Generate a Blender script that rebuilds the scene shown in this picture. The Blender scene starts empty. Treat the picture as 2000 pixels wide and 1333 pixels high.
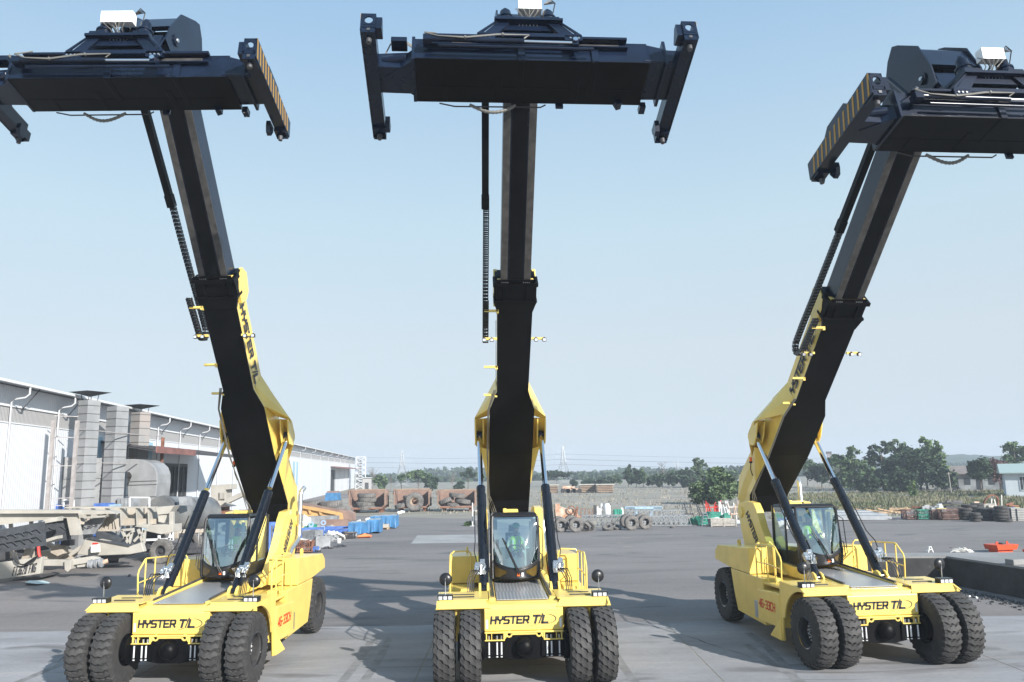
import bpy, bmesh, math, random
import numpy as np
from mathutils import Vector, Matrix
from mathutils.geometry import delaunay_2d_cdt
S = bpy.context.scene
R = math.radians
random.seed(7)
# ---------------------------------------------------------------- camera
CH = 4.7258
FPX = 1537.69
PITCH, ROLL = 0.163233, 0.01597707
cam = bpy.data.cameras.new('camera')
cam.sensor_width = 36.0
cam.lens = FPX / 2000 * 36.0
cam.clip_start = 0.1
cam.clip_end = 6000
camo = bpy.data.objects.new('camera', cam)
S.collection.objects.link(camo)
camo.matrix_world = Matrix.Translation((0, 0, CH)) @ Matrix.Rotation(math.pi / 2 + PITCH, 4, 'X') @ Matrix.Rotation(-ROLL, 4, 'Z')
S.camera = camo
# ---------------------------------------------------------------- sky, sun, exposure
SUN_AZ, SUN_EL = 139.5, 26.0          # azimuth clockwise from +y (towards the sun)
w = bpy.data.worlds.new('World')
S.world = w
w.use_nodes = True
nt = w.node_tree
bg = nt.nodes['Background']
sky = nt.nodes.new('ShaderNodeTexSky')
sky.sky_type = 'NISHITA'
sky.sun_disc = False
sky.sun_elevation = R(SUN_EL)
sky.sun_rotation = R(SUN_AZ)
sky.air_density = 1.0
sky.dust_density = 0.6
sky.ozone_density = 1.2
mixn = nt.nodes.new('ShaderNodeMix')
mixn.data_type = 'RGBA'
mixn.inputs[0].default_value = 0.9
tcw = nt.nodes.new('ShaderNodeTexCoord')
sxyz = nt.nodes.new('ShaderNodeSeparateXYZ')
nt.links.new(tcw.outputs['Generated'], sxyz.inputs[0])
rw = nt.nodes.new('ShaderNodeValToRGB')
rw.color_ramp.elements.new(.15)
rw.color_ramp.elements.new(.3)
for i_, (p_, c_) in enumerate([(0.0, (2.55, 2.95, 3.4)), (.15, (2.85, 3.2, 3.45)), (.3, (2.55, 3.3, 3.75)), (.56, (1.5, 2.45, 3.6))]):
    rw.color_ramp.elements[i_].position = p_
    rw.color_ramp.elements[i_].color = (*c_, 1)
nt.links.new(sxyz.outputs[2], rw.inputs[0])
nz = nt.nodes.new('ShaderNodeTexNoise')
nz.inputs['Scale'].default_value = 1.6
nz.inputs['Detail'].default_value = 4
nt.links.new(tcw.outputs['Generated'], nz.inputs['Vector'])
nr = nt.nodes.new('ShaderNodeValToRGB')
nr.color_ramp.elements[0].color = (.95, .96, .975, 1)
nr.color_ramp.elements[1].color = (1.06, 1.05, 1.03, 1)
nt.links.new(nz.outputs['Fac'], nr.inputs[0])
mz = nt.nodes.new('ShaderNodeMix')
mz.data_type = 'RGBA'
mz.blend_type = 'MULTIPLY'
mz.inputs[0].default_value = 1
nt.links.new(rw.outputs[0], mz.inputs[6])
nt.links.new(nr.outputs[0], mz.inputs[7])
nt.links.new(mz.outputs[2], mixn.inputs[7])
nt.links.new(sky.outputs[0], mixn.inputs[6])
nt.links.new(mixn.outputs[2], bg.inputs[0])
bg.inputs[1].default_value = 0.125
sl = bpy.data.lights.new('sun', 'SUN')
sl.energy = 4.7
sl.angle = R(0.6)
sl.color = (1.0, 0.96, 0.905)
so = bpy.data.objects.new('sun', sl)
S.collection.objects.link(so)
sdir = Vector((math.sin(R(SUN_AZ)) * math.cos(R(SUN_EL)), math.cos(R(SUN_AZ)) * math.cos(R(SUN_EL)), math.sin(R(SUN_EL))))
so.rotation_euler = sdir.to_track_quat('Z', 'Y').to_euler()
so.location = (20, -20, 30)
S.view_settings.view_transform = 'Standard'
S.view_settings.look = 'None'
S.view_settings.exposure = 0.85
S.view_settings.gamma = 1
S.render.engine = 'CYCLES'
S.cycles.volume_bounces = 0
S.cycles.max_bounces = 6
S.cycles.volume_step_rate = 8
HAZE = 0.0007

# ---------------------------------------------------------------- helpers
def ray(px, py):
    u = (px - 1000) / FPX
    v = (py - 666.5) / FPX
    c, s = math.cos(ROLL), math.sin(ROLL)
    u, v = u * c - v * s, u * s + v * c
    return Vector((u, math.cos(PITCH) + v * math.sin(PITCH), math.sin(PITCH) - v * math.cos(PITCH)))
def G(px, py, z=0.0):                 # point at height z seen at a photo pixel
    r = ray(px, py)
    t = (z - CH) / r.z
    return Vector((r.x * t, r.y * t, z))
def D(px, py, d):                     # point at distance y = d
    r = ray(px, py)
    return Vector((r.x * d / r.y, d, r.z * d / r.y + CH))

def mat(name, col, rough=0.6, metal=0.0, noise=0.0, scale=3.0, spec=0.5, bump=0.0, bscale=20.0, col2=None, coat=0.0, detail=6):
    m = bpy.data.materials.new(name)
    m.use_nodes = True
    n = m.node_tree
    b = n.nodes['Principled BSDF']
    b.inputs['Base Color'].default_value = (*col, 1)
    b.inputs['Roughness'].default_value = rough
    b.inputs['Metallic'].default_value = metal
    b.inputs['Specular IOR Level'].default_value = spec
    b.inputs['Coat Weight'].default_value = coat
    b.inputs['Coat Roughness'].default_value = 0.08
    tc = n.nodes.new('ShaderNodeTexCoord')
    if noise > 0 or col2:
        t = n.nodes.new('ShaderNodeTexNoise')
        t.inputs['Scale'].default_value = scale
        t.inputs['Detail'].default_value = detail
        n.links.new(tc.outputs['Object'], t.inputs['Vector'])
        r = n.nodes.new('ShaderNodeValToRGB')
        c2 = col2 or tuple(min(1, c * (1 + noise)) for c in col)
        c1 = col if col2 else tuple(c * (1 - noise) for c in col)
        r.color_ramp.elements[0].position = 0.35
        r.color_ramp.elements[1].position = 0.65
        r.color_ramp.elements[0].color = (*c1, 1)
        r.color_ramp.elements[1].color = (*c2, 1)
        n.links.new(t.outputs['Fac'], r.inputs[0])
        n.links.new(r.outputs[0], b.inputs['Base Color'])
    if bump > 0:
        t2 = n.nodes.new('ShaderNodeTexNoise')
        t2.inputs['Scale'].default_value = bscale
        t2.inputs['Detail'].default_value = 5
        n.links.new(tc.outputs['Object'], t2.inputs['Vector'])
        bp = n.nodes.new('ShaderNodeBump')
        bp.inputs['Strength'].default_value = bump
        bp.inputs['Distance'].default_value = 0.02
        n.links.new(t2.outputs['Fac'], bp.inputs['Height'])
        n.links.new(bp.outputs[0], b.inputs['Normal'])
    return m

M = {}
M['yellow'] = mat('yellow_paint', (0.78, 0.58, 0.14), 0.33, noise=0.06, scale=1.7, coat=0.3)
M['navy'] = mat('black_gloss_paint', (0.005, 0.010, 0.024), 0.25, noise=0.25, scale=1.8, spec=0.38, coat=0.0, bump=.04, bscale=9)
M['cyl'] = mat('cylinder_black_paint', (0.004, 0.006, 0.011), 0.22, spec=0.55, noise=0.1)
M['matte_black'] = mat('black_satin_and_underside', (0.003, 0.003, 0.0035), 0.45, noise=0.35, scale=1.2, spec=0.12)  # satin black parts; also the shade-darkened underside of the spreader
M['rubber'] = mat('tyre_rubber', (0.032, 0.031, 0.031), 0.85, noise=0.25, scale=6, bump=0.3, bscale=60)
M['rubber_dusty'] = mat('dusty_tyre_rubber', (0.10, 0.095, 0.09), 0.9, col2=(0.19, 0.18, 0.17), scale=3, bump=0.3)
M['tread'] = mat('dusty_tread', (0.030, 0.0295, 0.0295), 0.75, col2=(0.055, 0.053, 0.052), scale=4, bump=0.3, bscale=60)
M['amber'] = mat('bronze_tinted_panel', (0.10, 0.065, 0.015), 0.15, spec=0.6)
M['rim'] = mat('black_rim_paint', (0.01, 0.01, 0.011), 0.22, spec=0.7, coat=0.4)
M['dull_steel'] = mat('dull_steel', (0.10, 0.10, 0.105), 0.5, metal=0.6)
M['bright_zinc'] = mat('bright_zinc', (0.78, 0.79, 0.8), 0.35, metal=0.3)
M['chrome'] = mat('chrome', (0.75, 0.77, 0.8), 0.12, metal=1.0)
M['zinc'] = mat('zinc_plated_steel', (0.55, 0.57, 0.58), 0.32, metal=0.9, noise=0.15, scale=20)
M['worn'] = mat('worn_grease_steel', (0.035, 0.032, 0.030), 0.5, col2=(0.07, 0.065, 0.060), scale=5, bump=0.2)
M['hose'] = mat('black_hose', (0.012, 0.012, 0.012), 0.45)
M['grey_hose'] = mat('grey_hose', (0.15, 0.145, 0.13), 0.5)
M['plastic'] = mat('black_plastic', (0.012, 0.012, 0.013), 0.35)
M['lamp'] = mat('lamp_lens', (0.9, 0.92, 0.95), 0.08, metal=0.6)
M['white_box'] = mat('white_cabinet', (0.82, 0.82, 0.8), 0.35)
M['text_black'] = mat('dark_vinyl', (0.03, 0.03, 0.04), 0.5)
M['red'] = mat('red_vinyl', (0.65, 0.03, 0.02), 0.5)
M['orange'] = mat('orange_lens', (0.9, 0.16, 0.02), 0.3)
M['skin'] = mat('skin', (0.22, 0.11, 0.06), 0.6)
M['vest'] = mat('hi_vis_vest', (0.55, 0.85, 0.10), 0.8)
M['helmet'] = mat('green_helmet', (0.05, 0.30, 0.10), 0.35)
M['trousers'] = mat('dark_trousers', (0.03, 0.035, 0.06), 0.9)
M['shirt'] = mat('pale_shirt', (0.45, 0.47, 0.42), 0.9)
M['seat'] = mat('grey_seat_cloth', (0.10, 0.11, 0.12), 0.9)
M['cab_lining'] = mat('pale_cab_lining', (0.42, 0.50, 0.52), 0.8)
M['stripe_yellow'] = mat('hazard_yellow', (0.42, 0.23, 0.035), 0.6)

def glass(name, col=(0.75, 0.92, 0.92), alpha=0.5):
    m = bpy.data.materials.new(name)
    m.use_nodes = True
    n = m.node_tree
    n.nodes.remove(n.nodes['Principled BSDF'])
    o = n.nodes['Material Output']
    tr = n.nodes.new('ShaderNodeBsdfTransparent')
    tr.inputs[0].default_value = (*col, 1)
    gl = n.nodes.new('ShaderNodeBsdfGlossy')
    gl.inputs['Roughness'].default_value = 0.02
    gl.inputs[0].default_value = (0.9, 0.97, 1, 1)
    mx = n.nodes.new('ShaderNodeMixShader')
    fr = n.nodes.new('ShaderNodeFresnel')
    fr.inputs[0].default_value = 1.5
    ad = n.nodes.new('ShaderNodeMath')
    ad.operation = 'MULTIPLY_ADD'
    ad.inputs[1].default_value = 1.2
    ad.inputs[2].default_value = alpha
    n.links.new(fr.outputs[0], ad.inputs[0])
    n.links.new(ad.outputs[0], mx.inputs[0])
    n.links.new(tr.outputs[0], mx.inputs[1])
    n.links.new(gl.outputs[0], mx.inputs[2])
    n.links.new(mx.outputs[0], o.inputs[0])
    return m
M['glass'] = glass('windscreen_glass', (0.70, 0.90, 0.88), 0.32)

def ramp_nodes(m, tex_out, cols, pos):
    n = m.node_tree
    r = n.nodes.new('ShaderNodeValToRGB')
    while len(r.color_ramp.elements) < len(cols):
        r.color_ramp.elements.new(0.5)
    for e, c, p in zip(r.color_ramp.elements, cols, pos):
        e.color = (*c, 1)
        e.position = p
    n.links.new(tex_out, r.inputs[0])
    return r

def checker_plate():
    m = mat('chequer_plate_aluminium', (0.62, 0.63, 0.64), 0.38, metal=0.75)
    n = m.node_tree
    b = n.nodes['Principled BSDF']
    tc = n.nodes.new('ShaderNodeTexCoord')
    def wave(rot):
        mp = n.nodes.new('ShaderNodeMapping')
        mp.inputs['Rotation'].default_value[2] = R(rot)
        n.links.new(tc.outputs['Object'], mp.inputs[0])
        v = n.nodes.new('ShaderNodeTexChecker')
        v.inputs['Scale'].default_value = 17
        n.links.new(mp.outputs[0], v.inputs['Vector'])
        return v
    v = wave(45)
    bp = n.nodes.new('ShaderNodeBump')
    bp.inputs['Strength'].default_value = 0.8
    bp.inputs['Distance'].default_value = 0.01
    n.links.new(v.outputs['Fac'], bp.inputs['Height'])
    n.links.new(bp.outputs[0], b.inputs['Normal'])
    r = ramp_nodes(m, v.outputs['Fac'], [(0.45, 0.46, 0.47), (0.75, 0.76, 0.77)], [0, 1])
    n.links.new(r.outputs[0], b.inputs['Base Color'])
    return m
M['deck'] = checker_plate()

class MB:
    def __init__(s):
        s.v = []
        s.f = []
        s.m = []
    def add(s, vs, fs, mi=0):
        o = len(s.v)
        s.v += [tuple(v) for v in vs]
        s.f += [tuple(i + o for i in f) for f in fs]
        s.m += [mi] * len(fs)
        return s
    def box(s, c, d, rot=None, mi=0):
        hx, hy, hz = d[0] / 2, d[1] / 2, d[2] / 2
        vs = [Vector((x, y, z)) for x in (-hx, hx) for y in (-hy, hy) for z in (-hz, hz)]
        if rot is not None:
            if not isinstance(rot, Matrix):
                from mathutils import Euler
                rot = Euler(rot).to_matrix()
            vs = [rot @ v for v in vs]
        vs = [v + Vector(c) for v in vs]
        return s.add(vs, [(0, 1, 3, 2), (4, 6, 7, 5), (0, 4, 5, 1), (2, 3, 7, 6), (0, 2, 6, 4), (1, 5, 7, 3)], mi)
    def bb(s, x0, x1, y0, y1, z0, z1, mi=0):
        return s.box(((x0 + x1) / 2, (y0 + y1) / 2, (z0 + z1) / 2), (abs(x1 - x0), abs(y1 - y0), abs(z1 - z0)), mi=mi)
    def prism(s, prof, x0, x1, mi=0, axis='x'):
        n = len(prof)
        if axis == 'x':
            vs = [(x0, a, b) for a, b in prof] + [(x1, a, b) for a, b in prof]
        elif axis == 'y':
            vs = [(a, x0, b) for a, b in prof] + [(a, x1, b) for a, b in prof]
        else:
            vs = [(a, b, x0) for a, b in prof] + [(a, b, x1) for a, b in prof]
        fs = [tuple(range(n)), tuple(range(2 * n - 1, n - 1, -1))]
        fs += [(i, i + n, (i + 1) % n + n, (i + 1) % n) for i in range(n)]
        return s.add(vs, fs, mi)
    def bar(s, a, b, w, h=None, mi=0, up=(0, 0, 1)):
        a, b = Vector(a), Vector(b)
        h = h or w
        d = (b - a)
        L = d.length
        d.normalize()
        u = Vector(up)
        if abs(d.dot(u)) > 0.98:
            u = Vector((0, 1, 0))
        x = d.cross(u).normalized()
        z = x.cross(d).normalized()
        vs = []
        for p in (a, b):
            for i, j in ((-1, -1), (1, -1), (1, 1), (-1, 1)):
                vs.append(p + x * i * w / 2 + z * j * h / 2)
        return s.add(vs, [(3, 2, 1, 0), (4, 5, 6, 7), (0, 1, 5, 4), (1, 2, 6, 5), (2, 3, 7, 6), (3, 0, 4, 7)], mi)
    def tube(s, pts, r, n=8, mi=0, r1=None, cap=True):
        pts = [Vector(p) for p in pts]
        k = len(pts)
        rings = []
        prev = None
        for i, p in enumerate(pts):
            t = (pts[min(i + 1, k - 1)] - pts[max(i - 1, 0)]).normalized()
            if prev is None:
                a = Vector((0, 0, 1)) if abs(t.z) < 0.9 else Vector((1, 0, 0))
                x = t.cross(a).normalized()
            else:
                x = (prev - t * prev.dot(t))
                x = x.normalized() if x.length > 1e-6 else t.orthogonal().normalized()
            prev = x
            y = t.cross(x)
            rr = r if r1 is None else r + (r1 - r) * i / (k - 1)
            rings.append([p + (x * math.cos(2 * math.pi * j / n) + y * math.sin(2 * math.pi * j / n)) * rr for j in range(n)])
        vs = [v for q in rings for v in q]
        fs = [(i * n + j, i * n + (j + 1) % n, (i + 1) * n + (j + 1) % n, (i + 1) * n + j) for i in range(k - 1) for j in range(n)]
        if cap:
            fs += [tuple(range(n - 1, -1, -1)), tuple(range((k - 1) * n, k * n))]
        return s.add(vs, fs, mi)
    def lathe(s, prof, c=(0, 0, 0), axis='x', n=32, mi=0, close=False, cap=True):
        """prof: (offset along axis, radius)"""
        vs = []
        for a, r in prof:
            for j in range(n):
                t = 2 * math.pi * j / n
                p, q = r * math.cos(t), r * math.sin(t)
                v = (a, p, q) if axis == 'x' else ((q, a, p) if axis == 'y' else (p, q, a))
                vs.append((v[0] + c[0], v[1] + c[1], v[2] + c[2]))
        k = len(prof)
        fs = [(i * n + j, i * n + (j + 1) % n, (i + 1) * n + (j + 1) % n, (i + 1) * n + j) for i in range(k - 1) for j in range(n)]
        if close:
            fs += [((k - 1) * n + j, (k - 1) * n + (j + 1) % n, (j + 1) % n, j) for j in range(n)]
        elif cap:
            if prof[0][1] > 1e-4:
                fs.append(tuple(range(n)))
            if prof[-1][1] > 1e-4:
                fs.append(tuple(range((k - 1) * n, k * n)))
        return s.add(vs, fs, mi)
    def quad(s, a, b, c, d, mi=0):
        return s.add([a, b, c, d], [(0, 1, 2, 3)], mi)
    def hull(s, pts, mi=0):
        bm = bmesh.new()
        for p in pts:
            bm.verts.new(p)
        r = bmesh.ops.convex_hull(bm, input=bm.verts)
        junk = list({g for g in r['geom_interior'] + r['geom_unused'] if isinstance(g, bmesh.types.BMVert)})
        bmesh.ops.delete(bm, geom=junk, context='VERTS')
        bm.verts.index_update()
        s.add([v.co.copy() for v in bm.verts], [tuple(v.index for v in f.verts) for f in bm.faces], mi)
        bm.free()
        return s
    def data(s, name, mats, smooth=False):
        me = bpy.data.meshes.new(name)
        me.from_pydata(s.v, [], s.f)
        mats = mats if isinstance(mats, (list, tuple)) else [mats]
        for m in mats:
            me.materials.append(M[m] if isinstance(m, str) else m)
        if len(mats) > 1:
            me.polygons.foreach_set('material_index', s.m)
        bm = bmesh.new()
        bm.from_mesh(me)
        bmesh.ops.recalc_face_normals(bm, faces=bm.faces)
        bm.to_mesh(me)
        bm.free()
        if smooth:
            me.polygons.foreach_set('use_smooth', [True] * len(me.polygons))
            try:
                me.set_sharp_from_angle(angle=R(38))
            except Exception:
                pass
        me.update()
        return me
    def build(s, name, mats, parent=None, bevel=0.0, smooth=False, loc=None, rot=None):
        me = s.data(name, mats, smooth)
        o = bpy.data.objects.new(name, me)
        S.collection.objects.link(o)
        if parent is not None:
            o.parent = parent
        if loc is not None:
            o.location = loc
        if rot is not None:
            o.rotation_euler = rot
        if bevel > 0:
            b = o.modifiers.new('bevel', 'BEVEL')
            b.width = bevel
            b.segments = 2
            b.limit_method = 'ANGLE'
            b.angle_limit = R(35)
        return o

def tag(o, label=None, cat=None, group=None, kind=None):
    if label: o['label'] = label
    if cat: o['category'] = cat
    if group: o['group'] = group
    if kind: o['kind'] = kind
    return o
def empty(name, loc=(0, 0, 0), rz=0.0, label=None, cat=None, group=None):
    o = bpy.data.objects.new(name, None)
    o.empty_display_size = 0.3
    S.collection.objects.link(o)
    o.location = loc
    o.rotation_euler = (0, 0, rz)
    return tag(o, label, cat, group)
def inst(name, me, parent=None, loc=None, rot=None, label=None):
    o = bpy.data.objects.new(name, me)
    S.collection.objects.link(o)
    if parent is not None: o.parent = parent
    if loc is not None: o.location = loc
    if rot is not None: o.rotation_euler = rot
    if label: o['label'] = label
    return o
def copy_tree(o, parent=None):
    c = o.copy()
    S.collection.objects.link(c)
    c.parent = parent
    for ch in list(o.children):
        copy_tree(ch, c)
    return c

# ---------------------------------------------------------------- stroke lettering (square industrial capitals)
GL = {
 'H': ([[(0, 0), (0, 1)], [(.8, 0), (.8, 1)], [(0, .5), (.8, .5)]], .8),
 'Y': ([[(0, 1), (0, .62), (.4, .45), (.8, .62), (.8, 1)], [(.4, .45), (.4, 0)]], .8),
 'S': ([[(.8, 1), (.1, 1), (0, .9), (0, .6), (.1, .5), (.7, .5), (.8, .4), (.8, .1), (.7, 0), (0, 0)]], .8),
 'T': ([[(-.05, 1), (.8, 1)], [(.38, 1), (.38, 0)]], .76),
 'E': ([[(.8, 1), (0, 1), (0, 0), (.8, 0)], [(0, .5), (.7, .5)]], .8),
 'R': ([[(0, 0), (0, 1), (.7, 1), (.8, .9), (.8, .55), (.7, .45), (0, .45)], [(.45, .45), (.8, 0)]], .8),
 'I': ([[(0, 0), (0, 1)]], .0),
 'L': ([[(0, 1), (0, 0), (.7, 0)]], .7),
 'F': ([[(.75, 1), (0, 1), (0, 0)], [(0, .52), (.6, .52)]], .72),
 'N': ([[(0, 0), (0, 1), (.75, 0), (.75, 1)]], .75),
 'G': ([[(.8, .85), (.7, 1), (.1, 1), (0, .9), (0, .1), (.1, 0), (.7, 0), (.8, .1), (.8, .48), (.45, .48)]], .8),
 'C': ([[(.8, .85), (.7, 1), (.1, 1), (0, .9), (0, .1), (.1, 0), (.7, 0), (.8, .15)]], .8),
 '0': ([[(.1, 0), (0, .1), (0, .9), (.1, 1), (.6, 1), (.7, .9), (.7, .1), (.6, 0), (.1, 0)]], .7),
 '2': ([[(0, .85), (.1, 1), (.6, 1), (.7, .9), (.7, .65), (0, .12), (0, 0), (.72, 0)]], .7),
 '3': ([[(0, .9), (.1, 1), (.6, 1), (.7, .9), (.7, .6), (.58, .5), (.25, .5)], [(.58, .5), (.7, .4), (.7, .1), (.6, 0), (.1, 0), (0, .1)]], .7),
 '4': ([[(.55, 0), (.55, 1), (0, .32), (.75, .32)]], .72),
 '6': ([[(.65, .92), (.55, 1), (.1, 1), (0, .9), (0, .1), (.1, 0), (.6, 0), (.7, .1), (.7, .42), (.6, .52), (0, .52)]], .7),
 '-': ([[(0, .42), (.45, .42)]], .45),
 ' ': ([], .3),
}
def letters(mb, text, O, X, Y, h, wid, gap=.34, th=.2, shear=.0, wx=1.0):
    """strokes laid on the plane through O with unit axes X (reading) and Y (up)"""
    O, X, Y = Vector(O), Vector(X).normalized(), Vector(Y).normalized()
    N = X.cross(Y)
    tot = sum(GL[c][1] * wx + gap for c in text) - gap
    sc = wid / max(tot, .6)
    x = 0
    for c in text:
        st, wd = GL[c]
        for pl in st:
            for a, b in zip(pl[:-1], pl[1:]):
                A = O + X * ((x + a[0] * wx) * sc + a[1] * h * shear) + Y * a[1] * h
                B = O + X * ((x + b[0] * wx) * sc + b[1] * h * shear) + Y * b[1] * h
                d = (B - A).normalized()
                e = th * h / 2
                A2, B2 = A - d * e * .8, B + d * e * .8
                s = d.cross(N) * e
                q = [A2 - s, A2 + s, B2 + s, B2 - s]
                mb.add([p + N * .001 for p in q] + [p + N * .005 for p in q], [(0, 1, 2, 3), (7, 6, 5, 4), (0, 4, 5, 1), (1, 5, 6, 2), (2, 6, 7, 3), (3, 7, 4, 0)])
        x += wd * wx + gap
    return mb
def ribbon(mb, pts, ws, O, X, Y):
    O, X, Y = Vector(O), Vector(X).normalized(), Vector(Y).normalized()
    N = X.cross(Y)
    P = [O + X * a + Y * b for a, b in pts]
    q = []
    for i, p in enumerate(P):
        d = (P[min(i + 1, len(P) - 1)] - P[max(i - 1, 0)]).normalized()
        s = d.cross(N) * ws[i] / 2
        q.append((p - s + N * .003, p + s + N * .003))
    for a, b in zip(q[:-1], q[1:]):
        mb.quad(a[0], a[1], b[1], b[0])
def logo(mb, O, X, Y, h, wid):
    """maker's word and emblem: HYSTER TIL with a swoosh; wid = full width"""
    X_, Y_ = Vector(X).normalized(), Vector(Y).normalized()
    letters(mb, 'HYSTER', O, X, Y, h, wid * .575, gap=.38, th=.26, shear=.12, wx=1.15)
    o2 = Vector(O) + X_ * wid * .64 + Y_ * (-h * .02)
    letters(mb, 'T', o2, X, Y, h * 1.05, wid * .085, th=.3, shear=.28)
    letters(mb, 'I', o2 + X_ * wid * .105, X, Y, h * 1.35, wid * .1, th=.12, shear=.42)
    letters(mb, 'L', o2 + X_ * wid * .15, X, Y, h * 1.05, wid * .085, th=.3, shear=.28)
    pts, ws = [], []
    for i in range(17):
        t = R(-75 + i * 9.5)
        pts.append((wid * .18 + math.cos(t) * wid * .185, h * .55 + math.sin(t) * h * .75))
        ws.append(h * (.02 + .10 * math.sin(math.pi * i / 16)))
    ribbon(mb, pts, ws, o2, X, Y)
    pts, ws = [], []
    for i in range(9):
        pts.append((wid * (-.03 + .02 * i), h * (-.42 + .02 * i + .004 * i * i)))
        ws.append(h * (.02 + .03 * math.sin(math.pi * i / 8)))
    ribbon(mb, pts, ws, o2, X, Y)
    return mb
# ---------------------------------------------------------------- tyres
def tyre_mesh(name, r=.81, w=.46, n=30, pat='wave', ri=.32, mats='rubber'):
    mb = MB()
    hw = w / 2
    pr = [(-hw * .72, ri), (-hw * .92, ri + .03), (-hw, r * .62), (-hw * 1.02, r * .78), (-hw * .96, r * .9), (-hw * .86, r * .945), (0, r * .945),
          (hw * .86, r * .945), (hw * .96, r * .9), (hw * 1.02, r * .78), (hw, r * .62), (hw * .92, ri + .03), (hw * .72, ri)]
    mb.lathe(pr, n=56, close=True)
    pr = None
    p = 2 * math.pi / n
    if pat == 'wave':
        xs = [-1, -.62, -.3, 0, .3, .62, 1]
        of = [.10, 0, .30, .12, .30, 0, .10]
        wd = [.34, .66, .60, .72, .60, .66, .34]
    else:
        xs = [-1, -.62, -.5, -.1, .02, .5, .62, 1]
        of = [-.85, -.55, -.45, -.12, .0, .42, .55, .85]
        wd = [.50, .60, 1.0, .58, 1.0, .60, 1.0, .50]
    for k in range(n):
        if pat == 'diag' and False: pass
        vs = []
        for x, o, d in zip(xs, of, wd):
            xx = x * hw * .95
            rt = r * (1 - .045 * abs(x) ** 3)
            for (dd, rr) in ((-d / 2, r * .94), (-d / 2, rt), (d / 2, rt), (d / 2, r * .94)):
                t = (k + o + dd) * p
                vs.append((xx, rr * math.cos(t), rr * math.sin(t)))
        m = len(xs)
        fs = []
        for i in range(m - 1):
            for j in range(3):
                fs.append((i * 4 + j, i * 4 + j + 1, (i + 1) * 4 + j + 1, (i + 1) * 4 + j))
        fs += [(0, 1, 2, 3), tuple((m - 1) * 4 + j for j in (3, 2, 1, 0))]
        mb.add(vs, fs, 1)
        for sx in (-1, 1):             # shoulder lug running down the side wall
            t0 = (k + of[0] - .17) * p
            t1 = (k + of[0] + .17) * p
            a = [(sx * hw * .96, r * .965, t0), (sx * hw * .96, r * .965, t1), (sx * hw * 1.05, r * .84, t1), (sx * hw * 1.05, r * .84, t0)]
            b = [(sx * hw * .86, r * .93, t0), (sx * hw * .86, r * .93, t1), (sx * hw * .95, r * .82, t1), (sx * hw * .95, r * .82, t0)]
            vs = [(x, q * math.cos(t), q * math.sin(t)) for x, q, t in a + b]
            mb.add(vs, [(0, 1, 2, 3), (7, 6, 5, 4), (0, 4, 5, 1), (1, 5, 6, 2), (2, 6, 7, 3), (3, 7, 4, 0)], 1)
    return mb.data(name, [mats, 'tread' if mats == 'rubber' else mats])
TY_WAVE = tyre_mesh('tyre')
TY_DIAG = tyre_mesh('tyre', n=24, pat='diag')
def rim_mesh(out=1):
    mb = MB()
    o = out
    mb.lathe([(o * .17, .33), (o * .21, .385), (o * .225, .375), (o * .215, .345), (o * .17, .335), (o * .02, .325), (o * -.02, .30), (o * -.03, .14), (o * .03, .13), (o * .05, .10), (o * .055, .0)], n=48, cap=False)
    mb.lathe([(-o * .19, .335), (-o * .23, .35), (-o * .2, .31), (o * .02, .27)], n=40, cap=False)
    for k in range(16):
        t = 2 * math.pi * k / 16
        mb.lathe([(o * -.03, .026), (o * .03, .024), (o * .03, 0)], c=(0, .225 * math.cos(t), .225 * math.sin(t)), n=6, mi=1)
    for k in range(8):
        t = 2 * math.pi * k / 8
        mb.lathe([(o * .05, .012), (o * .07, .012), (o * .07, 0)], c=(0, .07 * math.cos(t), .085 * math.sin(t)), n=6, mi=1)
    return mb.data('rim', ['rim', 'bright_zinc'], True)
RIM = {1: rim_mesh(1), -1: rim_mesh(-1)}

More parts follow.
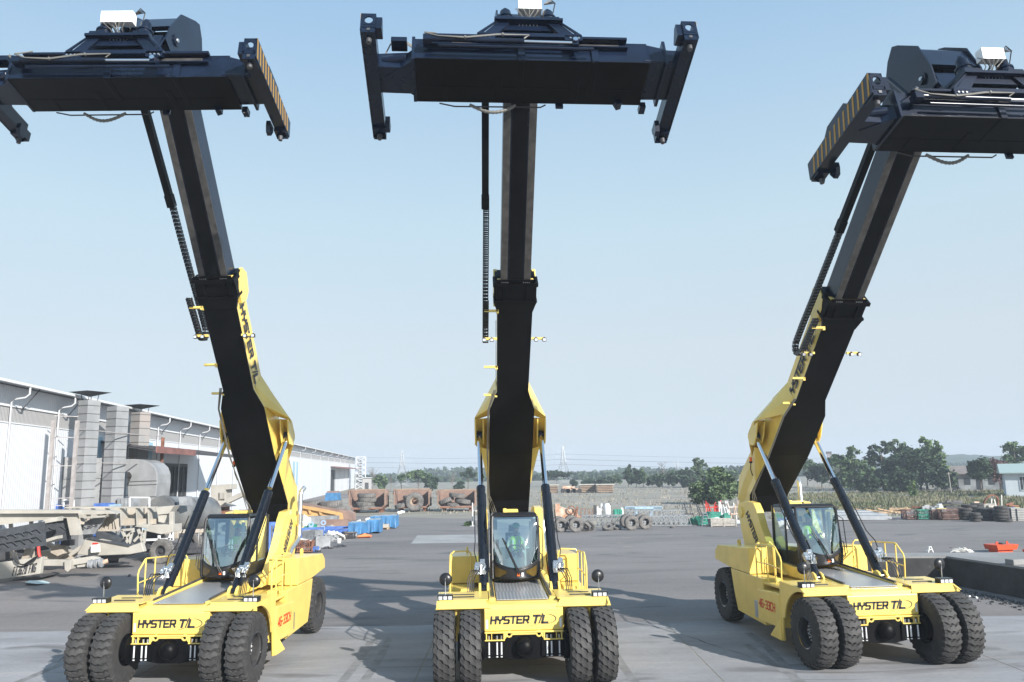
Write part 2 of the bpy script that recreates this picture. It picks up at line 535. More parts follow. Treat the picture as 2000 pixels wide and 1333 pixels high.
# ---------------------------------------------------------------- people
def person(name, parent_frame, loc, rz, label, turn=0.0):
    """seated driver, hands on the wheel; local +(-y) is the way he faces"""
    V, Ed, Rd = [], [], []
    def chain(start, pts):
        prev = start
        for p, r in pts:
            V.append(p); Rd.append(r)
            Ed.append((prev, len(V) - 1))
            prev = len(V) - 1
        return prev
    V.append((0, 0, .09)); Rd.append(.14)                     # pelvis
    chest = chain(0, [((0, .02, .25), .13), ((0, .03, .42), .155), ((0, .03, .5), .13)])
    neck = chain(chest, [((0, .02, .57), .055), ((0, .0, .64), .055)])
    head = chain(neck, [((0, -.01, .70), .082), ((0, -.015, .76), .088), ((0, -.005, .82), .07)])
    chain(neck, [((0, -.06, .665), .03)])                      # chin
    for s in (-1, 1):
        h = chain(chest - 1, [((s * .17, .03, .46), .062), ((s * .23, -.03, .29), .047), ((s * .22, -.1, .2), .042), ((s * .15, -.3, .29), .03), ((s * .135, -.37, .32), .026)])
        hd = chain(h, [((s * .13, -.41, .335), .032)])
        for k in range(4):
            fx = s * (.10 + .022 * k)
            chain(hd, [((fx, -.455, .35 - .003 * k), .0095), ((fx * .98, -.478, .335), .009), ((fx * .97, -.472, .305 + .003 * abs(k - 1)), .008)])
        chain(h, [((s * .10, -.40, .325), .012), ((s * .085, -.43, .315), .010)])
        kn = chain(0, [((s * .1, -.03, .07), .095), ((s * .14, -.42, .09), .07), ((s * .14, -.48, .0), .06), ((s * .14, -.5, -.3), .042), ((s * .14, -.62, -.36), .035)])
    me = bpy.data.meshes.new('person')
    me.from_pydata(V, Ed, [])
    o = bpy.data.objects.new('person', me)
    S.collection.objects.link(o)
    sk = o.modifiers.new('skin', 'SKIN')
    for i, r in enumerate(Rd):
        me.skin_vertices[0].data[i].radius = (r, r)
    me.skin_vertices[0].data[0].use_root = True
    sub = o.modifiers.new('sub', 'SUBSURF')
    sub.levels = 1
    sub.render_levels = 1
    dg = bpy.context.evaluated_depsgraph_get()
    dg.update()
    ev = o.evaluated_get(dg)
    m2 = bpy.data.meshes.new_from_object(ev)
    o.modifiers.clear()
    o.data = m2
    m2.name = 'person'
    m2.materials.clear()
    for k in ('skin', 'shirt', 'trousers'): m2.materials.append(M[k])
    for p in m2.polygons:
        c = p.center
        if c.z > .535 or (c.y < -.33 and c.z > .2 and abs(c.x) < .25): p.material_index = 0
        elif c.z > .17 or (c.z > .12 and abs(c.x) < .16 and c.y > -.1): p.material_index = 1
        else: p.material_index = 2
        p.use_smooth = True
    # vest follows the torso
    mb = MB()
    rings = []
    for z, rx, ry in ((.1, .165, .15), (.2, .165, .15), (.32, .175, .15), (.43, .185, .155), (.5, .16, .13), (.54, .1, .09)):
        rings.append([(rx * math.cos(t), .025 + ry * math.sin(t), z) for t in [2 * math.pi * j / 20 for j in range(20)]])
    vs = [v for q in rings for v in q]
    mb.add(vs, [(i * 20 + j, i * 20 + (j + 1) % 20, (i + 1) * 20 + (j + 1) % 20, (i + 1) * 20 + j) for i in range(5) for j in range(20)])
    for s in (-1, 1):
        mb.bar((s * .09, -.137, .12), (s * .085, -.128, .46), .035, .012, mi=1)
    mb.build('vest', ['vest', 'white_box'], o, smooth=True)
    # helmet
    hb = MB()
    pr = [(.0, .118), (.03, .112), (.07, .09), (.098, .05), (.108, 0.0)]
    hb.lathe(pr, c=(0, -.01, .79), axis='z', n=20)
    hb.lathe([(0, .125), (.008, .125)], c=(0, -.02, .788), axis='z', n=20)
    hb.prism([(-.07, -.11), (-.05, -.175), (0, -.19), (.05, -.175), (.07, -.11)], .786, .794, axis='z')
    hb.build('helmet', 'helmet', o, smooth=True)
    fb = MB()
    for s in (-1, 1):
        fb.lathe([(-.095, .0), (-.098, .014)], c=(s * .033, 0, .748), axis='y', n=8)
    fb.bar((-.028, -.09, .695), (.028, -.09, .695), .008, .008, mi=1)
    fb.hull([(0, -.118, .715), (-.016, -.09, .71), (.016, -.09, .71), (0, -.09, .75), (0, -.112, .712)], mi=1)
    fb.build('face', ['text_black', 'skin'], o)
    o.matrix_world = Matrix.Translation(loc) @ Matrix.Rotation(rz, 4, 'Z')
    return tag(o, label, 'person', 'drivers in the cabs')

# ---------------------------------------------------------------- reach stacker
FY = [(-.02, 1.65), (.15, 1.79)]
cache = {}
def shared(key, fn):
    if key not in cache:
        cache[key] = fn()
    return cache[key]

def chassis_mesh():
    b = MB()
    # front box with sloping face
    b.prism([(.13, 1.10), (.0, 1.14), (-.02, 1.60), (.04, 1.70), (.25, 1.74), (.6, 1.76), (.6, 1.1)], -.9, .9)
    # longitudinal frame
    b.bb(-.62, .62, .6, 6.1, .85, 1.66)
    for s in (-1, 1):
        b.prism([(.35, 1.70), (.35, 1.80), (4.3, 2.02), (4.3, 1.66), (.6, 1.66)], s * .63, s * .78)
        # side deck between front wheels and rear
        b.bb(s * .79, s * 1.78, 1.3, 3.5, 1.55, 1.61)
        b.prism([(1.15, 1.45), (1.5, 1.6), (1.8, 1.62), (1.8, 1.3), (1.4, .9)], s * .8, s * 1.1)
        # side tank
        b.prism([(1.34, .66), (1.34, 1.47), (1.5, 1.50), (2.76, 1.42), (2.76, .62)], s * 1.2, s * 2.0)
        # rear side plate over the steer axle
        b.prism([(2.78, .46), (2.78, 1.68), (5.12, 1.69), (4.95, 1.1), (4.72, .54)], s * 1.25, s * 1.8)
        # overhanging engine / counterweight block
        b.prism([(3.7, 1.70), (3.7, 2.42), (6.15, 2.30), (6.42, 2.12), (6.46, 1.84), (5.05, 1.71)], s * .96, s * 1.79)
        # flared foot behind front wheels
        b.hull([(s * 1.9, 1.33, .36), (s * 2.02, 1.33, .36), (s * 2.1, 1.82, .41), (s * 1.9, 1.82, .41), (s * 2.0, 1.35, .92), (s * 1.9, 1.35, .92), (s * 2.0, 1.48, .8)])
        # mast tower that carries the boom foot
        prof = [(4.2, 1.70), (3.3, 1.70), (3.9, 2.02), (4.35, 2.45), (4.75, 2.95), (5.0, 3.42), (5.2, 3.62), (5.75, 3.66), (6.42, 3.56), (6.5, 3.3), (6.15, 2.4), (5.78, 1.72)]
        b.prism(prof, s * .70, s * .93)
        b.lathe([(s * .66, .17), (s * .98, .17)], c=(0, 6.2, 3.3), n=24)
        # lift cylinder clevis
        for dx in (-.1, .1):
            b.prism([(1.2, 1.6), (1.28, 1.84), (1.38, 1.96), (1.5, 2.0), (1.62, 1.96), (1.7, 1.84), (1.85, 1.6)], s * .88 + dx - .03, s * .88 + dx + .03)
        # lower tie-down lugs
        b.lathe([(-.03, .075), (.03, .075), (.03, .038), (-.03, .038)], c=(s * .34, -.0, 1.06), axis='y', n=20, close=True)
        b.prism([(-.05, 1.12), (-.05, .94), (.3, .94), (.3, 1.12)], s * .875, s * .845)
        b.prism([(-.05, 1.12), (-.05, .94), (.3, .94), (.3, 1.12)], s * .75, s * .73)
        b.prism([(-.05, 1.12), (-.05, .94), (.3, .94), (.3, 1.12)], s * .475, s * .44)
        b.bb(s * .44, s * .9, -.06, .3, .925, .95)
        b.prism([(s * .44, .95), (s * .40, 1.0), (s * .36, 1.12), (s * .44, 1.12)], -.04, 0, axis='y')
    b.bb(-.9, .9, -.05, .12, 1.085, 1.125)
    b.bb(-.3, .3, -.03, .1, 1.04, 1.09)
    # cross beam and rear counterweight
    b.bb(-1.1, 1.1, 4.2, 6.9, .75, 1.9)
    b.prism([(4.7, 1.9), (4.7, 2.25), (6.6, 2.2), (6.9, 1.9)], -.66, .66)
    for s in (-1, 1):
        b.lathe([(-.03, .09), (.03, .09), (.03, .045), (-.03, .045)], c=(s * 1.3, 5.6, 2.42), axis='x', n=18, close=True)
        b.bb(s * 1.27, s * 1.33, 5.5, 5.7, 2.28, 2.36)
    return b.data('chassis', 'yellow')

def fender_mesh(s):
    b = MB()
    T = .02
    # top sheet, front lip, outer sheet with the wheel arch
    b.prism([(.14, 1.79), (.14, 1.81), (1.30, 1.83), (1.30, 1.81)], s * .80, s * 1.93)
    lip = [(s * .76, -.03, 1.645), (s * 2.01, -.03, 1.645), (s * 1.93, .15, 1.80), (s * .87, .15, 1.80)]
    b.add(lip + [(x, y + .015, z - .015) for x, y, z in lip], [(0, 1, 2, 3), (7, 6, 5, 4), (0, 4, 5, 1), (1, 5, 6, 2), (2, 6, 7, 3), (3, 7, 4, 0)])
    outer = [(.16, 1.80), (1.31, 1.83), (1.34, 1.5), (1.42, .40), (1.30, .36), (1.22, .95)]
    for k in range(9):
        t = R(8 + k * 12)
        outer.append((.12 + .95 * math.cos(t) * 1.08, .82 + math.sin(t) * .90))
    b.prism(outer, s * 1.94, s * 1.985)
    # arch inner band
    vs = []
    for k in range(12):
        t = R(-5 + k * 11)
        y, z = .12 + 1.0 * math.cos(t), .82 + math.sin(t) * .92
        vs += [(s * .8, y, z), (s * 1.95, y, z), (s * 1.95, y + .02, z + .02), (s * .8, y + .02, z + .02)]
    fs = []
    for k in range(11):
        a = k * 4
        for j in range(4):
            fs.append((a + j, a + (j + 1) % 4, a + 4 + (j + 1) % 4, a + 4 + j))
    # bracket between the twin wheels
    b.prism([(.05, 1.66), (.3, 1.78), (.3, 1.2)], s * 1.52, s * 1.56)
    return b.data('fender', 'yellow')

def slits_mesh(s):
    b = MB()
    b.bb(s * 1.12, s * 1.62, 0, .05, 1.816, 1.838)
    return b.data('grip_strip', 'text_black')

def railing_mesh(s):
    b = MB()
    r = .021
    X = s * 1.72
    b.tube([(X, 1.78, 1.60), (X, 1.72, 2.25), (X, 1.76, 2.36), (X, 2.05, 2.60), (X, 2.12, 2.62), (X, 3.25, 2.56), (X, 3.32, 2.50), (X, 3.35, 1.60)], r)
    b.tube([(X, 2.1, 1.60), (X, 2.09, 2.62)], r * .9)
    b.tube([(X, 2.6, 1.60), (X, 2.6, 2.60)], r * .9)
    b.tube([(X, 1.73, 2.05), (X, 2.5, 2.1), (X, 3.34, 2.08)], r * .8)
    b.tube([(X, 3.35, 1.6), (X, 3.35, 2.50), (X - s * .05, 3.36, 2.58), (X - s * .45, 3.36, 2.60), (X - s * .52, 3.36, 2.52), (X - s * .54, 3.36, 1.60)], r)
    return b.data('railing', 'yellow', True)

def axle_mesh():
    b = MB()
    b.prism([(-1.05, .62), (-1.05, 1.0), (-.75, 1.02), (-.45, 1.04), (.45, 1.04), (.75, 1.02), (1.05, 1.0), (1.05, .62), (.6, .56), (.25, .50), (-.25, .50), (-.6, .56)], .0, .5, axis='y')
    prof = [(-.24, .0), (-.235, .06), (-.21, .13), (-.15, .185), (-.06, .21), (.02, .215)]
    b.lathe(prof, c=(0, .0, .79), axis='y', n=32)
    for s in (-1, 1):
        b.bb(s * .40, s * .94, -.05, .3, .57, .925)
        b.lathe([(s * .9, .3), (s * 1.5, .3)], c=(0, 0, .81), n=24)
    return b.data('axle', 'matte_black', True)
def bolts_mesh():
    return MB().tube([(0, -.062, .635), (0, -.062, .90)], .019, 8).data('axle_bolt', 'bright_zinc', True)
def nut_mesh():
    return MB().tube([(0, -.06, .580), (0, -.06, .602)], .026, 6).data('bolt_nut', 'bright_zinc', True)
def stud_mesh():
    return MB().tube([(0, .0, .952), (0, .0, 1.035)], .024, 6).data('bolt_stud', 'zinc', True)

def cab_body_mesh():
    b = MB()
    # roof, floor, rear frame, pillars, sides below the glass
    b.hull([(-.6, .42, 3.56), (.6, .42, 3.56), (-.6, 1.95, 3.50), (.6, 1.95, 3.50), (-.55, .5, 3.63), (.55, .5, 3.63), (-.55, 1.9, 3.58), (.55, 1.9, 3.58)])
    b.bb(-.6, .6, .35, 1.95, 1.97, 2.06)
    for s in (-1, 1):
        b.tube([(s * .585, .44, 3.54), (s * .60, .40, 3.44), (s * .605, .26, 2.45), (s * .605, .22, 2.40), (s * .6, .28, 2.0)], .04, 8)
        b.bar((s * .60, 1.1, 2.0), (s * .58, 1.1, 3.54), .05, .07)
        b.bar((s * .60, 1.92, 2.0), (s * .58, 1.92, 3.54), .07, .07)
        b.prism([(.28, 2.0), (.24, 2.42), (.6, 2.30), (1.9, 2.30), (1.9, 2.0)], s * .60, s * .615)
    b.bb(-.6, .6, 1.9, 1.96, 2.0, 2.55)
    b.bb(-.6, .6, 1.9, 1.96, 3.38, 3.54)
    # nose below the windscreen
    n = 12
    vs = []
    for i in range(n + 1):
        u = -1 + 2 * i / n
        zt = 2.255 + .175 * u * u
        yt = -.065 + .30 * u * u
        vs += [(u * .60, yt + .005, zt), (u * .60, yt - .01, zt - .04), (u * .59, yt * .6 + .02 + .12 * u * u, 2.02), (u * .56, .10 + .25 * u * u, 1.97), (u * .56, .5, 1.97)]
    fs = [(i * 5 + j, i * 5 + j + 1, (i + 1) * 5 + j + 1, (i + 1) * 5 + j) for i in range(n) for j in range(4)]
    b.add(vs, fs)
    # glass surround
    pts = []
    for i in range(n + 1):
        u = -1 + 2 * i / n
        pts.append((u * .585, -.065 + .30 * u * u, 2.265 + .175 * u * u))
    b.tube(pts, .022, 6)
    b.tube([(-.57, .44, 3.54), (.57, .44, 3.54)], .03, 6)
    return b.data('cab_body', 'plastic', True)
def windscreen_mesh():
    b = MB()
    n, k = 16, 8
    vs = []
    for i in range(n + 1):
        u = -1 + 2 * i / n
        for j in range(k + 1):
            v = j / k
            zt, yt = 3.52, .43 - .05 * (1 - u * u)
            zb, yb = 2.27 + .175 * u * u, -.06 + .30 * u * u
            bow = -.05 * math.sin(math.pi * v) * (1 - .3 * u * u)
            vs.append((u * .58, yt + (yb - yt) * v + bow, zt + (zb - zt) * v))
    fs = [(i * (k + 1) + j, i * (k + 1) + j + 1, (i + 1) * (k + 1) + j + 1, (i + 1) * (k + 1) + j) for i in range(n) for j in range(k)]
    b.add(vs, fs)
    return b.data('windscreen', 'glass', True)
def nose_panel_mesh(s):
    b = MB()
    vs = []
    for i in range(6):
        u = s * (.42 + .095 * i)
        zt = 2.255 + .175 * u * u - .075
        yt = -.065 + .30 * u * u
        f = min(1, i / 3)
        za = 2.05 + .10 * (1 - f)
        ya = yt * .6 + .02 + .12 * u * u
        def yy(z): return (yt - .01) + (ya - (yt - .01)) * ((zt + .035 - z) / (zt + .035 - 2.02)) - .008
        vs += [(u * .60, yy(zt), zt), (u * .595, yy(za), za)]
    b.add(vs, [(2 * i, 2 * i + 1, 2 * i + 3, 2 * i + 2) for i in range(5)])
    return b.data('nose_panel', 'amber', True)
def side_glass_mesh(s):
    b = MB()
    X = s * .597
    b.add([(X, .30, 2.42), (X, .44, 3.50), (X, 1.07, 3.50), (X, 1.07, 2.32), (X, .6, 2.32)], [(0, 1, 2, 3, 4)])
    b.add([(X, 1.13, 2.32), (X, 1.13, 3.50), (X, 1.88, 3.50), (X, 1.88, 2.32)], [(0, 1, 2, 3)])
    return b.data('side_window', 'glass')
def wiper_mesh():
    b = MB()
    b.tube([(.06, -.10, 2.12), (-.05, -.13, 2.35), (-.2, -.03, 2.72)], .014, 6)
    b.tube([(.12, -.10, 2.12), (-.01, -.13, 2.35), (-.17, -.03, 2.70)], .012, 6)
    b.tube([(-.34, .06, 3.02), (-.05, -.12, 2.36)], .017, 6)
    return b.data('wiper', 'plastic', True)
def cab_fit_mesh():
    b = MB()     # seat, console, steering wheel, hoses
    b.hull([(-.22, .75, 2.42), (.22, .75, 2.42), (-.22, 1.25, 2.38), (.22, 1.25, 2.38), (-.2, .75, 2.52), (.2, .75, 2.52), (-.2, 1.25, 2.5), (.2, 1.25, 2.5)])
    b.hull([(-.22, 1.25, 2.45), (.22, 1.25, 2.45), (-.2, 1.48, 3.05), (.2, 1.48, 3.05), (-.2, 1.38, 2.45), (.2, 1.38, 2.45), (-.18, 1.55, 3.05), (.18, 1.55, 3.05)])
    b.hull([(-.12, 1.46, 3.07), (.12, 1.46, 3.07), (-.12, 1.54, 3.07), (.12, 1.54, 3.07), (-.1, 1.49, 3.24), (.1, 1.49, 3.24), (-.1, 1.55, 3.24), (.1, 1.55, 3.24)])
    b.bb(-.15, .15, .85, 1.25, 2.06, 2.42)
    b.tube([(0, .35, 2.06), (0, .5, 2.62)], .05, 8)
    b.hull([(-.3, .2, 2.1), (.3, .2, 2.1), (-.3, .42, 2.1), (.3, .42, 2.1), (-.2, .3, 2.5), (.2, .3, 2.5)])
    b.bb(-.55, -.35, .6, 1.3, 2.1, 2.55)
    b.bb(.36, .5, .6, 1.4, 2.1, 2.62)
    b.bb(.38, .46, .45, .5, 2.45, 3.4)
    b.bb(-.50, -.42, .42, .5, 2.7, 2.95)
    b.bb(-.58, -.46, .5, .62, 3.2, 3.45)
    return b.data('cab_fittings', 'seat', False)
def wheel_ring_mesh():
    b = MB()
    pts = []
    for k in range(25):
        t = 2 * math.pi * k / 24
        pts.append((.19 * math.cos(t), .55 + .16 * math.sin(t), 2.68 + .10 * math.sin(t)))
    b.tube(pts, .014, 6, cap=False)
    for t in (0, 2.1, 4.2):
        b.tube([(0, .55, 2.66), (.19 * math.cos(t), .55 + .16 * math.sin(t), 2.68 + .10 * math.sin(t))], .012, 5)
    return b.data('steering_wheel', 'plastic', True)
def lining_mesh():
    b = MB()
    b.bb(-.575, .575, 1.86, 1.895, 2.06, 2.62)
    b.bb(-.57, .57, .5, 1.86, 2.062, 2.07)
    b.bb(-.57, .57, .6, 1.86, 3.47, 3.49)
    return b.data('cab_lining', 'cab_lining')
def cab_mirror_mesh(s):
    b = MB()
    b.tube([(s * .62, .35, 3.3), (s * .70, .22, 3.22), (s * .70, .12, 2.3), (s * .62, .25, 2.18)], .012, 6)
    b.tube([(s * .62, .30, 2.62), (s * .68, .24, 2.58), (s * .68, .20, 2.2), (s * .61, .3, 2.12)], .014, 6)
    return b.data('grab_rail', 'plastic', True)
def decals_mesh():
    b = MB()
    b.box((.05, -.075, 2.12), (.075, .006, .075), mi=0)
    b.box((.155, -.075, 2.12), (.055, .006, .09), mi=1)
    return b.data('warning_sticker', ['orange', 'white_box'])

def barrel_mesh():
    b = MB()        # along +z from pin
    b.lathe([(.0, .09), (.12, .112), (.15, .118), (3.05, .118), (3.07, .125), (3.22, .125), (3.24, .08)], axis='z', n=28)
    b.lathe([(-.11, .11), (.11, .11)], axis='x', n=20)
    b.bar((.122, 0, .5), (.122, 0, 3.0), .03, .03, up=(1, 0, 0))
    for z in (.7, 1.3, 1.9, 2.5, 2.9):
        b.lathe([(z, .124), (z + .03, .124)], axis='z', n=24)
    return b.data('cylinder_barrel', 'cyl', True)
def rod_mesh():
    b = MB()
    b.lathe([(3.1, .072), (5.05, .072), (5.06, .05)], axis='z', n=24)
    return b.data('piston_rod', 'chrome', True)
def eye_mesh():
    b = MB()
    b.lathe([(-.08, .12), (.08, .12)], c=(0, 0, 5.15), axis='x', n=20)
    return b.data('rod_eye', 'navy', True)
def valve_mesh():
    b = MB()
    rnd = random.Random(4)
    b.box((0, -.17, .55), (.2, .13, .16))
    b.box((.08, -.2, .66), (.12, .1, .1))
    b.box((-.06, -.22, .44), (.1, .1, .12))
    for k in range(7):
        x = -.1 + .04 * k
        b.tube([(x, -.2, .6), (x + rnd.uniform(-.03, .03), -.27, .45 + rnd.uniform(-.1, .1)), (x, -.2, .3)], .018, 6)
        b.tube([(x, -.28, .5 + .03 * (k % 3)), (x, -.2, .5 + .03 * (k % 3))], .026, 6)
    return b.data('valve_block', 'zinc', True)
def vhose_mesh(s):
    b = MB()
    for k in range(4):
        a = .045 * k
        b.tube([(s * (.02 + a * .5), -.22, .42), (s * (.12 + a), -.30 - a, .25), (s * (.20 + a), -.28 - a * .5, .05), (s * (.20 + a), -.22, -.22)], .0125, 6)
    b.tube([(s * .1, -.2, .65), (s * .16, -.16, 1.0), (s * .13, -.04, 1.4), (s * .13, -.02, 2.4)], .014, 6)
    return b.data('hose', 'hose', True)

def lightbox_mesh():
    b = MB()
    b.hull([(-.17, -.09, -.06), (.17, -.09, -.06), (-.17, .1, -.06), (.17, .1, -.06), (-.18, -.13, .06), (.18, -.13, .06), (-.17, .1, .06), (.17, .1, .06)])
    for x in (-.11, 0, .11):
        b.box((x, -.115, -.002), (.085, .012, .085), mi=1)
    return b.data('light_cluster', ['plastic', 'lamp'])
def mirror_mesh():
    b = MB()
    b.tube([(0, 0, -.06), (0, -.02, .36)], .012, 8, mi=1)
    b.lathe([(-.06, 0), (-.055, .06), (-.035, .11), (0, .145), (.02, .15), (.026, .135), (.024, 0)], c=(0, .03, .33), axis='y', n=28)
    return b.data('convex_mirror', ['plastic', 'zinc'], True)

def text_front():
    b = MB()
    n = Vector((0, -.46, -.02)).normalized()
    logo(b, (-.75, -.014, 1.30), (1, 0, 0), (0, -.02, .46), .148, 1.48)
    return b.data('lettering', 'text_black')
def sticker_mesh():
    b = MB()
    b.box((0, -.012, 1.29), (.045, .004, .19))
    return b.data('sticker', 'white_box')

# boom profile, angle of the middle machine; stations: (front y,z, back y,z, half width)
BST = [((.87, 9.55), (1.58, 9.85), .47), ((1.25, 9.1), (2.0, 9.38), .455), ((3.15, 6.9), (3.72, 7.43), .425), ((3.56, 6.44), (4.35, 6.95), .62),
       ((4.64, 5.22), (5.5, 5.75), .62), ((6.18, 3.82), (6.95, 4.45), .62), ((6.3, 3.27), (7.25, 3.3), .58)]
PV = (6.2, 3.3)
def bo(p):                    # boom coordinates relative to the pivot
    return (p[0], p[1] - PV[0], p[2] - PV[1])
def boom_mesh():
    b = MB()
    vs = []
    for f, k, w_ in BST:
        vs += [bo((-w_, f[0], f[1])), bo((w_, f[0], f[1])), bo((w_, k[0], k[1])), bo((-w_, k[0], k[1]))]
    fs = [(3, 2, 1, 0)]
    n = len(BST)
    for i in range(n - 1):
        a = i * 4
        for j in range(4):
            fs.append((a + j, a + (j + 1) % 4, a + 4 + (j + 1) % 4, a + 4 + j))
    fs.append(tuple((n - 1) * 4 + j for j in range(4)))
    b.add(vs, fs)
    for s in (-1, 1):
        # web plate and ear for the lift cylinder
        b.hull([bo(p) for p in [(s * .42, 3.25, 7.05), (s * .42, 3.68, 7.40), (s * 1.06, 4.55, 6.28), (s * 1.06, 4.85, 6.22), (s * .62, 4.4, 6.9), (s * .6, 3.6, 6.5), (s * .62, 4.6, 6.35)]])
        b.hull([bo(p) for p in [(s * 1.06, 4.66, 6.25), (s * 1.06, 4.85, 6.22), (s * 1.06, 5.2, 5.85), (s * 1.04, 5.15, 5.5), (s * .62, 5.95, 5.0), (s * .62, 4.9, 6.3), (s * .62, 5.6, 5.3)]])
        for x in (.80, 1.03):
            b.prism([(y - PV[0], z - PV[1]) for y, z in [(4.5, 6.25), (5.1, 5.95), (5.25, 5.75), (5.05, 5.5), (4.8, 5.52), (4.62, 5.8)]], s * (x - .022), s * (x + .022))
        # skirt from the ear down to the foot
        b.hull([bo(p) for p in [(s * .60, 5.0, 5.35), (s * .60, 5.9, 5.1), (s * .9, 5.1, 5.45), (s * .66, 6.0, 4.85), (s * .64, 5.7, 4.3), (s * .6, 5.4, 4.5)]])
        b.hull([bo(p) for p in [(s * .58, 5.7, 4.3), (s * .68, 5.95, 4.9), (s * .66, 6.95, 4.4), (s * .66, 7.15, 3.6), (s * .60, 6.6, 3.9), (s * .58, 6.9, 3.4)]])
        # tip lug in yellow
        b.prism([(y - PV[0], z - PV[1]) for y, z in [(1.30, 9.32), (1.24, 9.62), (1.44, 9.98), (1.76, 9.95), (2.0, 9.48), (1.92, 9.2), (1.6, 9.0)]], s * .46, s * .555)
    return b.data('boom', 'yellow')
def belly_mesh():
    b = MB()
    vs = []
    for i, (f, k, w_) in enumerate(BST):
        w2 = w_ + .012
        d = Vector((k[0] - f[0], k[1] - f[1])).normalized() * .012
        vs += [bo((-w2, f[0] - d.x, f[1] - d.y)), bo((w2, f[0] - d.x, f[1] - d.y)), bo((w2, f[0] + d.x * 2, f[1] + d.y * 2)), bo((-w2, f[0] + d.x * 2, f[1] + d.y * 2))]
    fs = [(3, 2, 1, 0)]
    n = len(BST)
    for i in range(n - 1):
        a = i * 4
        for j in range(4):
            fs.append((a + j, a + (j + 1) % 4, a + 4 + (j + 1) % 4, a + 4 + j))
    fs.append(tuple((n - 1) * 4 + j for j in range(4)))
    b.add(vs, fs)
    return b.data('belly_plate', 'matte_black')
UD = Vector((0, -.655, .755)).normalized()     # along the boom
VD = Vector((0, -.755, -.655)).normalized()    # out of its underside
def P3(y, z, x=0): return Vector((x, y - PV[0], z - PV[1]))
def collar_mesh():
    b = MB()
    c = P3(1.2, 9.67)
    rot = Matrix((Vector((1, 0, 0)), VD, UD)).transposed()
    b.box(c, (1.04, .78, .10), rot)
    b.box(c + VD * .20, (1.16, .42, .10), rot)
    b.box(c - UD * .48, (1.0, .78, .07), rot)
    b.box(c - UD * .48 + VD * .20, (1.13, .42, .07), rot)
    for x in (-.3, .3):
        b.box(c - UD * .24 + VD * .30 + Vector((x, 0, 0)), (.03, .2, .4), rot)
    b.box(c - UD * .24 + VD * .18, (1.10, .26, .42), rot)
    b.box(c - UD * .24, (.98, .7, .42), rot)
    # taper below the collar
    pts = []
    for dz, hw, dep in ((-.5, .56, .39), (-.5, .56, .28), (-.82, .46, .375), (-.82, .46, .28)):
        for s in (-1, 1):
            pts.append(c + UD * dz + VD * dep + Vector((s * hw, 0, 0)))
    b.hull(pts)
    for k in range(4):
        for s in (-1, 1):
            b.box(c + UD * .055 + VD * .36 + Vector((s * (.2 + .05 * k), 0, 0)), (.025, .025, .02), rot, mi=1)
    return b.data('boom_collar', ['matte_black', 'zinc'])
I0, I1 = P3(1.18, 9.66), P3(-2.35, 13.72)
def inner_mesh():
    b = MB()
    d = (I1 - I0).normalized()
    n = Vector((0, d.z, -d.y)) * -1
    if n.z > 0: n = -n
    rot = Matrix((Vector((1, 0, 0)), n, d)).transposed()
    L = (I1 - I0).length
    c = (I0 + I1) / 2
    b.box(c, (.76, .56, L + .3), rot)
    for s in (-1, 1):
        b.box(c + n * .285 + Vector((s * .30, 0, 0)), (.17, .02, L), rot, mi=1)
        b.lathe([(s * .381, .05), (s * .384, .05), (s * .384, 0)], c=I1 - d * .9, n=16, mi=2)
    b.box(c + n * .282, (.36, .01, L), rot, mi=2)
    return b.data('inner_boom', ['navy', 'worn', 'matte_black'])
def head_mesh():
    b = MB()
    prof = [(-2.30, 14.88), (-2.52, 14.82), (-3.2, 14.5), (-3.62, 13.9), (-3.78, 13.45), (-3.5, 13.30), (-3.1, 13.38), (-2.35, 13.2), (-1.75, 13.45), (-2.02, 14.2), (-2.12, 14.6)]
    pr = [(y - PV[0], z - PV[1]) for y, z in prof]
    for s in (-1, 1):
        b.prism(pr, s * .54, s * .575)
        b.lathe([(s * .57, .13), (s * .61, .13), (s * .61, .08), (s * .62, .08), (s * .62, 0)], c=bo((0, -3.35, 13.71)), n=20, mi=0)
        b.lathe([(s * .62, .05), (s * .64, .04), (s * .64, 0)], c=bo((0, -3.35, 13.71)), n=14, mi=1)
        b.tube([bo((s * .56, -2.15, 14.2)), bo((s * .56, -2.9, 13.5))], .05, 8, mi=0)
    # folded cover between the plates
    cov = [(-2.35, 14.80), (-2.55, 14.74), (-3.15, 14.44), (-3.55, 13.95), (-3.45, 13.9), (-3.05, 14.3), (-2.5, 14.6)]
    b.prism([(y - PV[0], z - PV[1]) for y, z in cov], -.54, .54)
    b.prism([(y - PV[0], z - PV[1]) for y, z in [(-2.35, 13.25), (-1.8, 13.5), (-2.2, 14.6), (-2.6, 14.5), (-2.9, 13.5)]], -.38, .38)
    return b.data('boom_head', ['navy', 'zinc'])
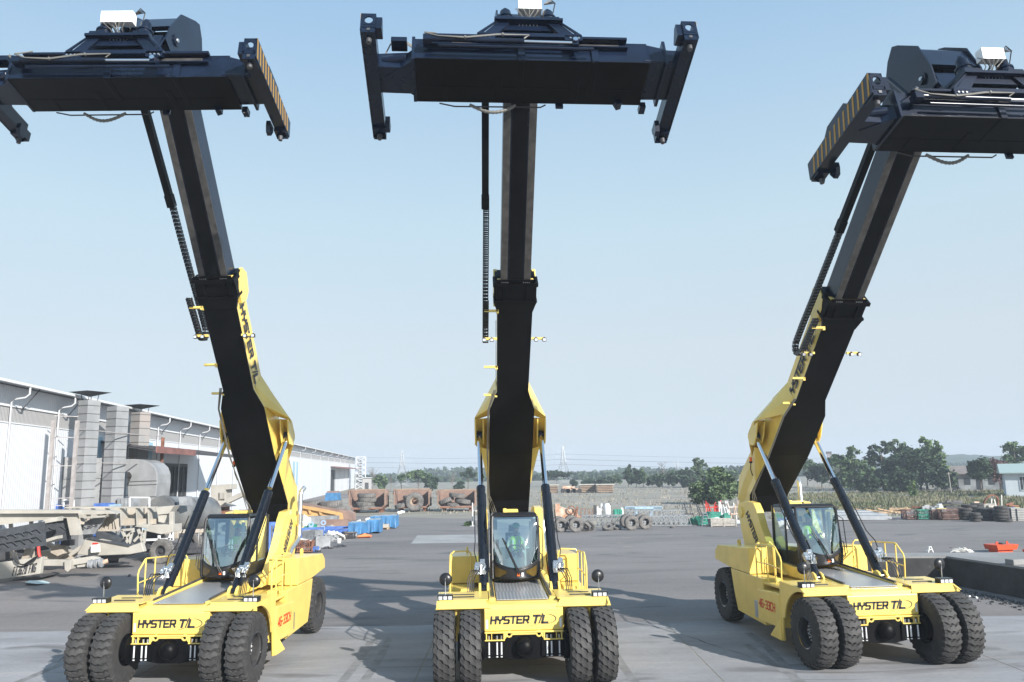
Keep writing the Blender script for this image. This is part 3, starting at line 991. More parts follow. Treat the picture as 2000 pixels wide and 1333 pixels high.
def chain_mesh():
    """energy chain: separate links along a path"""
    path = [(-.15, 11.15), (.42, 10.55), (1.2, 9.75), (2.0, 8.95), (2.40, 8.52), (2.46, 8.36), (2.38, 8.23), (2.22, 8.18), (2.06, 8.24), (1.9, 8.40), (1.2, 9.08)]
    P = [P3(y, z, -.76) for y, z in path]
    b = MB()
    # walk the path
    tot, seg = 0, []
    for a, c in zip(P[:-1], P[1:]):
        L = (c - a).length
        seg.append((tot, L, a, c))
        tot += L
    step = .105
    k = 0
    d = 0.0
    while d < tot:
        for t0, L, a, c in seg:
            if t0 <= d <= t0 + L:
                p = a + (c - a) * ((d - t0) / L)
                u = (c - a).normalized()
                break
        n = Vector((0, u.z, -u.y))
        rot = Matrix((Vector((1, 0, 0)), n, u)).transposed()
        for s in (-1, 1):
            b.box(p + Vector((s * .066, 0, 0)), (.02, .10, .085), rot)
        b.box(p, (.012, .06, .10), rot)
        b.box(p + n * .05 + u * .0, (.13, .012, .035), rot)
        b.box(p - n * .05 + u * .0, (.13, .012, .035), rot)
        if k % 1 == 0:
            b.tube([p + Vector((-.035, 0, 0)) - u * .055, p + Vector((-.035, 0, 0)) + u * .055], .009, 5, mi=1)
        d += step
        k += 1
    return b.data('cable_chain', ['plastic', 'hose'])
def chaintube_mesh():
    b = MB()
    a, c = P3(-.15, 11.15, -.78), P3(-2.3, 13.35, -.80)
    u = (c - a).normalized()
    n = Vector((0, u.z, -u.y))
    rot = Matrix((Vector((1, 0, 0)), n, u)).transposed()
    b.box((a + c) / 2, (.165, .15, (c - a).length), rot)
    b.box(a + u * .12, (.19, .18, .32), rot)
    b.box(c - u * .1 + Vector((.2, 0, 0)), (.5, .08, .12), rot)
    return b.data('cable_guide', 'matte_black')
def step_mesh():
    b = MB()
    b.box((0, 0, 0), (.36, .10, .055))
    b.box((.16, 0, -.02), (.06, .10, .10))
    return b.data('step_bar', 'yellow')
def worklight_mesh():
    b = MB()
    b.box((0, 0, 0), (.10, .07, .09))
    b.box((0, -.038, -.005), (.075, .012, .065), mi=1)
    b.box((0, 0, .055), (.03, .03, .03))
    return b.data('work_light', ['plastic', 'lamp'])
def boomtext(s):
    b = MB()
    A, B_ = P3(1.80, 9.00, 0), P3(3.58, 6.93, 0)
    u = (B_ - A).normalized()
    if s > 0:      # right side of the picture: reads downwards
        X = u
        X = (X + Vector((-.012, 0, 0))).normalized()
        Yd = Vector((1, 0, 0)).cross(X)
        O = A + Vector((.462, 0, 0)) - Yd * .13
    else:
        X = -u
        X = (X + Vector((-.012, 0, 0))).normalized()
        Yd = Vector((-1, 0, 0)).cross(X)
        O = B_ + Vector((-.436, 0, 0)) - Yd * .13
    logo(b, O + Vector((s * .012, 0, 0)), X, Yd, .26, (B_ - A).length)
    return b.data('lettering', 'text_black')
def towertext(s):
    b = MB()
    A, B_ = Vector((s * .937, 5.72, 3.30)), Vector((s * .937, 4.62, 1.85))
    u = (B_ - A).normalized()
    if s > 0: X, Yd, O = u, Vector((1, 0, 0)).cross(u), A
    else:
        X = u; Yd = Vector((-1, 0, 0)).cross(u); O = A
    logo(b, O - Yd * .10, X, Yd, .20, 1.75)
    return b.data('lettering', 'text_black')
def modeltext(s):
    b = MB()
    if s > 0: letters(b, '46-33CH', (2.002, 1.50, 1.0), (0, 1, 0), (0, 0, 1), .2, .98, th=.16, shear=.1, gap=.36)
    else: letters(b, '46-33CH', (-2.002, 2.64, 1.0), (0, -1, 0), (0, 0, 1), .2, .98, th=.16, shear=.1, gap=.36)
    return b.data('lettering', 'red')
def redmark(s):
    b = MB()
    b.prism([(3.9, 1.76), (3.9, 2.06), (3.97, 2.06), (3.97, 1.94), (4.1, 1.86), (4.18, 1.98), (4.18, 2.06), (4.26, 2.06), (4.26, 1.76)], s * .935, s * .945)
    return b.data('red_mark', 'red')
def exhaust_mesh():
    b = MB()
    b.tube([(1.0, 5.35, 2.3), (1.02, 5.5, 2.5), (1.05, 6.0, 2.72), (1.06, 6.1, 2.9), (1.06, 6.12, 4.05), (1.07, 6.16, 4.2), (1.12, 6.3, 4.3)], .07, 14)
    b.tube([(1.06, 6.12, 3.1), (1.06, 6.12, 3.5)], .085, 14)
    return b.data('exhaust_pipe', 'zinc', True)
def louver_mesh(s):
    b = MB()
    for k in range(8):
        b.box((s * 1.812, 3.15, .62 + .055 * k), (.03, .52, .03))
    b.bb(s * 1.8, s * 1.806, 2.88, 3.42, .58, 1.04)
    return b.data('louvre', 'zinc')
def beaconm():
    b = MB()
    b.lathe([(0, .05), (.06, .05)], axis='z', n=16)
    b.lathe([(.06, .045), (.17, .042), (.19, .02), (.192, 0)], axis='z', n=16, mi=1)
    b.tube([(0, 0, 0), (.02, .08, -.2), (.1, .12, -.4)], .015, 6)
    return b.data('beacon', ['plastic', 'orange'], True)

# ---- spreader in its own frame: x along the beam, y to the rear, z up, origin midway between the twistlocks
def spbeam_mesh(sx):
    b = MB()
    b.bb(-2.15, 2.3, -.70, .30, .08, .64)
    b.bb(-2.15, 2.3, -.72, .32, .06, .085, 2)  # bottom face in a darker black: underside shade put into the colour
    b.prism([(-2.9, .14), (-2.9, .5), (-2.2, .56), (-2.2, .12)], -.45, .18, axis='y')
    b.hull([(-2.2, -.62, .1), (-2.2, -.62, .42), (-2.75, -.2, .12), (-2.75, -.2, .36), (-2.2, .2, .1), (-2.2, .2, .42)])
    b.prism([(2.05, .12), (2.05, .60), (2.9, .56), (2.9, .14)], -.62, .24, axis='y')
    b.bb(2.60, 2.66, -.72, .34, .05, .70)
    b.hull([(2.3, -.70, .6), (2.62, -.70, .5), (2.62, -.70, .12), (2.3, -.70, .1), (2.3, -.6, .6), (2.62, -.6, .5), (2.62, -.6, .12), (2.3, -.6, .1)])
    b.bb(-2.2, -2.14, -.72, .32, .05, .68)
    # ribs, seams
    for x, y0, y1 in ((-.55, -.3, .31), (-.15, -.71, .0), (.95, -.3, .31), (1.25, -.71, .1), (-1.6, -.1, .31)):
        b.prism([(x - .06, .05), (x + .06, .05), (x + .06, .08), (x - .06, .08)], y0, y1, mi=2, axis='y')  # ribs share the black that paints in the underside shade
    b.bb(-2.1, 2.05, -.08, -.06, .052, .07, 2)
    for x in (-.14, 1.26):
        b.bb(x - .07, x + .07, -.74, -.70, .06, .40)
    # front guide rail
    b.bb(-1.9, 1.9, -.82, -.70, .60, .66)
    b.bb(-1.9, 1.9, -.80, -.70, .40, .43)
    b.bb(-1.45, -.2, -.712, -.70, .47, .57, mi=1)
    b.bb(.6, 1.75, -.712, -.70, .47, .57, mi=1)
    b.bb(2.3, 2.42, .3, .5, .0, .14)
    b.prism([(1.75, .05), (1.9, .05), (1.9, -.06), (1.8, -.1)], .16, .32, axis='y')
    b.bb(.6, .75, .3, .36, -.04, .1)
    # left cable gear
    b.box((-2.45, -.55, .66), (.3, .25, .12))
    b.tube([(-2.75, -.4, .35), (-2.3, -.5, .35)], .09, 12)
    b.tube([(2.2, -.68, .15), (2.75, -.68, .15)], .04, 8)
    return b.data('spreader_beam', ['navy', 'worn', 'matte_black'])
def endbeam_mesh(s):
    b = MB()
    x0, x1 = s * 2.82, s * 3.05
    b.bb(x0, x1, -1.15, 1.15, .06, .36)
    # front twistlock head with oval socket
    n = 16
    for yy, hh in ((-1.15, .62), (1.15, .34)):
        c = (s * 2.935, yy, 0)
        q = .14
        outer = [(-q, -.18), (q, -.18), (q, .12), (-q, .12)]
        b.bb(s * 2.81, s * 3.06, yy - .17, yy + .14, .0, .15 if yy < 0 else .22)
    # raised head frame
    b.bb(s * 2.81, s * 2.84, -1.33, -1.02, .13, .50)
    b.bb(s * 3.03, s * 3.06, -1.33, -1.02, .13, .50)
    b.bb(s * 2.81, s * 3.06, -1.33, -1.29, .13, .20)
    b.bb(s * 2.81, s * 3.06, -1.33, -1.29, .44, .50)
    b.bb(s * 2.81, s * 3.06, -1.08, -1.02, .13, .50)
    for a in range(n):                      # ring of the socket
        t0, t1 = 2 * math.pi * a / n, 2 * math.pi * (a + 1) / n
        def sq(t):
            m = max(abs(math.cos(t)), abs(math.sin(t)))
            return (.115 * math.cos(t) / m, .13 * math.sin(t) / m)
        def el(t): return (.075 * math.cos(t), .095 * math.sin(t))
        vs = []
        for y in (-1.335, -1.31):
            for f, t in ((sq, t0), (sq, t1), (el, t1), (el, t0)):
                u, v = f(t)
                vs.append((s * 2.935 + u, y, .32 + v))
        b.add(vs, [(0, 1, 2, 3), (7, 6, 5, 4), (0, 4, 5, 1), (1, 5, 6, 2), (2, 6, 7, 3), (3, 7, 4, 0)])
    # lugs
    b.prism([(-1.3, .14), (-1.3, .44), (-1.2, .44), (-1.02, .22), (-1.06, .14)], s * 2.70, s * 2.81)
    b.prism([(.75, -.02), (.8, -.16), (.92, -.18), (1.02, -.02), (1.02, .1), (.75, .1)], s * 2.70, s * 2.79)
    # outer plate with raised middle
    b.prism([(-1.33, .05), (-1.33, .50), (1.25, .42), (1.3, .05)], s * 3.06, s * 3.08)
    b.prism([(-.6, .36), (-.35, .66), (.35, .66), (.75, .36)], s * 2.9, s * 3.02)
    # bottom guide nose
    b.hull([(s * 2.8, 1.2, .02), (s * 3.08, 1.2, .02), (s * 2.85, 1.3, .1), (s * 3.03, 1.3, .1), (s * 2.85, 1.16, -.1), (s * 3.0, 1.16, -.1)])
    b.lathe([(-.1, .045), (0, .055)], c=(s * 2.93, -1.17, 0), axis='z', n=12, mi=1)
    b.lathe([(-.15, .045), (-.05, .055)], c=(s * 2.93, 1.13, 0), axis='z', n=12, mi=1)
    b.box((s * 2.93, -1.325, .07), (.06, .02, .06), mi=1)
    return b.data('end_beam', ['navy', 'dull_steel'])
def stripes_mesh(s):
    b = MB()
    X = s * 3.082
    for k in range(13):
        y = -1.24 + k * .19
        top = .475 - (y + 1.33) * .031
        dy = .13
        b.prism([(y, .07), (y + .06, .07), (y + .06 - dy * .9, top), (y - dy * .9, top)], X, X + s * .003)
    return b.data('hazard_stripes', 'stripe_yellow')
def mast_mesh():
    b = MB()
    for y in (-.82, .42):
        for s in (-1, 1):
            b.hull([(s * .95, y, .6), (s * .66, y, .6), (s * .60, y, 1.02), (s * .36, y, 1.02), (s * .95, y + .12, .6), (s * .66, y + .12, .6), (s * .60, y + .12, 1.02), (s * .36, y + .12, 1.02)])
            b.prism([(s * .98, .6), (s * 1.0, .66), (s * .62, 1.04), (s * .58, 1.04)], y - .03, y + .0, axis='y')
        b.bb(-.98, .98, y - .05, y + .14, .56, .66)
        b.bb(-.5, .5, y + .05, y + .1, .86, 1.02)
    b.bb(-.66, .66, -.90, .60, 1.02, 1.08)
    b.bb(-1.0, -.9, -.82, .5, .56, .68)
    b.bb(.9, 1.0, -.82, .5, .56, .68)
    # bolted feet
    b.bb(-1.0, -.66, -.87, -.80, .48, .62)
    b.bb(.66, 1.0, -.87, -.80, .48, .62)
    for x in (-.93, -.85, -.77, .77, .85, .93):
        b.lathe([(-.02, .02), (0, .02)], c=(x, -.872, .53), axis='y', n=8, mi=1)
    for k in range(6):
        b.lathe([(-.01, .012), (0, .012)], c=(-.18 + .07 * k, -.775, 1.0), axis='y', n=6, mi=1)
    return b.data('carriage', ['navy', 'zinc'])
def rotator_mesh():
    b = MB()
    b.lathe([(1.15, .55), (1.25, .55), (1.25, .48), (1.35, .48), (1.35, 0)], c=(0, .1, 0), axis='z', n=32)
    for s in (-1, 1):
        c = (s * .42, -.62, 0)
        b.lathe([(1.15, .19), (1.22, .19), (1.23, .15), (1.38, .15), (1.39, .17), (1.43, .17), (1.44, .12), (1.62, .11), (1.64, .07), (1.72, .05)], c=c, axis='z', n=24)
        b.hull([(s * .25, -.85, 1.15), (s * .62, -.85, 1.15), (s * .7, -.3, 1.15), (s * .2, -.3, 1.15), (s * .3, -.85, 1.24), (s * .6, -.85, 1.24), (s * .7, -.3, 1.22), (s * .2, -.3, 1.22)])
    # hanger up to the boom pin
    b.hull([(-.40, .0, 1.35), (.40, .0, 1.35), (-.40, .6, 1.35), (.40, .6, 1.35), (-.40, .15, 2.05), (.40, .15, 2.05), (-.40, .55, 2.1), (.40, .55, 2.1)])
    b.lathe([(-.6, .07), (.6, .07)], c=(0, .358, 1.998), axis='x', n=16)
    for s in (-1, 1):
        b.hull([(s * .42, -.1, 1.3), (s * .46, -.1, 1.3), (s * .42, .9, 1.3), (s * .46, .9, 1.3), (s * .42, .2, 2.1), (s * .46, .2, 2.1), (s * .42, .55, 2.1), (s * .46, .55, 2.1)])
    return b.data('rotator', 'navy', True)
def junction_mesh(dx, two=True):
    b = MB()
    if two:
        b.box((dx - .17, -.72, 1.62), (.33, .18, .26), (R(10), 0, 0))
        b.box((dx + .17, -.72, 1.62), (.33, .18, .26), (R(10), 0, 0))
    else:
        b.box((dx, -.72, 1.62), (.46, .2, .24), (R(10), 0, 0))
    return b.data('junction_box', 'white_box')
def wires_mesh(dx):
    b = MB()
    rnd = random.Random(5)
    for k in range(10):
        x = dx - .28 + k * .06
        b.tube([(x, -.72, 1.56), (x + rnd.uniform(-.02, .02), -.80, 1.46), (x * .7 + rnd.uniform(-.1, .1), -.74, 1.32), (x * .5, -.6, 1.22)], .010, 5, mi=k % 2)
    for k in range(4):
        b.tube([(dx + .3, -.7, 1.75), (dx + .42 + .03 * k, -.72, 1.9 - .04 * k), (dx + .52, -.7, 1.8), (dx + .45, -.6, 1.5), (.42, -.6, 1.6)], .012, 5, mi=1)
    return b.data('cable', ['grey_hose', 'hose'], True)
def sidecyl_mesh():
    b = MB()
    b.tube([(-1.85, -.93, .36), (-.1, -.93, .34)], .05, 14)
    b.box((-1.9, -.88, .36), (.16, .2, .14))
    b.box((.86, -.88, .34), (.12, .18, .2))
    b.tube([(-.1, -.93, .34), (.84, -.93, .33)], .028, 12, mi=1)
    b.lathe([(-.03, .05), (.0, .05)], c=(.86, -.99, .34), axis='y', n=14, mi=1)
    b.tube([(-1.7, -.90, .22), (1.2, -.90, .20)], .03, 10)
    return b.data('shift_cylinder', ['navy', 'chrome'], True)
def sphose_mesh():
    b = MB()
    for k in range(2):
        d = .02 * k
        b.tube([(-1.75, -.76, .72 + d), (-1.8, -.86, .62), (-1.95, -.96, .48 + d), (-1.7, -1.0, .36), (-1.2, -1.0, .32 + d), (-.6, -1.0, .42 + d), (.0, -.98, .46), (-.1, -.95, .40)], .012, 6)
    for k in range(3):
        b.tube([(-2.2, -.4, .74 + .03 * k), (-2.4, -.5, .82 + .03 * k), (-2.62, -.5, .72), (-2.72, -.42, .52)], .014, 6)
    b.box((-1.2, -1.0, .33), (.03, .05, .05))
    b.box((-.5, -1.0, .43), (.03, .05, .05))
    return b.data('hose', 'grey_hose', True)
def loop_mesh():
    b = MB()
    pts = [(-1.1 + .9 * i / 12, .34, .02 - .20 * math.sin(math.pi * i / 12)) for i in range(13)]
    b.tube(pts, .03, 8)
    for p in pts[1:-1]:
        b.lathe([(-.012, .038), (.012, .038)], c=p, axis='x', n=8)
    b.tube([(-1.7, .34, .05), (-1.4, .36, -.01), (.3, .34, -.02), (.4, .33, .04)], .015, 6, mi=1)
    return b.data('hose', ['grey_hose', 'hose'], True)

def machine(key, x, y, yaw, dB, dcab, tilt, syaw, sshift, pat, label, box_dx, plabel):
    root = empty('reach_stacker', (x, y, 0), yaw, label, 'reach stacker', 'yellow reach stackers lined up with raised booms')
    sh = shared
    bev = lambda o, w_=.012: (setattr(o.modifiers.new('bevel', 'BEVEL'), 'width', w_), o)[1]
    ch = bev(inst('chassis', sh('ch', chassis_mesh), root))
    inst('lettering', sh('tf', text_front), ch)
    for s in (-1, 1):
        inst('sticker', sh('st', sticker_mesh), ch, (s * .84, 0, 0))
        inst('lettering', sh(('tt', s), lambda: towertext(s)), ch)
        inst('lettering', sh(('mt', s), lambda: modeltext(s)), ch, label='red model number')
        inst('red_mark', sh(('rm', s), lambda: redmark(s)), ch)
        inst('louvre', sh(('lv', s), lambda: louver_mesh(s)), ch)
    deck = MB()
    deck.prism([(.3, 1.76), (.3, 1.775), (2.6 + dcab, 1.90), (2.6 + dcab, 1.885)], -.60, .60)
    deck.build('deck_plate', 'deck', root)
    gl = MB()
    for s in (-1, 1):
        gl.prism([(.5, 1.81), (.5, 1.85), (4.2, 2.06), (4.2, 2.02)], s * .65, s * .70)
    gl.build('cab_rail', 'worn', root)
    inst('axle', sh('ax', axle_mesh), root)
    for xb in (-.80, -.62, -.52, .52, .62, .80):
        inst('axle_bolt', sh('ab', bolts_mesh), root, (xb, 0, 0))
        inst('bolt_nut', sh('an', nut_mesh), root, (xb, 0, 0))
        inst('bolt_stud', sh('as', stud_mesh), root, (xb, 0, 0))
    for s in (-1, 1):
        f = inst('fender', sh(('fe', s), lambda: fender_mesh(s)), root)
        for yy in (.45, .8):
            inst('grip_strip', sh(('gs', s), lambda: slits_mesh(s)), f, (0, yy, 0))
        inst('railing', sh(('ra', s), lambda: railing_mesh(s)), root)
        inst('light_cluster', sh('lc', lightbox_mesh), root, (s * 1.79, .24, 1.87))
        inst('mirror', sh('mi', mirror_mesh), root, (s * 1.79, .30, 1.92), (0, 0, s * R(6)))
        for xx in (1.22, 1.80):
            wl = inst('wheel', TY_DIAG if pat == 'diag' else TY_WAVE, root, (s * xx, 0, .81), (R(random.uniform(0, 12)), 0, 0 if s > 0 or pat == 'wave' else 0))
            inst('rim', RIM[s], wl)
        wl = inst('wheel', TY_WAVE, root, (s * 1.54, 6.0, .81), (R(5), 0, 0))
        inst('rim', RIM[s], wl)
    inst('exhaust_pipe', sh('ex', exhaust_mesh), root)
    # cab
    cy = 2.0 + dcab
    cb = inst('cab', sh('cb', cab_body_mesh), root, (-.04, cy, .05 * dcab))
    inst('windscreen', sh('ws', windscreen_mesh), cb)
    for s in (-1, 1):
        inst('side_window', sh(('sg', s), lambda: side_glass_mesh(s)), cb)
        inst('nose_panel', sh(('np', s), lambda: nose_panel_mesh(s)), cb)
        inst('grab_rail', sh(('cm', s), lambda: cab_mirror_mesh(s)), cb)
    inst('wiper', sh('wi', wiper_mesh), cb)
    inst('seat', sh('cf', cab_fit_mesh), cb)
    inst('steering_wheel', sh('sw', wheel_ring_mesh), cb)
    inst('lining', sh('li', lining_mesh), cb)
    inst('warning_sticker', sh('ds', decals_mesh), cb)
    yb = MB()
    yb.bb(-.24, .16, 1.5, 1.85, 3.57, 3.67)
    yb.bb(-.26, -.16, 1.45, 1.6, 3.57, 3.70)
    yb.build('roof_box', 'yellow', cb, bevel=.02)
    # boom
    bm_ = bev(inst('boom', sh('bm', boom_mesh), root, (0, PV[0], PV[1]), (dB, 0, 0)), .01)
    inst('belly_plate', sh('be', belly_mesh), bm_)
    inst('collar', sh('co', collar_mesh), bm_)
    inst('inner_boom', sh('ib', inner_mesh), bm_)
    inst('boom_head', sh('bh', head_mesh), bm_)
    inst('cable_chain', sh('cc', chain_mesh), bm_)
    inst('cable_guide', sh('cg', chaintube_mesh), bm_)
    for s in (-1, 1):
        inst('lettering', sh(('bt', s), lambda: boomtext(s)), bm_)
    for q in ((1.42, 8.85), (2.62, 7.53), (3.27, 6.83)):
        inst('step_bar', sh('sb', step_mesh), bm_, P3(*q, -.62))
    for s in (-1, 1):
        inst('light_bar', sh('lbr', lambda: MB().box((0, 0, 0), (.36, .06, .06)).data('light_bar', 'yellow')), bm_, P3(1.95, 8.2, s * .64))
    for xx in (-.80, -.60, .58, .80):
        inst('work_light', sh('wl', worklight_mesh), bm_, P3(1.90, 8.16, xx))
    inst('beacon', sh('bc', beaconm), bm_, P3(5.45, 4.92, -.88))
    hs = MB()
    for k in range(3):
        o_ = .03 * k
        hs.tube([P3(3.1, 6.95, -.46 - o_), P3(3.5, 6.42, -.66 - o_ * .5), P3(4.6, 5.15, -.67 - o_ * .5), P3(5.9, 3.98, -.67 + o_), P3(6.0, 3.75, -.62 + o_ * 2), P3(6.1, 3.4, -.5 + o_ * 2)], .012, 6)
    hs.build('hose', 'grey_hose', bm_, smooth=True)
    # lift cylinders from the deck clevis to the boom ear
    cs, sn = math.cos(dB), math.sin(dB)
    ty, tz = 4.9 - PV[0], 5.78 - PV[1]
    top = Vector((0, PV[0] + ty * cs - tz * sn, PV[1] + ty * sn + tz * cs))
    for s in (-1, 1):
        a = Vector((s * .88, 1.5, 1.84))
        t = Vector((s * .92, top.y, top.z))
        d = t - a
        L = d.length
        q = d.to_track_quat('Z', 'Y')
        # keep local x sideways
        zz = d.normalized()
        xx_ = Vector((1, 0, 0)); yy_ = zz.cross(xx_).normalized(); xx_ = yy_.cross(zz)
        mt = Matrix((xx_, yy_, zz)).transposed().to_4x4()
        cyl = inst('lift_cylinder', sh('cy', barrel_mesh), root)
        cyl.matrix_local = Matrix.Translation(a) @ mt
        rod = inst('piston_rod', sh('ro', rod_mesh), cyl)
        rod.scale = (1, 1, 1)
        rod.location = (0, 0, L - 5.15)
        inst('rod_eye', sh('ry', eye_mesh), cyl, (0, 0, L - 5.15))
        inst('valve_block', sh('vb', valve_mesh), cyl, (s * .1, .0, 0))
        inst('hose', sh(('vh', s), lambda: vhose_mesh(s)), cyl, (s * .06, 0, 0))
    # spreader
    py, pz = -3.35 - PV[0], 13.71 - PV[1]
    Y = PV[0] + py * cs - pz * sn
    Z = PV[1] + py * sn + pz * cs
    Mx = Matrix.Translation((0, Y, Z)) @ Matrix.Rotation(syaw, 4, 'Z') @ Matrix.Rotation(tilt, 4, 'X') @ Matrix.Translation((-.039 + sshift, -.358, -1.998))
    spb = bev(inst('spreader', sh('sp', lambda: spbeam_mesh(0)), root), .008)
    spb.matrix_local = Mx
    for s in (-1, 1):
        eb = inst('end_beam', sh(('eb', s), lambda: endbeam_mesh(s)), spb)
    for s in (-1, 1):
        inst('hazard_stripes', sh(('hs', s), lambda: stripes_mesh(s)), spb)
    o0 = (-sshift, 0, 0)
    inst('carriage', sh('ma', mast_mesh), spb, o0)
    inst('rotator', sh('rt', rotator_mesh), spb, (o0[0], 0, -.06))
    inst('junction_box', junction_mesh(box_dx, key == 'L'), spb, o0)
    inst('cable', wires_mesh(box_dx), spb, o0)
    inst('shift_cylinder', sh('sc', sidecyl_mesh), spb)
    inst('hose', sh('sho', sphose_mesh), spb)
    inst('hose', sh('lo', loop_mesh), spb)
    # driver sits in the cab
    c, s_ = math.cos(yaw), math.sin(yaw)
    lx, ly = .02, cy + 1.02
    wp = Vector((x + c * lx - s_ * ly, y + s_ * lx + c * ly, 2.45 + .05 * dcab))
    person('person', None, wp, yaw, plabel)
    return root

machine('L', -7.9652, 18.9467, -.0371, -.0784, .761, -.216, .051, .016, 'wave',
        'left yellow reach stacker, two white boxes on its spreader, beside the beige screening machines', .12 - .25,
        'driver in green helmet and hi-vis vest in the left reach stacker cab')
machine('C', .1670, 18.7663, .0552, 0, 0, -.375, .016, -.025, 'diag',
        'middle yellow reach stacker seen head-on, its spreader reaching the top of the photo', .06,
        'driver in green helmet and hi-vis vest in the middle reach stacker cab')
machine('R', 8.8750, 19.8664, .1061, .09596, .576, -.261, -.014, .096, 'wave',
        'right yellow reach stacker beside the low concrete ramp, boom leaning right', .14,
        'driver in green helmet and green vest in the right reach stacker cab')
# ---------------------------------------------------------------- ground
def ground_mat(name, c1, c2, sc, c3=None, rough=.85, stains=None, bump=.15, streak=None, fine=None):
    m = mat(name, c1, rough)
    n = m.node_tree
    b = n.nodes['Principled BSDF']
    tc = n.nodes.new('ShaderNodeTexCoord')
    mp = n.nodes.new('ShaderNodeMapping')
    if streak: mp.inputs['Scale'].default_value = streak
    n.links.new(tc.outputs['Object'], mp.inputs[0])
    t = n.nodes.new('ShaderNodeTexNoise')
    t.inputs['Scale'].default_value = sc
    t.inputs['Detail'].default_value = 10
    t.inputs['Roughness'].default_value = .62
    n.links.new(mp.outputs[0], t.inputs['Vector'])
    r = ramp_nodes(m, t.outputs['Fac'], [c1, c2], [.36, .66])
    out = r.outputs[0]
    f = n.nodes.new('ShaderNodeTexNoise')
    f.inputs['Scale'].default_value = 45
    f.inputs['Detail'].default_value = 4
    if fine:
        f.inputs['Scale'].default_value = 5
        f.inputs['Detail'].default_value = 9
        f.inputs['Roughness'].default_value = .7
        mf = n.nodes.new('ShaderNodeMapping')
        mf.inputs['Scale'].default_value = fine
        mf.inputs['Rotation'].default_value[2] = .06
        n.links.new(tc.outputs['Object'], mf.inputs[0])
        n.links.new(mf.outputs[0], f.inputs['Vector'])
    else:
        n.links.new(tc.outputs['Object'], f.inputs['Vector'])
    rf = ramp_nodes(m, f.outputs['Fac'], [(.72, .72, .72), (1.2, 1.2, 1.2)], [.28, .72])
    mm = n.nodes.new('ShaderNodeMix')
    mm.data_type = 'RGBA'
    mm.blend_type = 'MULTIPLY'
    mm.inputs[0].default_value = 1
    n.links.new(out, mm.inputs[6])
    n.links.new(rf.outputs[0], mm.inputs[7])
    out = mm.outputs[2]
    if stains:
        t3 = n.nodes.new('ShaderNodeTexNoise')
        t3.inputs['Scale'].default_value = stains[1]
        t3.inputs['Detail'].default_value = 7
        t3.inputs['Distortion'].default_value = 1.5
        n.links.new(mp.outputs[0], t3.inputs['Vector'])
        r3 = ramp_nodes(m, t3.outputs['Fac'], [(0, 0, 0), (1, 1, 1)], [stains[2], stains[2] + .12])
        m3 = n.nodes.new('ShaderNodeMix')
        m3.data_type = 'RGBA'
        n.links.new(r3.outputs[0], m3.inputs[0])
        n.links.new(out, m3.inputs[6])
        m3.inputs[7].default_value = (*stains[0], 1)
        out = m3.outputs[2]
    n.links.new(out, b.inputs['Base Color'])
    bp = n.nodes.new('ShaderNodeBump')
    bp.inputs['Strength'].default_value = bump
    bp.inputs['Distance'].default_value = .03
    n.links.new(f.outputs['Fac'], bp.inputs['Height'])
    n.links.new(bp.outputs[0], b.inputs['Normal'])
    return m
M['asphalt'] = ground_mat('asphalt', (.152, .140, .135), (.214, .197, .187), .10, stains=((.10, .098, .10), .3, .57), streak=(.45, 1.6, 1), fine=(.8, 3, 1))
M['concrete'] = ground_mat('concrete', (.20, .20, .207), (.315, .315, .325), .3, stains=((.14, .138, .14), .45, .56), streak=(.5, 1.6, 1), fine=(1.2, 9, 1))
M['patch'] = ground_mat('concrete_patch', (.26, .26, .255), (.34, .335, .33), .5)
M['soil'] = ground_mat('dry_soil', (.20, .185, .145), (.33, .30, .26), .09, bump=.5, stains=((.22, .21, .155), .05, .52), streak=(.45, 1.5, 1), fine=(.12, .5, 1))
M['rampside'] = ground_mat('stained_concrete', (.022, .022, .023), (.055, .055, .055), .9, stains=((.16, .16, .155), 1.1, .64))
M['ramptop'] = ground_mat('ramp_concrete', (.20, .20, .195), (.28, .275, .27), .5)

def sheet(name, pts, z, m, kind='structure'):
    b = MB()
    b.add([(x, y, z) for x, y in pts], [tuple(range(len(pts)))])
    return tag(b.build(name, m), kind=kind)
g = MB()
g.bb(-900, 900, -30, 2600, -.3, 0)
tag(g.build('ground', 'soil'), kind='structure')
sheet('asphalt_yard', [(-60, 25.7), (60, 25.7), (90, 45), (75, 68), (38, 74.5), (22, 71), (14, 66.5), (4, 66), (1, 70), (-4, 81), (-12, 86), (-30, 100), (-34, 190), (-70, 190)], .004, 'asphalt')
# concrete apron: slabs with open joints
cm = MB()
xs = [-40, -24, -16.2, -9.1, -2.35, 4.6, 11.6, 18.5, 26, 40]
ys = [-30, 2, 9, 15.2, 20.4, 25.72]
for i in range(len(xs) - 1):
    for j in range(len(ys) - 1):
        e = .018
        cm.bb(xs[i] + e, xs[i + 1] - e, ys[j] + e, ys[j + 1] - e, .001, .006)
tag(cm.build('concrete_apron', 'concrete'), kind='structure')
sheet('concrete_patch', [(-7.0, 54.3), (-2.2, 54.3), (-2.4, 61.2), (-7.4, 61.2)], .008, 'patch')
mk = MB()
rnd = random.Random(11)
for k in range(16):
    p = [G(x, y, .0085) for x, y in [(rnd.uniform(1150, 1990), rnd.uniform(1038, 1075))]][0]
    mk.box((p.x, p.y, .0085), (rnd.uniform(.3, .6), .07, .002), (0, 0, rnd.uniform(-.3, .3)))
mk.build('paint_marks', mat('old_paint', (.42, .40, .30), .9))
tag(bpy.data.objects['paint_marks'], kind='structure')

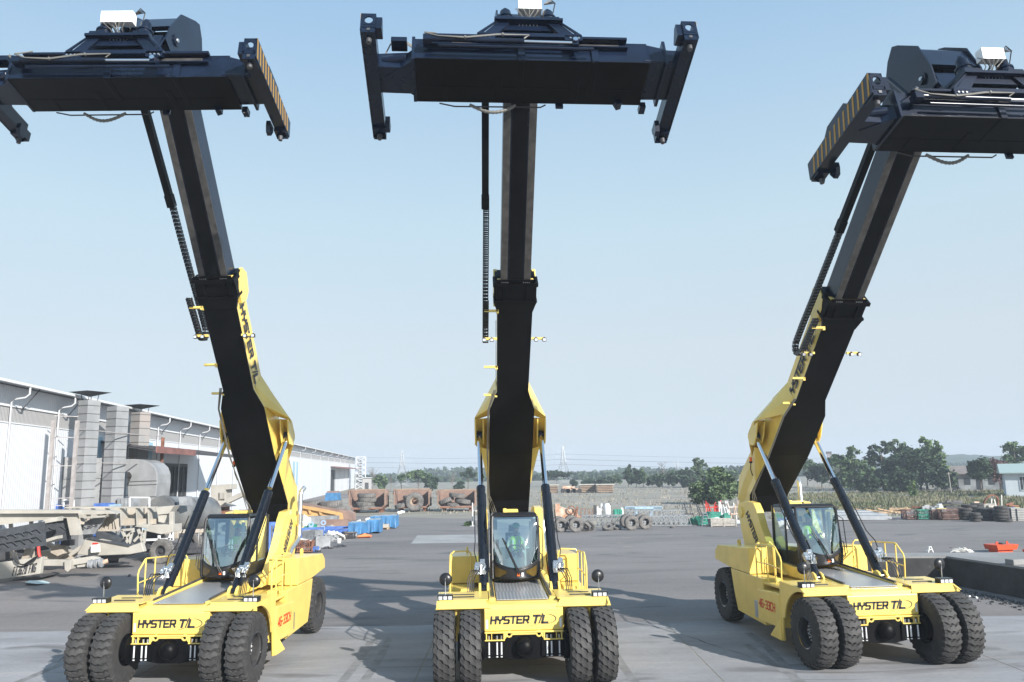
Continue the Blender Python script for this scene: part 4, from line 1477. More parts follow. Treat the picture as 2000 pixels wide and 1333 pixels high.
tm = MB()
M['skid'] = mat('faint_tyre_mark', (.185, .183, .185), .8, noise=.22, scale=3)
for mi_, (x0, y0, a0, cv, L) in enumerate(((-4.5, 12, 1.45, .01, 13), (-4.0, 12, 1.45, .01, 13), (3.4, 14, 1.8, -.02, 11), (12.0, 13, 1.2, .015, 11), (5.5, 15.5, 1.3, .02, 9.5), (-12.5, 14, 1.35, .02, 10), (7.2, 11, 1.75, -.01, 12))):
    x, y, a = x0, y0, a0
    prev = None
    for k in range(int(L / .6)):
        nx, ny = -math.sin(a) * .11, math.cos(a) * .11
        cur = ((x - nx, y - ny, .007 + .0002 * mi_), (x + nx, y + ny, .007 + .0002 * mi_))
        if prev and y < 25.6: tm.add([prev[0], cur[0], cur[1], prev[1]], [(0, 1, 2, 3)])
        prev = cur
        x, y, a = x + math.cos(a) * .6, y + math.sin(a) * .6, a + cv
tag(tm.build('tyre_marks', 'skid'), kind='structure')
# cracks and dark tyre rubs on the paving
M['crack'] = mat('joint_tar', (.035, .035, .036), .9)
M['rub'] = mat('tyre_rub', (.095, .094, .096), .85, noise=.25, scale=5)
ck = MB()
rr_ = random.Random(77)
for sx, sy, n_, an in ((3.6, 25.6, 16, -1.1), (-13, 25.4, 12, -1.5), (8.6, 17.6, 14, -1.9), (-1.5, 33, 16, .3), (14, 40, 18, .1), (-9, 31, 12, 2.9)):
    x, y, a = sx, sy, an
    for k in range(n_):
        a += rr_.uniform(-.5, .5) * .6
        L = rr_.uniform(.15, .5)
        x2, y2 = x + math.cos(a) * L, y + math.sin(a) * L
        w_ = rr_.uniform(.006, .02)
        nx, ny = -math.sin(a) * w_, math.cos(a) * w_
        ck.add([(x - nx, y - ny, .0096 + .00002 * k), (x2 - nx, y2 - ny, .0096 + .00002 * k), (x2 + nx, y2 + ny, .0096 + .00002 * k), (x + nx, y + ny, .0096 + .00002 * k)], [(0, 1, 2, 3)])
        x, y = x2, y2
        a = a * .5 + an * .5
tag(ck.build('cracks', 'crack'), kind='structure')
# ---------------------------------------------------------------- dry field: grass tufts
def leafmat(name, c1, c2, rough=.7, sc=.6, trans=.25):
    m = mat(name, c1, rough, col2=c2, scale=sc, spec=.2, detail=3)
    return m
M['grass'] = leafmat('dry_grass', (.30, .27, .225), (.22, .205, .155), sc=.06)
M['grass_green'] = leafmat('green_weeds', (.085, .11, .05), (.19, .175, .11), sc=.12)
def infield(x, y):
    return y > 67 + max(0, (14 - x)) * .0 and (x > 3 or y > 84 + max(0, -x - 4) * .6)
def tufts(name, n, fn, h0, h1, m, seed):
    rr = random.Random(seed)
    b = MB()
    k = 0
    while k < n:
        q = fn(rr)
        if q is None: continue
        x, y = q
        k += 1
        sc = .6 + y / 160
        for j in range(3):
            a = rr.uniform(0, math.pi)
            h = rr.uniform(h0, h1)
            w_ = rr.uniform(.03, .09) * sc
            ox, oy = x + rr.uniform(-.3, .3), y + rr.uniform(-.3, .3)
            dx, dy = math.cos(a) * w_, math.sin(a) * w_
            lx, ly = rr.uniform(-.25, .25) * h, rr.uniform(-.25, .25) * h
            b.add([(ox - dx, oy - dy, 0), (ox + dx, oy + dy, 0), (ox + dx * .2 + lx, oy + dy * .2 + ly, h)], [(0, 1, 2)])
    return tag(b.build(name, m), kind='stuff')
def f1(rr):
    y = 68 + 130 * rr.random() ** 1.7
    x = rr.uniform(-.17, .66) * y
    if x < 3 and y < 86 + max(0, -4 - x): return None
    if x > 14 and y < 72 + (x - 14) * .16: return None
    return x, y
tag(tufts('dry_grass', 3200, f1, .10, .38, 'grass', 1), 'tall dry grass growing over the field behind the yard', 'grass')
def f2(rr):
    y = 84 + 55 * rr.random() ** 1.3
    x = rr.uniform(.33, .66) * y
    if y < 78 + (x - 30) * .1: return None
    return x, y
tag(tufts('green_weeds', 5000, f2, .12, .50, 'grass_green', 2), 'green weeds growing in front of the trees on the right', 'weeds')

# ---------------------------------------------------------------- trees
M['leaf_a'] = leafmat('leaves_mid_green', (.055, .095, .045), (.115, .165, .075), sc=.8)
M['leaf_b'] = leafmat('leaves_dark_green', (.026, .048, .03), (.058, .088, .045), sc=.7)
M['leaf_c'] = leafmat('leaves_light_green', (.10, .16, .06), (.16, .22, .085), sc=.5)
M['leaf_r'] = leafmat('leaves_reddish', (.10, .055, .05), (.15, .09, .075), sc=.7)
M['twig'] = mat('bare_twigs', (.17, .14, .12), .9, noise=.2)
M['bark'] = mat('bark', (.11, .09, .07), .9, noise=.3, scale=2)
def leaf_crown(lobes, n, size, seed, fill=.55):
    rr = random.Random(seed)
    b = MB()
    tot = sum(l[3] * l[4] * l[5] for l in lobes)
    for cx, cy, cz, rx, ry, rz in lobes:
        k = int(n * (rx * ry * rz) / tot)
        # sub clumps give light and dark masses
        cl = []
        for _ in range(max(5, k // 28)):
            v = Vector((rr.gauss(0, 1), rr.gauss(0, 1), rr.gauss(0, 1))).normalized()
            q = fill + (1 - fill) * rr.random()
            cl.append((Vector((cx + v.x * rx * q, cy + v.y * ry * q, cz + v.z * rz * q)), rr.uniform(.16, .34) * min(rx, rz)))
        for i in range(k):
            c, r = cl[rr.randrange(len(cl))]
            p = c + Vector((rr.gauss(0, 1), rr.gauss(0, 1), rr.gauss(0, .8))) * r * .75
            s = size * rr.uniform(.6, 1.3)
            u = Vector((rr.gauss(0, 1), rr.gauss(0, 1), rr.gauss(0, .6))).normalized()
            v = u.cross(Vector((rr.gauss(0, 1), rr.gauss(0, 1), rr.gauss(0, 1)))).normalized()
            b.add([p - u * s, p + v * s * .6, p + u * s, p - v * s * .6], [(0, 1, 2, 3)])
    return b
def limbs(b, base, top, r, lobes, seed, n=9):
    rr = random.Random(seed)
    base, top = Vector(base), Vector(top)
    mid = base.lerp(top, .5) + Vector((rr.uniform(-.3, .3), rr.uniform(-.3, .3), 0)) * r * 3
    b.tube([base, mid, top], r, 7, r1=r * .35)
    for k in range(n):
        l = lobes[k % len(lobes)]
        st = base.lerp(top, rr.uniform(.3, .95))
        e = Vector((l[0] + rr.uniform(-.7, .7) * l[3], l[1] + rr.uniform(-.7, .7) * l[4], l[2] + rr.uniform(-.2, .8) * l[5]))
        m_ = st.lerp(e, .5) + Vector((0, 0, -.1 * (e - st).length))
        b.tube([st, m_, e], r * .38, 5, r1=r * .08)
    return b
def tree(px, base_py, top_py, dist, wpx, kind, leaf, label, grp, seed, n=1500, name='tree', gz=None, trunk=.25):
    """px, py read off the photo; crown sized in metres at its real distance"""
    sc = dist / FPX
    p = D(px, base_py, dist)
    H = D(px, top_py, dist).z
    W = wpx * sc / 2
    rr = random.Random(seed)
    root = empty(name, (p.x, p.y, 0), rr.uniform(-.5, .5), label, 'tree' if name not in ('shrub', 'bush') else name, grp)
    z0 = H * trunk
    lobes = []
    if kind == 'round':
        lobes = [(0, 0, z0 + (H - z0) * .5, W * .86, W * .86, (H - z0) * .46)]
        for k in range(4):
            a = rr.uniform(0, 6.28)
            lobes.append((math.cos(a) * W * .45, math.sin(a) * W * .45, z0 + (H - z0) * rr.uniform(.4, .75), W * .5, W * .5, (H - z0) * .25))
    elif kind == 'tall':
        for k in range(7):
            t = k / 6
            lobes.append((rr.uniform(-.35, .35) * W, rr.uniform(-.35, .35) * W, z0 + (H - z0) * (.12 + .72 * t), W * (.75 - .35 * t) * rr.uniform(.8, 1.1), W * (.75 - .35 * t), (H - z0) * .17))
    elif kind == 'spread':
        for k in range(6):
            a = k * 1.05 + rr.uniform(-.3, .3)
            lobes.append((math.cos(a) * W * .6, math.sin(a) * W * .5, H * rr.uniform(.70, .82), W * .42, W * .42, H * .14))
        lobes.append((0, 0, H * .88, W * .5, W * .5, H * .11))
    elif kind == 'bush':
        for k in range(7):
            a = k * .9 + rr.uniform(-.3, .3)
            lobes.append((math.cos(a) * W * .55, math.sin(a) * W * .5, H * rr.uniform(.25, .6), W * .42, W * .42, H * .28))
        lobes.append((.1 * W, 0, H * .74, W * .35, W * .35, H * .24))
    b = None if not lobes else limbs(MB(), (0, 0, 0), (0, 0, H * .8), max(.06, H * .022), lobes, seed, 12)
    if kind == 'bare' or leaf is None:
        b = MB()
        r = H * .018
        b.tube([(0, 0, 0), (.1, 0, H * .45), (0, .1, H * .93)], r, 6, r1=r * .2)
        for k in range(34):
            t = rr.uniform(.3, .9)
            a = rr.uniform(0, 6.28)
            s0 = Vector((.05, 0, H * t))
            L = W * rr.uniform(.5, 1.0) * (1.15 - .4 * t)
            e = s0 + Vector((math.cos(a) * L, math.sin(a) * L, L * rr.uniform(.5, 1.3)))
            e.z = min(e.z, H)
            b.tube([s0, s0.lerp(e, .5) + Vector((0, 0, .05 * L)), e], r * .3, 4, r1=r * .07)
            for j in range(5):
                q = s0.lerp(e, rr.uniform(.3, 1))
                f = q + Vector((rr.uniform(-1, 1), rr.uniform(-1, 1), rr.uniform(.1, 1))) * L * .35
                b.tube([q, f], r * .12, 3, r1=r * .04)
        b.build('trunk', 'twig', root)
        return root
    b.build('trunk', 'bark', root)
    cr = leaf_crown(lobes, int(n * 1.35), max(.17, dist * .0023), seed + 5)
    cr.build('crown', leaf, root)
    return root
GR = 'trees in the treeline on the right'
tree(1672, 963, 873, 150, 92, 'tall', 'leaf_a', 'pale green pointed tree at the left end of the big treeline', GR, 31, 2600, trunk=.08)
tree(1728, 963, 862, 152, 78, 'tall', 'leaf_b', 'dark green tree just right of the pale pointed one in the treeline', GR, 32, 2400, trunk=.08)
tree(1765, 962, 857, 156, 60, 'tall', 'leaf_a', 'tree with a thin grey-green top in the middle of the treeline', GR, 33, 2000, trunk=.1)
tree(1800, 962, 870, 145, 85, 'round', 'leaf_b', 'broad dark tree in the middle of the treeline, lower than its neighbours', GR, 34, 2600, trunk=.08)
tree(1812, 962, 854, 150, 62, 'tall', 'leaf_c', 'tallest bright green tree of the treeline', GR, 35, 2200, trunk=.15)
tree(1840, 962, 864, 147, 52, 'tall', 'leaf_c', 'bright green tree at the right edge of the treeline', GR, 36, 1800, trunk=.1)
tree(1848, 962, 912, 140, 44, 'round', 'leaf_b', 'low dark tree under the right end of the treeline', GR, 37, 1200, trunk=.08)
tree(1640, 960, 888, 170, 60, 'spread', 'leaf_a', 'thin open tree behind the left end of the treeline', GR, 38, 1000, trunk=.2)
tree(1700, 962, 915, 138, 60, 'bush', 'leaf_b', 'dark undergrowth tree below the pale pointed tree', GR, 39, 1500, trunk=.05)
tree(1760, 962, 912, 137, 70, 'bush', 'leaf_b', 'dark undergrowth tree at the foot of the treeline middle', GR, 40, 1700, trunk=.05)
tree(1606, 958, 905, 175, 60, 'round', 'leaf_b', 'round dark tree seen between the lift cylinders of the right reach stacker', GR, 41, 1200, trunk=.2)
tree(1578, 955, 895, 190, 50, 'spread', 'leaf_a', 'spreading tree seen beside the right machine exhaust pipe', GR, 42, 900, trunk=.2)
GR2 = 'trees by the white house'
tree(1918, 962, 893, 128, 42, 'round', 'leaf_b', 'round dark green tree in front of the long low house', GR2, 43, 1800, trunk=.35)
tree(1955, 962, 896, 130, 58, 'round', 'leaf_r', 'reddish leaved tree left of the white house', GR2, 44, 1700, trunk=.3)
tree(1990, 962, 858, 150, 70, 'tall', 'leaf_a', 'tall green tree behind the white house roof', GR2, 45, 2200, trunk=.15)
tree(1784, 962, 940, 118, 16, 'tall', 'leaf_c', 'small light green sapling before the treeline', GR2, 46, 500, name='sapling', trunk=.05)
bpy.data.objects['sapling']['category'] = 'sapling'
t_ = tree(1397, 985, 912, 105, 96, 'bush', 'leaf_a', 'large leafy shrub standing alone in the dry field', None, 47, 5200, name='shrub', trunk=.02)
GM = 'distant trees beyond the field'
for i, (px, by, ty, d, wp, k, lf, nn, lab) in enumerate([
    (1088, 948, 919, 236, 56, 'spread', 'leaf_b', 1400, 'flat-topped umbrella tree below the right-hand pylon'),
    (1121, 948, 938, 230, 16, 'round', 'leaf_b', 400, 'small round bush tree just right of the umbrella tree'),
    (1140, 949, 938, 230, 13, 'round', 'leaf_b', 300, 'smallest round clipped tree above the flat rack trailers'),
    (1155, 949, 935, 230, 19, 'round', 'leaf_b', 400, 'round clipped tree above the gap between flat racks'),
    (1175, 949, 933, 228, 20, 'round', 'leaf_b', 400, 'round clipped tree above the right flat rack trailer'),
    (1190, 949, 933, 228, 17, 'round', 'leaf_b', 400, 'last round clipped tree of the row, at its right end'),
    (1204, 950, 930, 240, 24, 'round', 'leaf_a', 600, 'hazy tree right of the clipped round row'),
    (1228, 953, 910, 205, 28, 'tall', 'leaf_b', 800, 'slender dark tree with a bare trunk in mid field edge'),
    (1243, 954, 914, 205, 20, 'tall', 'leaf_b', 600, 'narrow dark tree beside the slender one'),
    (1257, 954, 916, 205, 18, 'tall', 'leaf_a', 500, 'narrow upright tree with bare stem, centre right'),
    (1275, 955, 932, 205, 26, 'round', 'leaf_b', 500, 'low bushy tree between two narrow ones'),
    (1294, 955, 901, 205, 26, 'bare', None, 0, 'nearly leafless tall tree with fine twigs'),
    (1289, 956, 925, 200, 24, 'round', 'leaf_b', 600, 'dark round tree below the nearly leafless tree'),
    (1315, 955, 922, 200, 30, 'round', 'leaf_b', 700, 'dark tree right of the nearly leafless tree'),
    (1337, 955, 914, 200, 36, 'round', 'leaf_b', 900, 'broad dark tree in the far row'),
    (1368, 955, 894, 200, 38, 'tall', 'leaf_a', 1200, 'tallest tree of the far row, left of the shrub'),
    (1392, 955, 914, 205, 44, 'round', 'leaf_b', 900, 'wide tree behind the lone shrub'),
    (1352, 957, 925, 195, 40, 'bush', 'leaf_b', 900, 'dark thicket tree below the tallest far tree'),
    (1428, 950, 920, 240, 40, 'round', 'leaf_a', 700, 'hazy tree seen left of the right machine'),
    (728, 956, 912, 215, 30, 'bare', None, 0, 'leafless pinkish tree right of the warehouse end'),
    (744, 956, 927, 200, 27, 'round', 'leaf_a', 500, 'green tree right of the warehouse end'),
    (763, 956, 929, 210, 14, 'bare', None, 0, 'thin grey tree left of the left-hand pylon'),
    (784, 957, 925, 200, 18, 'spread', 'leaf_a', 400, 'small tree at the foot of the left-hand pylon'),
    (817, 957, 919, 195, 50, 'spread', 'leaf_a', 1100, 'widest open-crowned tree above the middle loader bucket'),
    (842, 957, 930, 195, 28, 'round', 'leaf_b', 600, 'dark tree at right side of the open-crowned one'),
    (883, 956, 924, 215, 26, 'bare', None, 0, 'leafless tree above the right loader bucket'),
    (914, 956, 916, 215, 34, 'spread', 'leaf_b', 600, 'flat-crowned tree left of the middle machine'),
    (899, 957, 940, 190, 20, 'round', 'leaf_b', 400, 'small dark bush tree by the right loader bucket'),
    ]):
    tree(px, by, ty, d, wp, k, lf, lab, GM, 60 + i, nn, trunk=.25 if k != 'round' else .1)
# far woods
def woods(name, y0, x0, x1, hgt, seed, m, label, nn):
    rr = random.Random(seed)
    b = MB()
    for k in range(nn):
        x = rr.uniform(x0, x1)
        h = hgt * (.55 + .45 * math.sin(x * .013 + seed) * math.sin(x * .041)) * rr.uniform(.7, 1)
        y = y0 + rr.uniform(-15, 15)
        for j in range(26):
            p = Vector((x + rr.gauss(0, 3.2), y + rr.gauss(0, 3), abs(h * rr.uniform(.05, 1) + rr.gauss(0, .6))))
            u = Vector((rr.gauss(0, 1), rr.gauss(0, .6), rr.gauss(0, 1))).normalized()
            v = u.cross(Vector((rr.gauss(0, 1), rr.gauss(0, 1), rr.gauss(0, 1)))).normalized()
            s = rr.uniform(.8, 1.7)
            b.add([p - u * s, p + v * s, p + u * s, p - v * s], [(0, 1, 2, 3)])
    return tag(b.build(name, m), label, 'wood', kind='stuff')
woods('far_wood', 380, -140, 260, 4.5, 3, 'leaf_b', 'far off wood blurred by haze along the horizon', 330)
woods('far_wood', 560, -220, 420, 8, 5, 'leaf_b', 'faintest wood on the horizon behind the field', 420)
hill = MB()
hv = []
for i in range(41):
    x = 150 + i * 15
    h = 11 * math.exp(-((x - 420) / 150) ** 2) + 2
    for y, f in ((640, 0), (760, 1), (900, .6)):
        hv.append((x, y + 20 * math.sin(i), h * f - .3 + random.uniform(-1, 1) * f))
hill.add(hv, [(i * 3 + j, i * 3 + j + 1, (i + 1) * 3 + j + 1, (i + 1) * 3 + j) for i in range(40) for j in range(2)])
tag(hill.build('hill', 'leaf_b'), kind='structure')

# ---------------------------------------------------------------- pylons
M['galv'] = mat('galvanised_steel', (.30, .32, .34), .45, metal=.5, noise=.1, scale=3)
M['wire'] = mat('power_line', (.12, .12, .13), .6)
def pylon(px, base, top, d, label, w0=5.2):
    p = D(px, base, d)
    H = D(px, top, d).z
    root = empty('pylon', (p.x, p.y, 0), .3, label, 'pylon', 'lattice power pylons')
    b = MB()
    def wz(z): return w0 * (1 - .72 * min(1, z / (H * .55))) / 2 if z < H * .55 else w0 * .14 * (1 - .85 * (z - H * .55) / (H * .45))
    lv = [0, .12, .24, .34, .43, .51, .58, .65, .72, .79, .86, .93, 1]
    t = .07
    for a, c in zip(lv[:-1], lv[1:]):
        wa, wb = wz(a * H), wz(c * H)
        for s, q in ((-1, -1), (1, -1), (1, 1), (-1, 1)):
            b.bar((s * wa, q * wa, a * H), (s * wb, q * wb, c * H), t * 1.4)
        for s in (-1, 1):
            b.bar((-wa, s * wa, a * H), (wb, s * wb, c * H), t)
            b.bar((wa, s * wa, a * H), (-wb, s * wb, c * H), t)
            b.bar((s * wa, -wa, a * H), (s * wb, wb, c * H), t)
    b.build('lattice_tower', 'galv', root)
    am = MB()
    for z, L in ((.58, 3.2), (.72, 3.4), (.86, 2.8)):
        for s in (-1, 1):
            am.bar((0, 0, z * H + .4), (s * L, 0, z * H), t * .8)
            am.bar((0, 0, z * H - .3), (s * L, 0, z * H), t * .8)
            am.bar((s * L, 0, z * H), (s * L, 0, z * H - .9), t)
    am.build('cross_arm', 'galv', root)
    return p, H
pyl = [pylon(785, 950, 880, 280, 'fainter lattice pylon left of the middle machine'), pylon(1101, 945, 872, 285, 'lattice pylon right of the middle machine'),
       pylon(1325, 944, 900, 520, 'tiny distant pylon above the far row of trees', 5)]
wr = empty('power_line', (0, 0, 0), 0, 'thin power cables strung between the distant pylons', 'cable')
for z, off in ((.58, -4), (.58, 4), (.72, -4.5), (.72, 4.5), (.86, 3.6)):
    wv = MB()
    a0 = [Vector((-330, 290, 22 + z * 8)), Vector((pyl[0][0].x, pyl[0][0].y + off * .3, pyl[0][1] * z - .9)), Vector((pyl[1][0].x, pyl[1][0].y + off * .3, pyl[1][1] * z - .9)), Vector((330, 300, pyl[1][1] * z - 1))]
    pts = []
    for a, c in zip(a0[:-1], a0[1:]):
        for i in range(12):
            t = i / 12
            q = a.lerp(c, t)
            q.z -= 4 * t * (1 - t) * (c - a).length * .012
            pts.append(q)
    pts.append(a0[-1])
    wv.tube(pts, .028, 4)
    wv.build('wire', 'wire', wr)

# ---------------------------------------------------------------- warehouse (long wall running away on the left)
A = Vector((-26.3, 40.3, 0))
B_ = Vector((-51.4, 255, 0))
U = (B_ - A).normalized()
Nw = Vector((U.y, -U.x, 0))          # towards the yard
A = A - U * 40
LEN = 262
HW = 9.55
def W(t, z, o=0):                    # t metres along, z up, o out from the wall
    p = A + U * t + Nw * o
    return Vector((p.x, p.y, z))
def tpx(px):                         # wall position seen at photo column px (near the roof line)
    r = ray(px, 900)
    k = r.x / r.y
    # A + U t : x = k y
    return (k * A.y - A.x) / (U.x - k * U.y)
def corr(name, c1, c2, sc, mixc=None):
    m = mat(name, c1, .45)
    n = m.node_tree
    b = n.nodes['Principled BSDF']
    tc = n.nodes.new('ShaderNodeTexCoord')
    wv = n.nodes.new('ShaderNodeTexWave')
    wv.bands_direction = 'X'
    wv.inputs['Scale'].default_value = sc
    n.links.new(tc.outputs['Object'], wv.inputs['Vector'])
    bp = n.nodes.new('ShaderNodeBump')
    bp.inputs['Strength'].default_value = .3
    bp.inputs['Distance'].default_value = .04
    n.links.new(wv.outputs['Fac'], bp.inputs['Height'])
    n.links.new(bp.outputs[0], b.inputs['Normal'])
    if c2:
        r = ramp_nodes(m, wv.outputs['Fac'], [c1, c2], [.2, .8])
        n.links.new(r.outputs[0], b.inputs['Base Color'])
    return m
M['sheet'] = corr('white_corrugated_sheet', (.66, .68, .71), (.62, .64, .67), 1.3)
M['louv'] = corr('grey_louvre_band', (.22, .22, .22), (.50, .49, .48), 2.2)
M['blueband'] = corr('pale_blue_band', (.26, .44, .56), (.32, .50, .62), 1.5)  # pale blue for the narrow vertical bands on the wall
M['whitep'] = mat('white_pvc', (.68, .69, .70), .4)
M['pipep'] = mat('grey_white_pipe', (.50, .51, .53), .5)
M['roofm'] = mat('roof_sheet', (.42, .43, .44), .5, noise=.08)
M['redc'] = mat('faded_red_canopy', (.22, .10, .085), .7, noise=.2, scale=1)
M['dark'] = mat('dark_interior', (.03, .035, .04), .8)
M['darkm'] = mat('dark_steel', (.05, .05, .055), .6, noise=.2)
wh = empty('warehouse', A, math.atan2(U.y, U.x), 'long white corrugated warehouse with grey louvre band on the left', 'warehouse')
def wl_(b, t0, t1, z0, z1, o0, o1, mi=0):    # local frame: x along, y = -out
    b.bb(t0, t1, -o1, -o0, z0, z1, mi)
b = MB(); wl_(b, 0, LEN, 0, 7.65, -.3, 0); wl_(b, 0, LEN, 8.5, HW, -.3, 0)
b.build('wall', 'sheet', wh)
b = MB(); wl_(b, 0, LEN, 7.65, 8.5, -.3, -.02)
b.build('louvre_band', 'louv', wh)
b = MB(); wl_(b, 0, LEN, 8.46, 8.52, 0, .05); wl_(b, 0, LEN, 7.6, 7.66, 0, .04)
b.build('sill', 'whitep', wh)
b = MB()
b.prism([(-.9, HW + .02), (-.9, HW + .10), (24, HW + 1.1), (24, HW + 1.0)], 0, LEN)
b.bb(0, LEN, 23.7, 24, 0, HW + 1)
b.build('roof', 'roofm', wh)
b = MB()
b.bb(0, LEN, -1.04, -.88, HW - .06, HW + .07)
gut = b.build('gutter', 'whitep', wh)
tcols = [tpx(x) for x in (8, 104, 205, 245, 303, 347, 386, 424, 455, 585, 606, 625, 640, 653, 664, 673, 681)]
for t in tcols:
    b = MB()
    y = -.12
    b.tube([(t, -.98, HW - .1), (t, -.98, HW - .45), (t, -.8, HW - .62), (t, y - .1, HW - .72), (t, y, HW - .85), (t, y, .2)], .05, 8)
    b.build('downpipe', 'pipep', wh, smooth=True)
    b = MB()
    b.bar((t + 1.3, -.02, HW - 1.2), (t + 1.3, -.9, HW - .05), .04)
    b.build('bracket', 'darkm', wh)
for x0, x1 in ((186, 197), (243, 250), (287, 296)):
    b = MB(); wl_(b, tpx(x0), tpx(x1), .0, 7.4 if x0 > 150 else 6.2, .0, .03)
    b.build('blue_strip', 'blueband', wh)
t0, t1 = tpx(322), tpx(364)
b = MB(); wl_(b, t0, t1, 0, 5.6, -.0, .02, 0)
for k in range(6): wl_(b, t0 + (t1 - t0) * k / 5 - .08, t0 + (t1 - t0) * k / 5 + .08, 0, 5.7, 0, .12, 1)
wl_(b, t0, t1, 5.55, 5.8, 0, .12, 1)
b.build('door', ['dark', 'darkm'], wh)
b = MB()
def tpxo(px, o):
    r = ray(px, 900); k = r.x / r.y
    q = A + Nw * o
    return (k * q.y - q.x) / (U.x - k * U.y)
ta, tb = tpxo(303, 3.6), tpxo(455, 3.6)
b.prism([(-.05, 7.15), (-3.6, 6.55), (-3.6, 6.38), (-.05, 6.98)], ta, tb)
for k in range(9): b.bar((ta + (tb - ta) * k / 8, -.1, 7.1), (ta + (tb - ta) * k / 8, -3.5, 6.6), .12, .14)
b.build('canopy', 'darkm', wh)
b = MB(); b.bb(ta, ta + (tb - ta) * .42, -3.68, -3.61, 6.3, 6.75)
b.build('canopy_fascia', 'redc', wh)
ta, tb = tpx(646), tpx(683)
b = MB(); b.prism([(-.05, 6.5), (-3.0, 6.0), (-3.0, 5.9), (-.05, 6.4)], ta, tb)
b.build('canopy', 'redc', wh)
b = MB(); wl_(b, tpx(646.5), tpx(655), 0, 5.6, 0, .03)
b.build('door', 'dark', wh)
for x0, x1 in ((572, 576), (579, 582)):
    b = MB(); wl_(b, tpx(x0), tpx(x1), 0, HW - 2.7, 0, .03)
    b.build('blue_strip', 'blueband', wh)
# lattice tower at the far end
p = D(704, 960, 238)
root = empty('lattice_tower', (p.x, p.y, 0), .2, 'white lattice conveyor tower at the far end of the warehouse', 'tower')
b = MB()
Ht = D(704, 893, 238).z
for s in (-1.4, 1.4):
    for q in (-1.4, 1.4):
        b.bar((s, q, 0), (s, q, Ht), .22)
for k in range(6):
    z0, z1 = Ht * k / 6, Ht * (k + 1) / 6
    for s in (-1.4, 1.4):
        b.bar((s, -1.4, z0), (s, 1.4, z1), .1); b.bar((-1.4, s, z0), (1.4, s, z1), .14); b.bar((1.4, s, z0), (-1.4, s, z1), .14)
        b.bar((-1.4, s, z1), (1.4, s, z1), .16)
b.build('frame', 'pipep', root)
b = MB(); b.bb(-.9, .3, -.7, .7, Ht * .25, Ht * .95)
b.build('chute', 'galv', root)
# small white shed at the end
p = D(717, 966, 215)
root = empty('shed', (p.x, p.y, 0), .1, 'small white flat roofed shed past the warehouse end', 'shed')
b = MB(); b.bb(-1.1, 1.1, -1.5, 1.5, 0, 3.4); b.build('wall', 'louv', root)
b = MB(); b.bb(-1.3, 1.3, -1.8, 1.8, 3.4, 3.6); b.build('roof', 'roofm', root)
b = MB(); b.bb(-.5, .5, -1.53, -1.5, 0, 2.2); b.build('door', 'darkm', root)

# ---------------------------------------------------------------- ducts in front of the wall
M['duct'] = mat('galvanised_duct_sheet', (.25, .255, .26), .5, metal=.2, col2=(.34, .345, .35), scale=.9)
M['ductflange'] = mat('duct_flange', (.12, .12, .12), .6)
M['ductrust'] = mat('rusty_duct_sheet', (.25, .25, .245), .6, col2=(.30, .265, .245), scale=1.0)
M['rust'] = mat('rusty_steel', (.20, .09, .055), .8, noise=.35, scale=4)
M['rustgrey'] = mat('primer_steel_post', (.31, .29, .285), .7, noise=.15, scale=3)
aw = math.atan2(U.y, U.x)
for i, (px, top, d, wpx, mt, cap, lab) in enumerate([
      (167, 783, 47.0, 37, 'duct', 1, 'tall galvanised square duct with a rain cap, nearest the screening machines'),
      (224, 795, 51.5, 37, 'duct', 0, 'galvanised square duct without a cap, middle of the three'),
      (270, 806, 56.5, 33, 'ductrust', 1, 'rust-stained galvanised duct with a rain cap, farthest of the three')]):
    p = D(px, 900, d)
    Z = D(px, top, d).z
    wd = wpx * d / FPX * .74
    root = empty('duct', (p.x, p.y, 0), aw - math.pi / 2 - .55, lab, 'duct', 'galvanised ducts standing along the warehouse')
    b = MB()
    zb = 1.6 if i < 2 else 4.2
    b.bb(-wd / 2, wd / 2, -wd / 2, wd / 2, zb, Z)
    b.hull([(s * wd / 2, q * wd / 2, zb) for s in (-1, 1) for q in (-1, 1)] + [(s * wd * .38, q * wd * .38, zb - .8) for s in (-1, 1) for q in (-1, 1)])
    b.bb(-wd * .4, wd * .4, -wd * .4, wd * .4, .0, zb - .78)
    b.build('shaft', mt, root)
    b = MB()
    z = zb
    while z < Z:
        b.bb(-wd / 2 - .03, wd / 2 + .03, -wd / 2 - .03, wd / 2 + .03, z - .014, z + .014)
        z += .49
    b.build('flange', 'ductflange', root)
    if cap:
        b = MB()
        for s in (-1, 1):
            for q in (-1, 1): b.bar((s * wd * .35, q * wd * .35, Z), (s * wd * .4, q * wd * .4, Z + .42), .03)
        R_ = wd * .98
        b.hull([(s * R_, q * R_, Z + .50) for s in (-1, 1) for q in (-1, 1)] + [(0, 0, Z + .22), (0, 0, Z + .56)])
        b.build('rain_cap', 'darkm', root)
p = D(275, 972, 53)
root = empty('elbow_duct', (p.x, p.y, 0), 0, 'wide curved galvanised elbow duct in front of the third square duct', 'duct')
b = MB()
P_ = [D(x, y, 53) for x, y in [(236, 897), (262, 897), (280, 899), (294, 905), (303, 914), (307, 927), (307, 944), (304, 972), (303, 1010), (252, 1010), (250, 972), (249, 952), (253, 940), (257, 930), (253, 923), (236, 922)]]
b.prism([(q.x - p.x, q.z) for q in P_], 0, 2.1, axis='y')
b.build('elbow', 'duct', root, bevel=.03)
b = MB()
for y in (972, 948, 941): b.bar(D(249, y, 52.97) - Vector((p.x, p.y, 0)), D(306, y - 2, 52.97) - Vector((p.x, p.y, 0)), .04)
b.build('flange', 'ductflange', root)
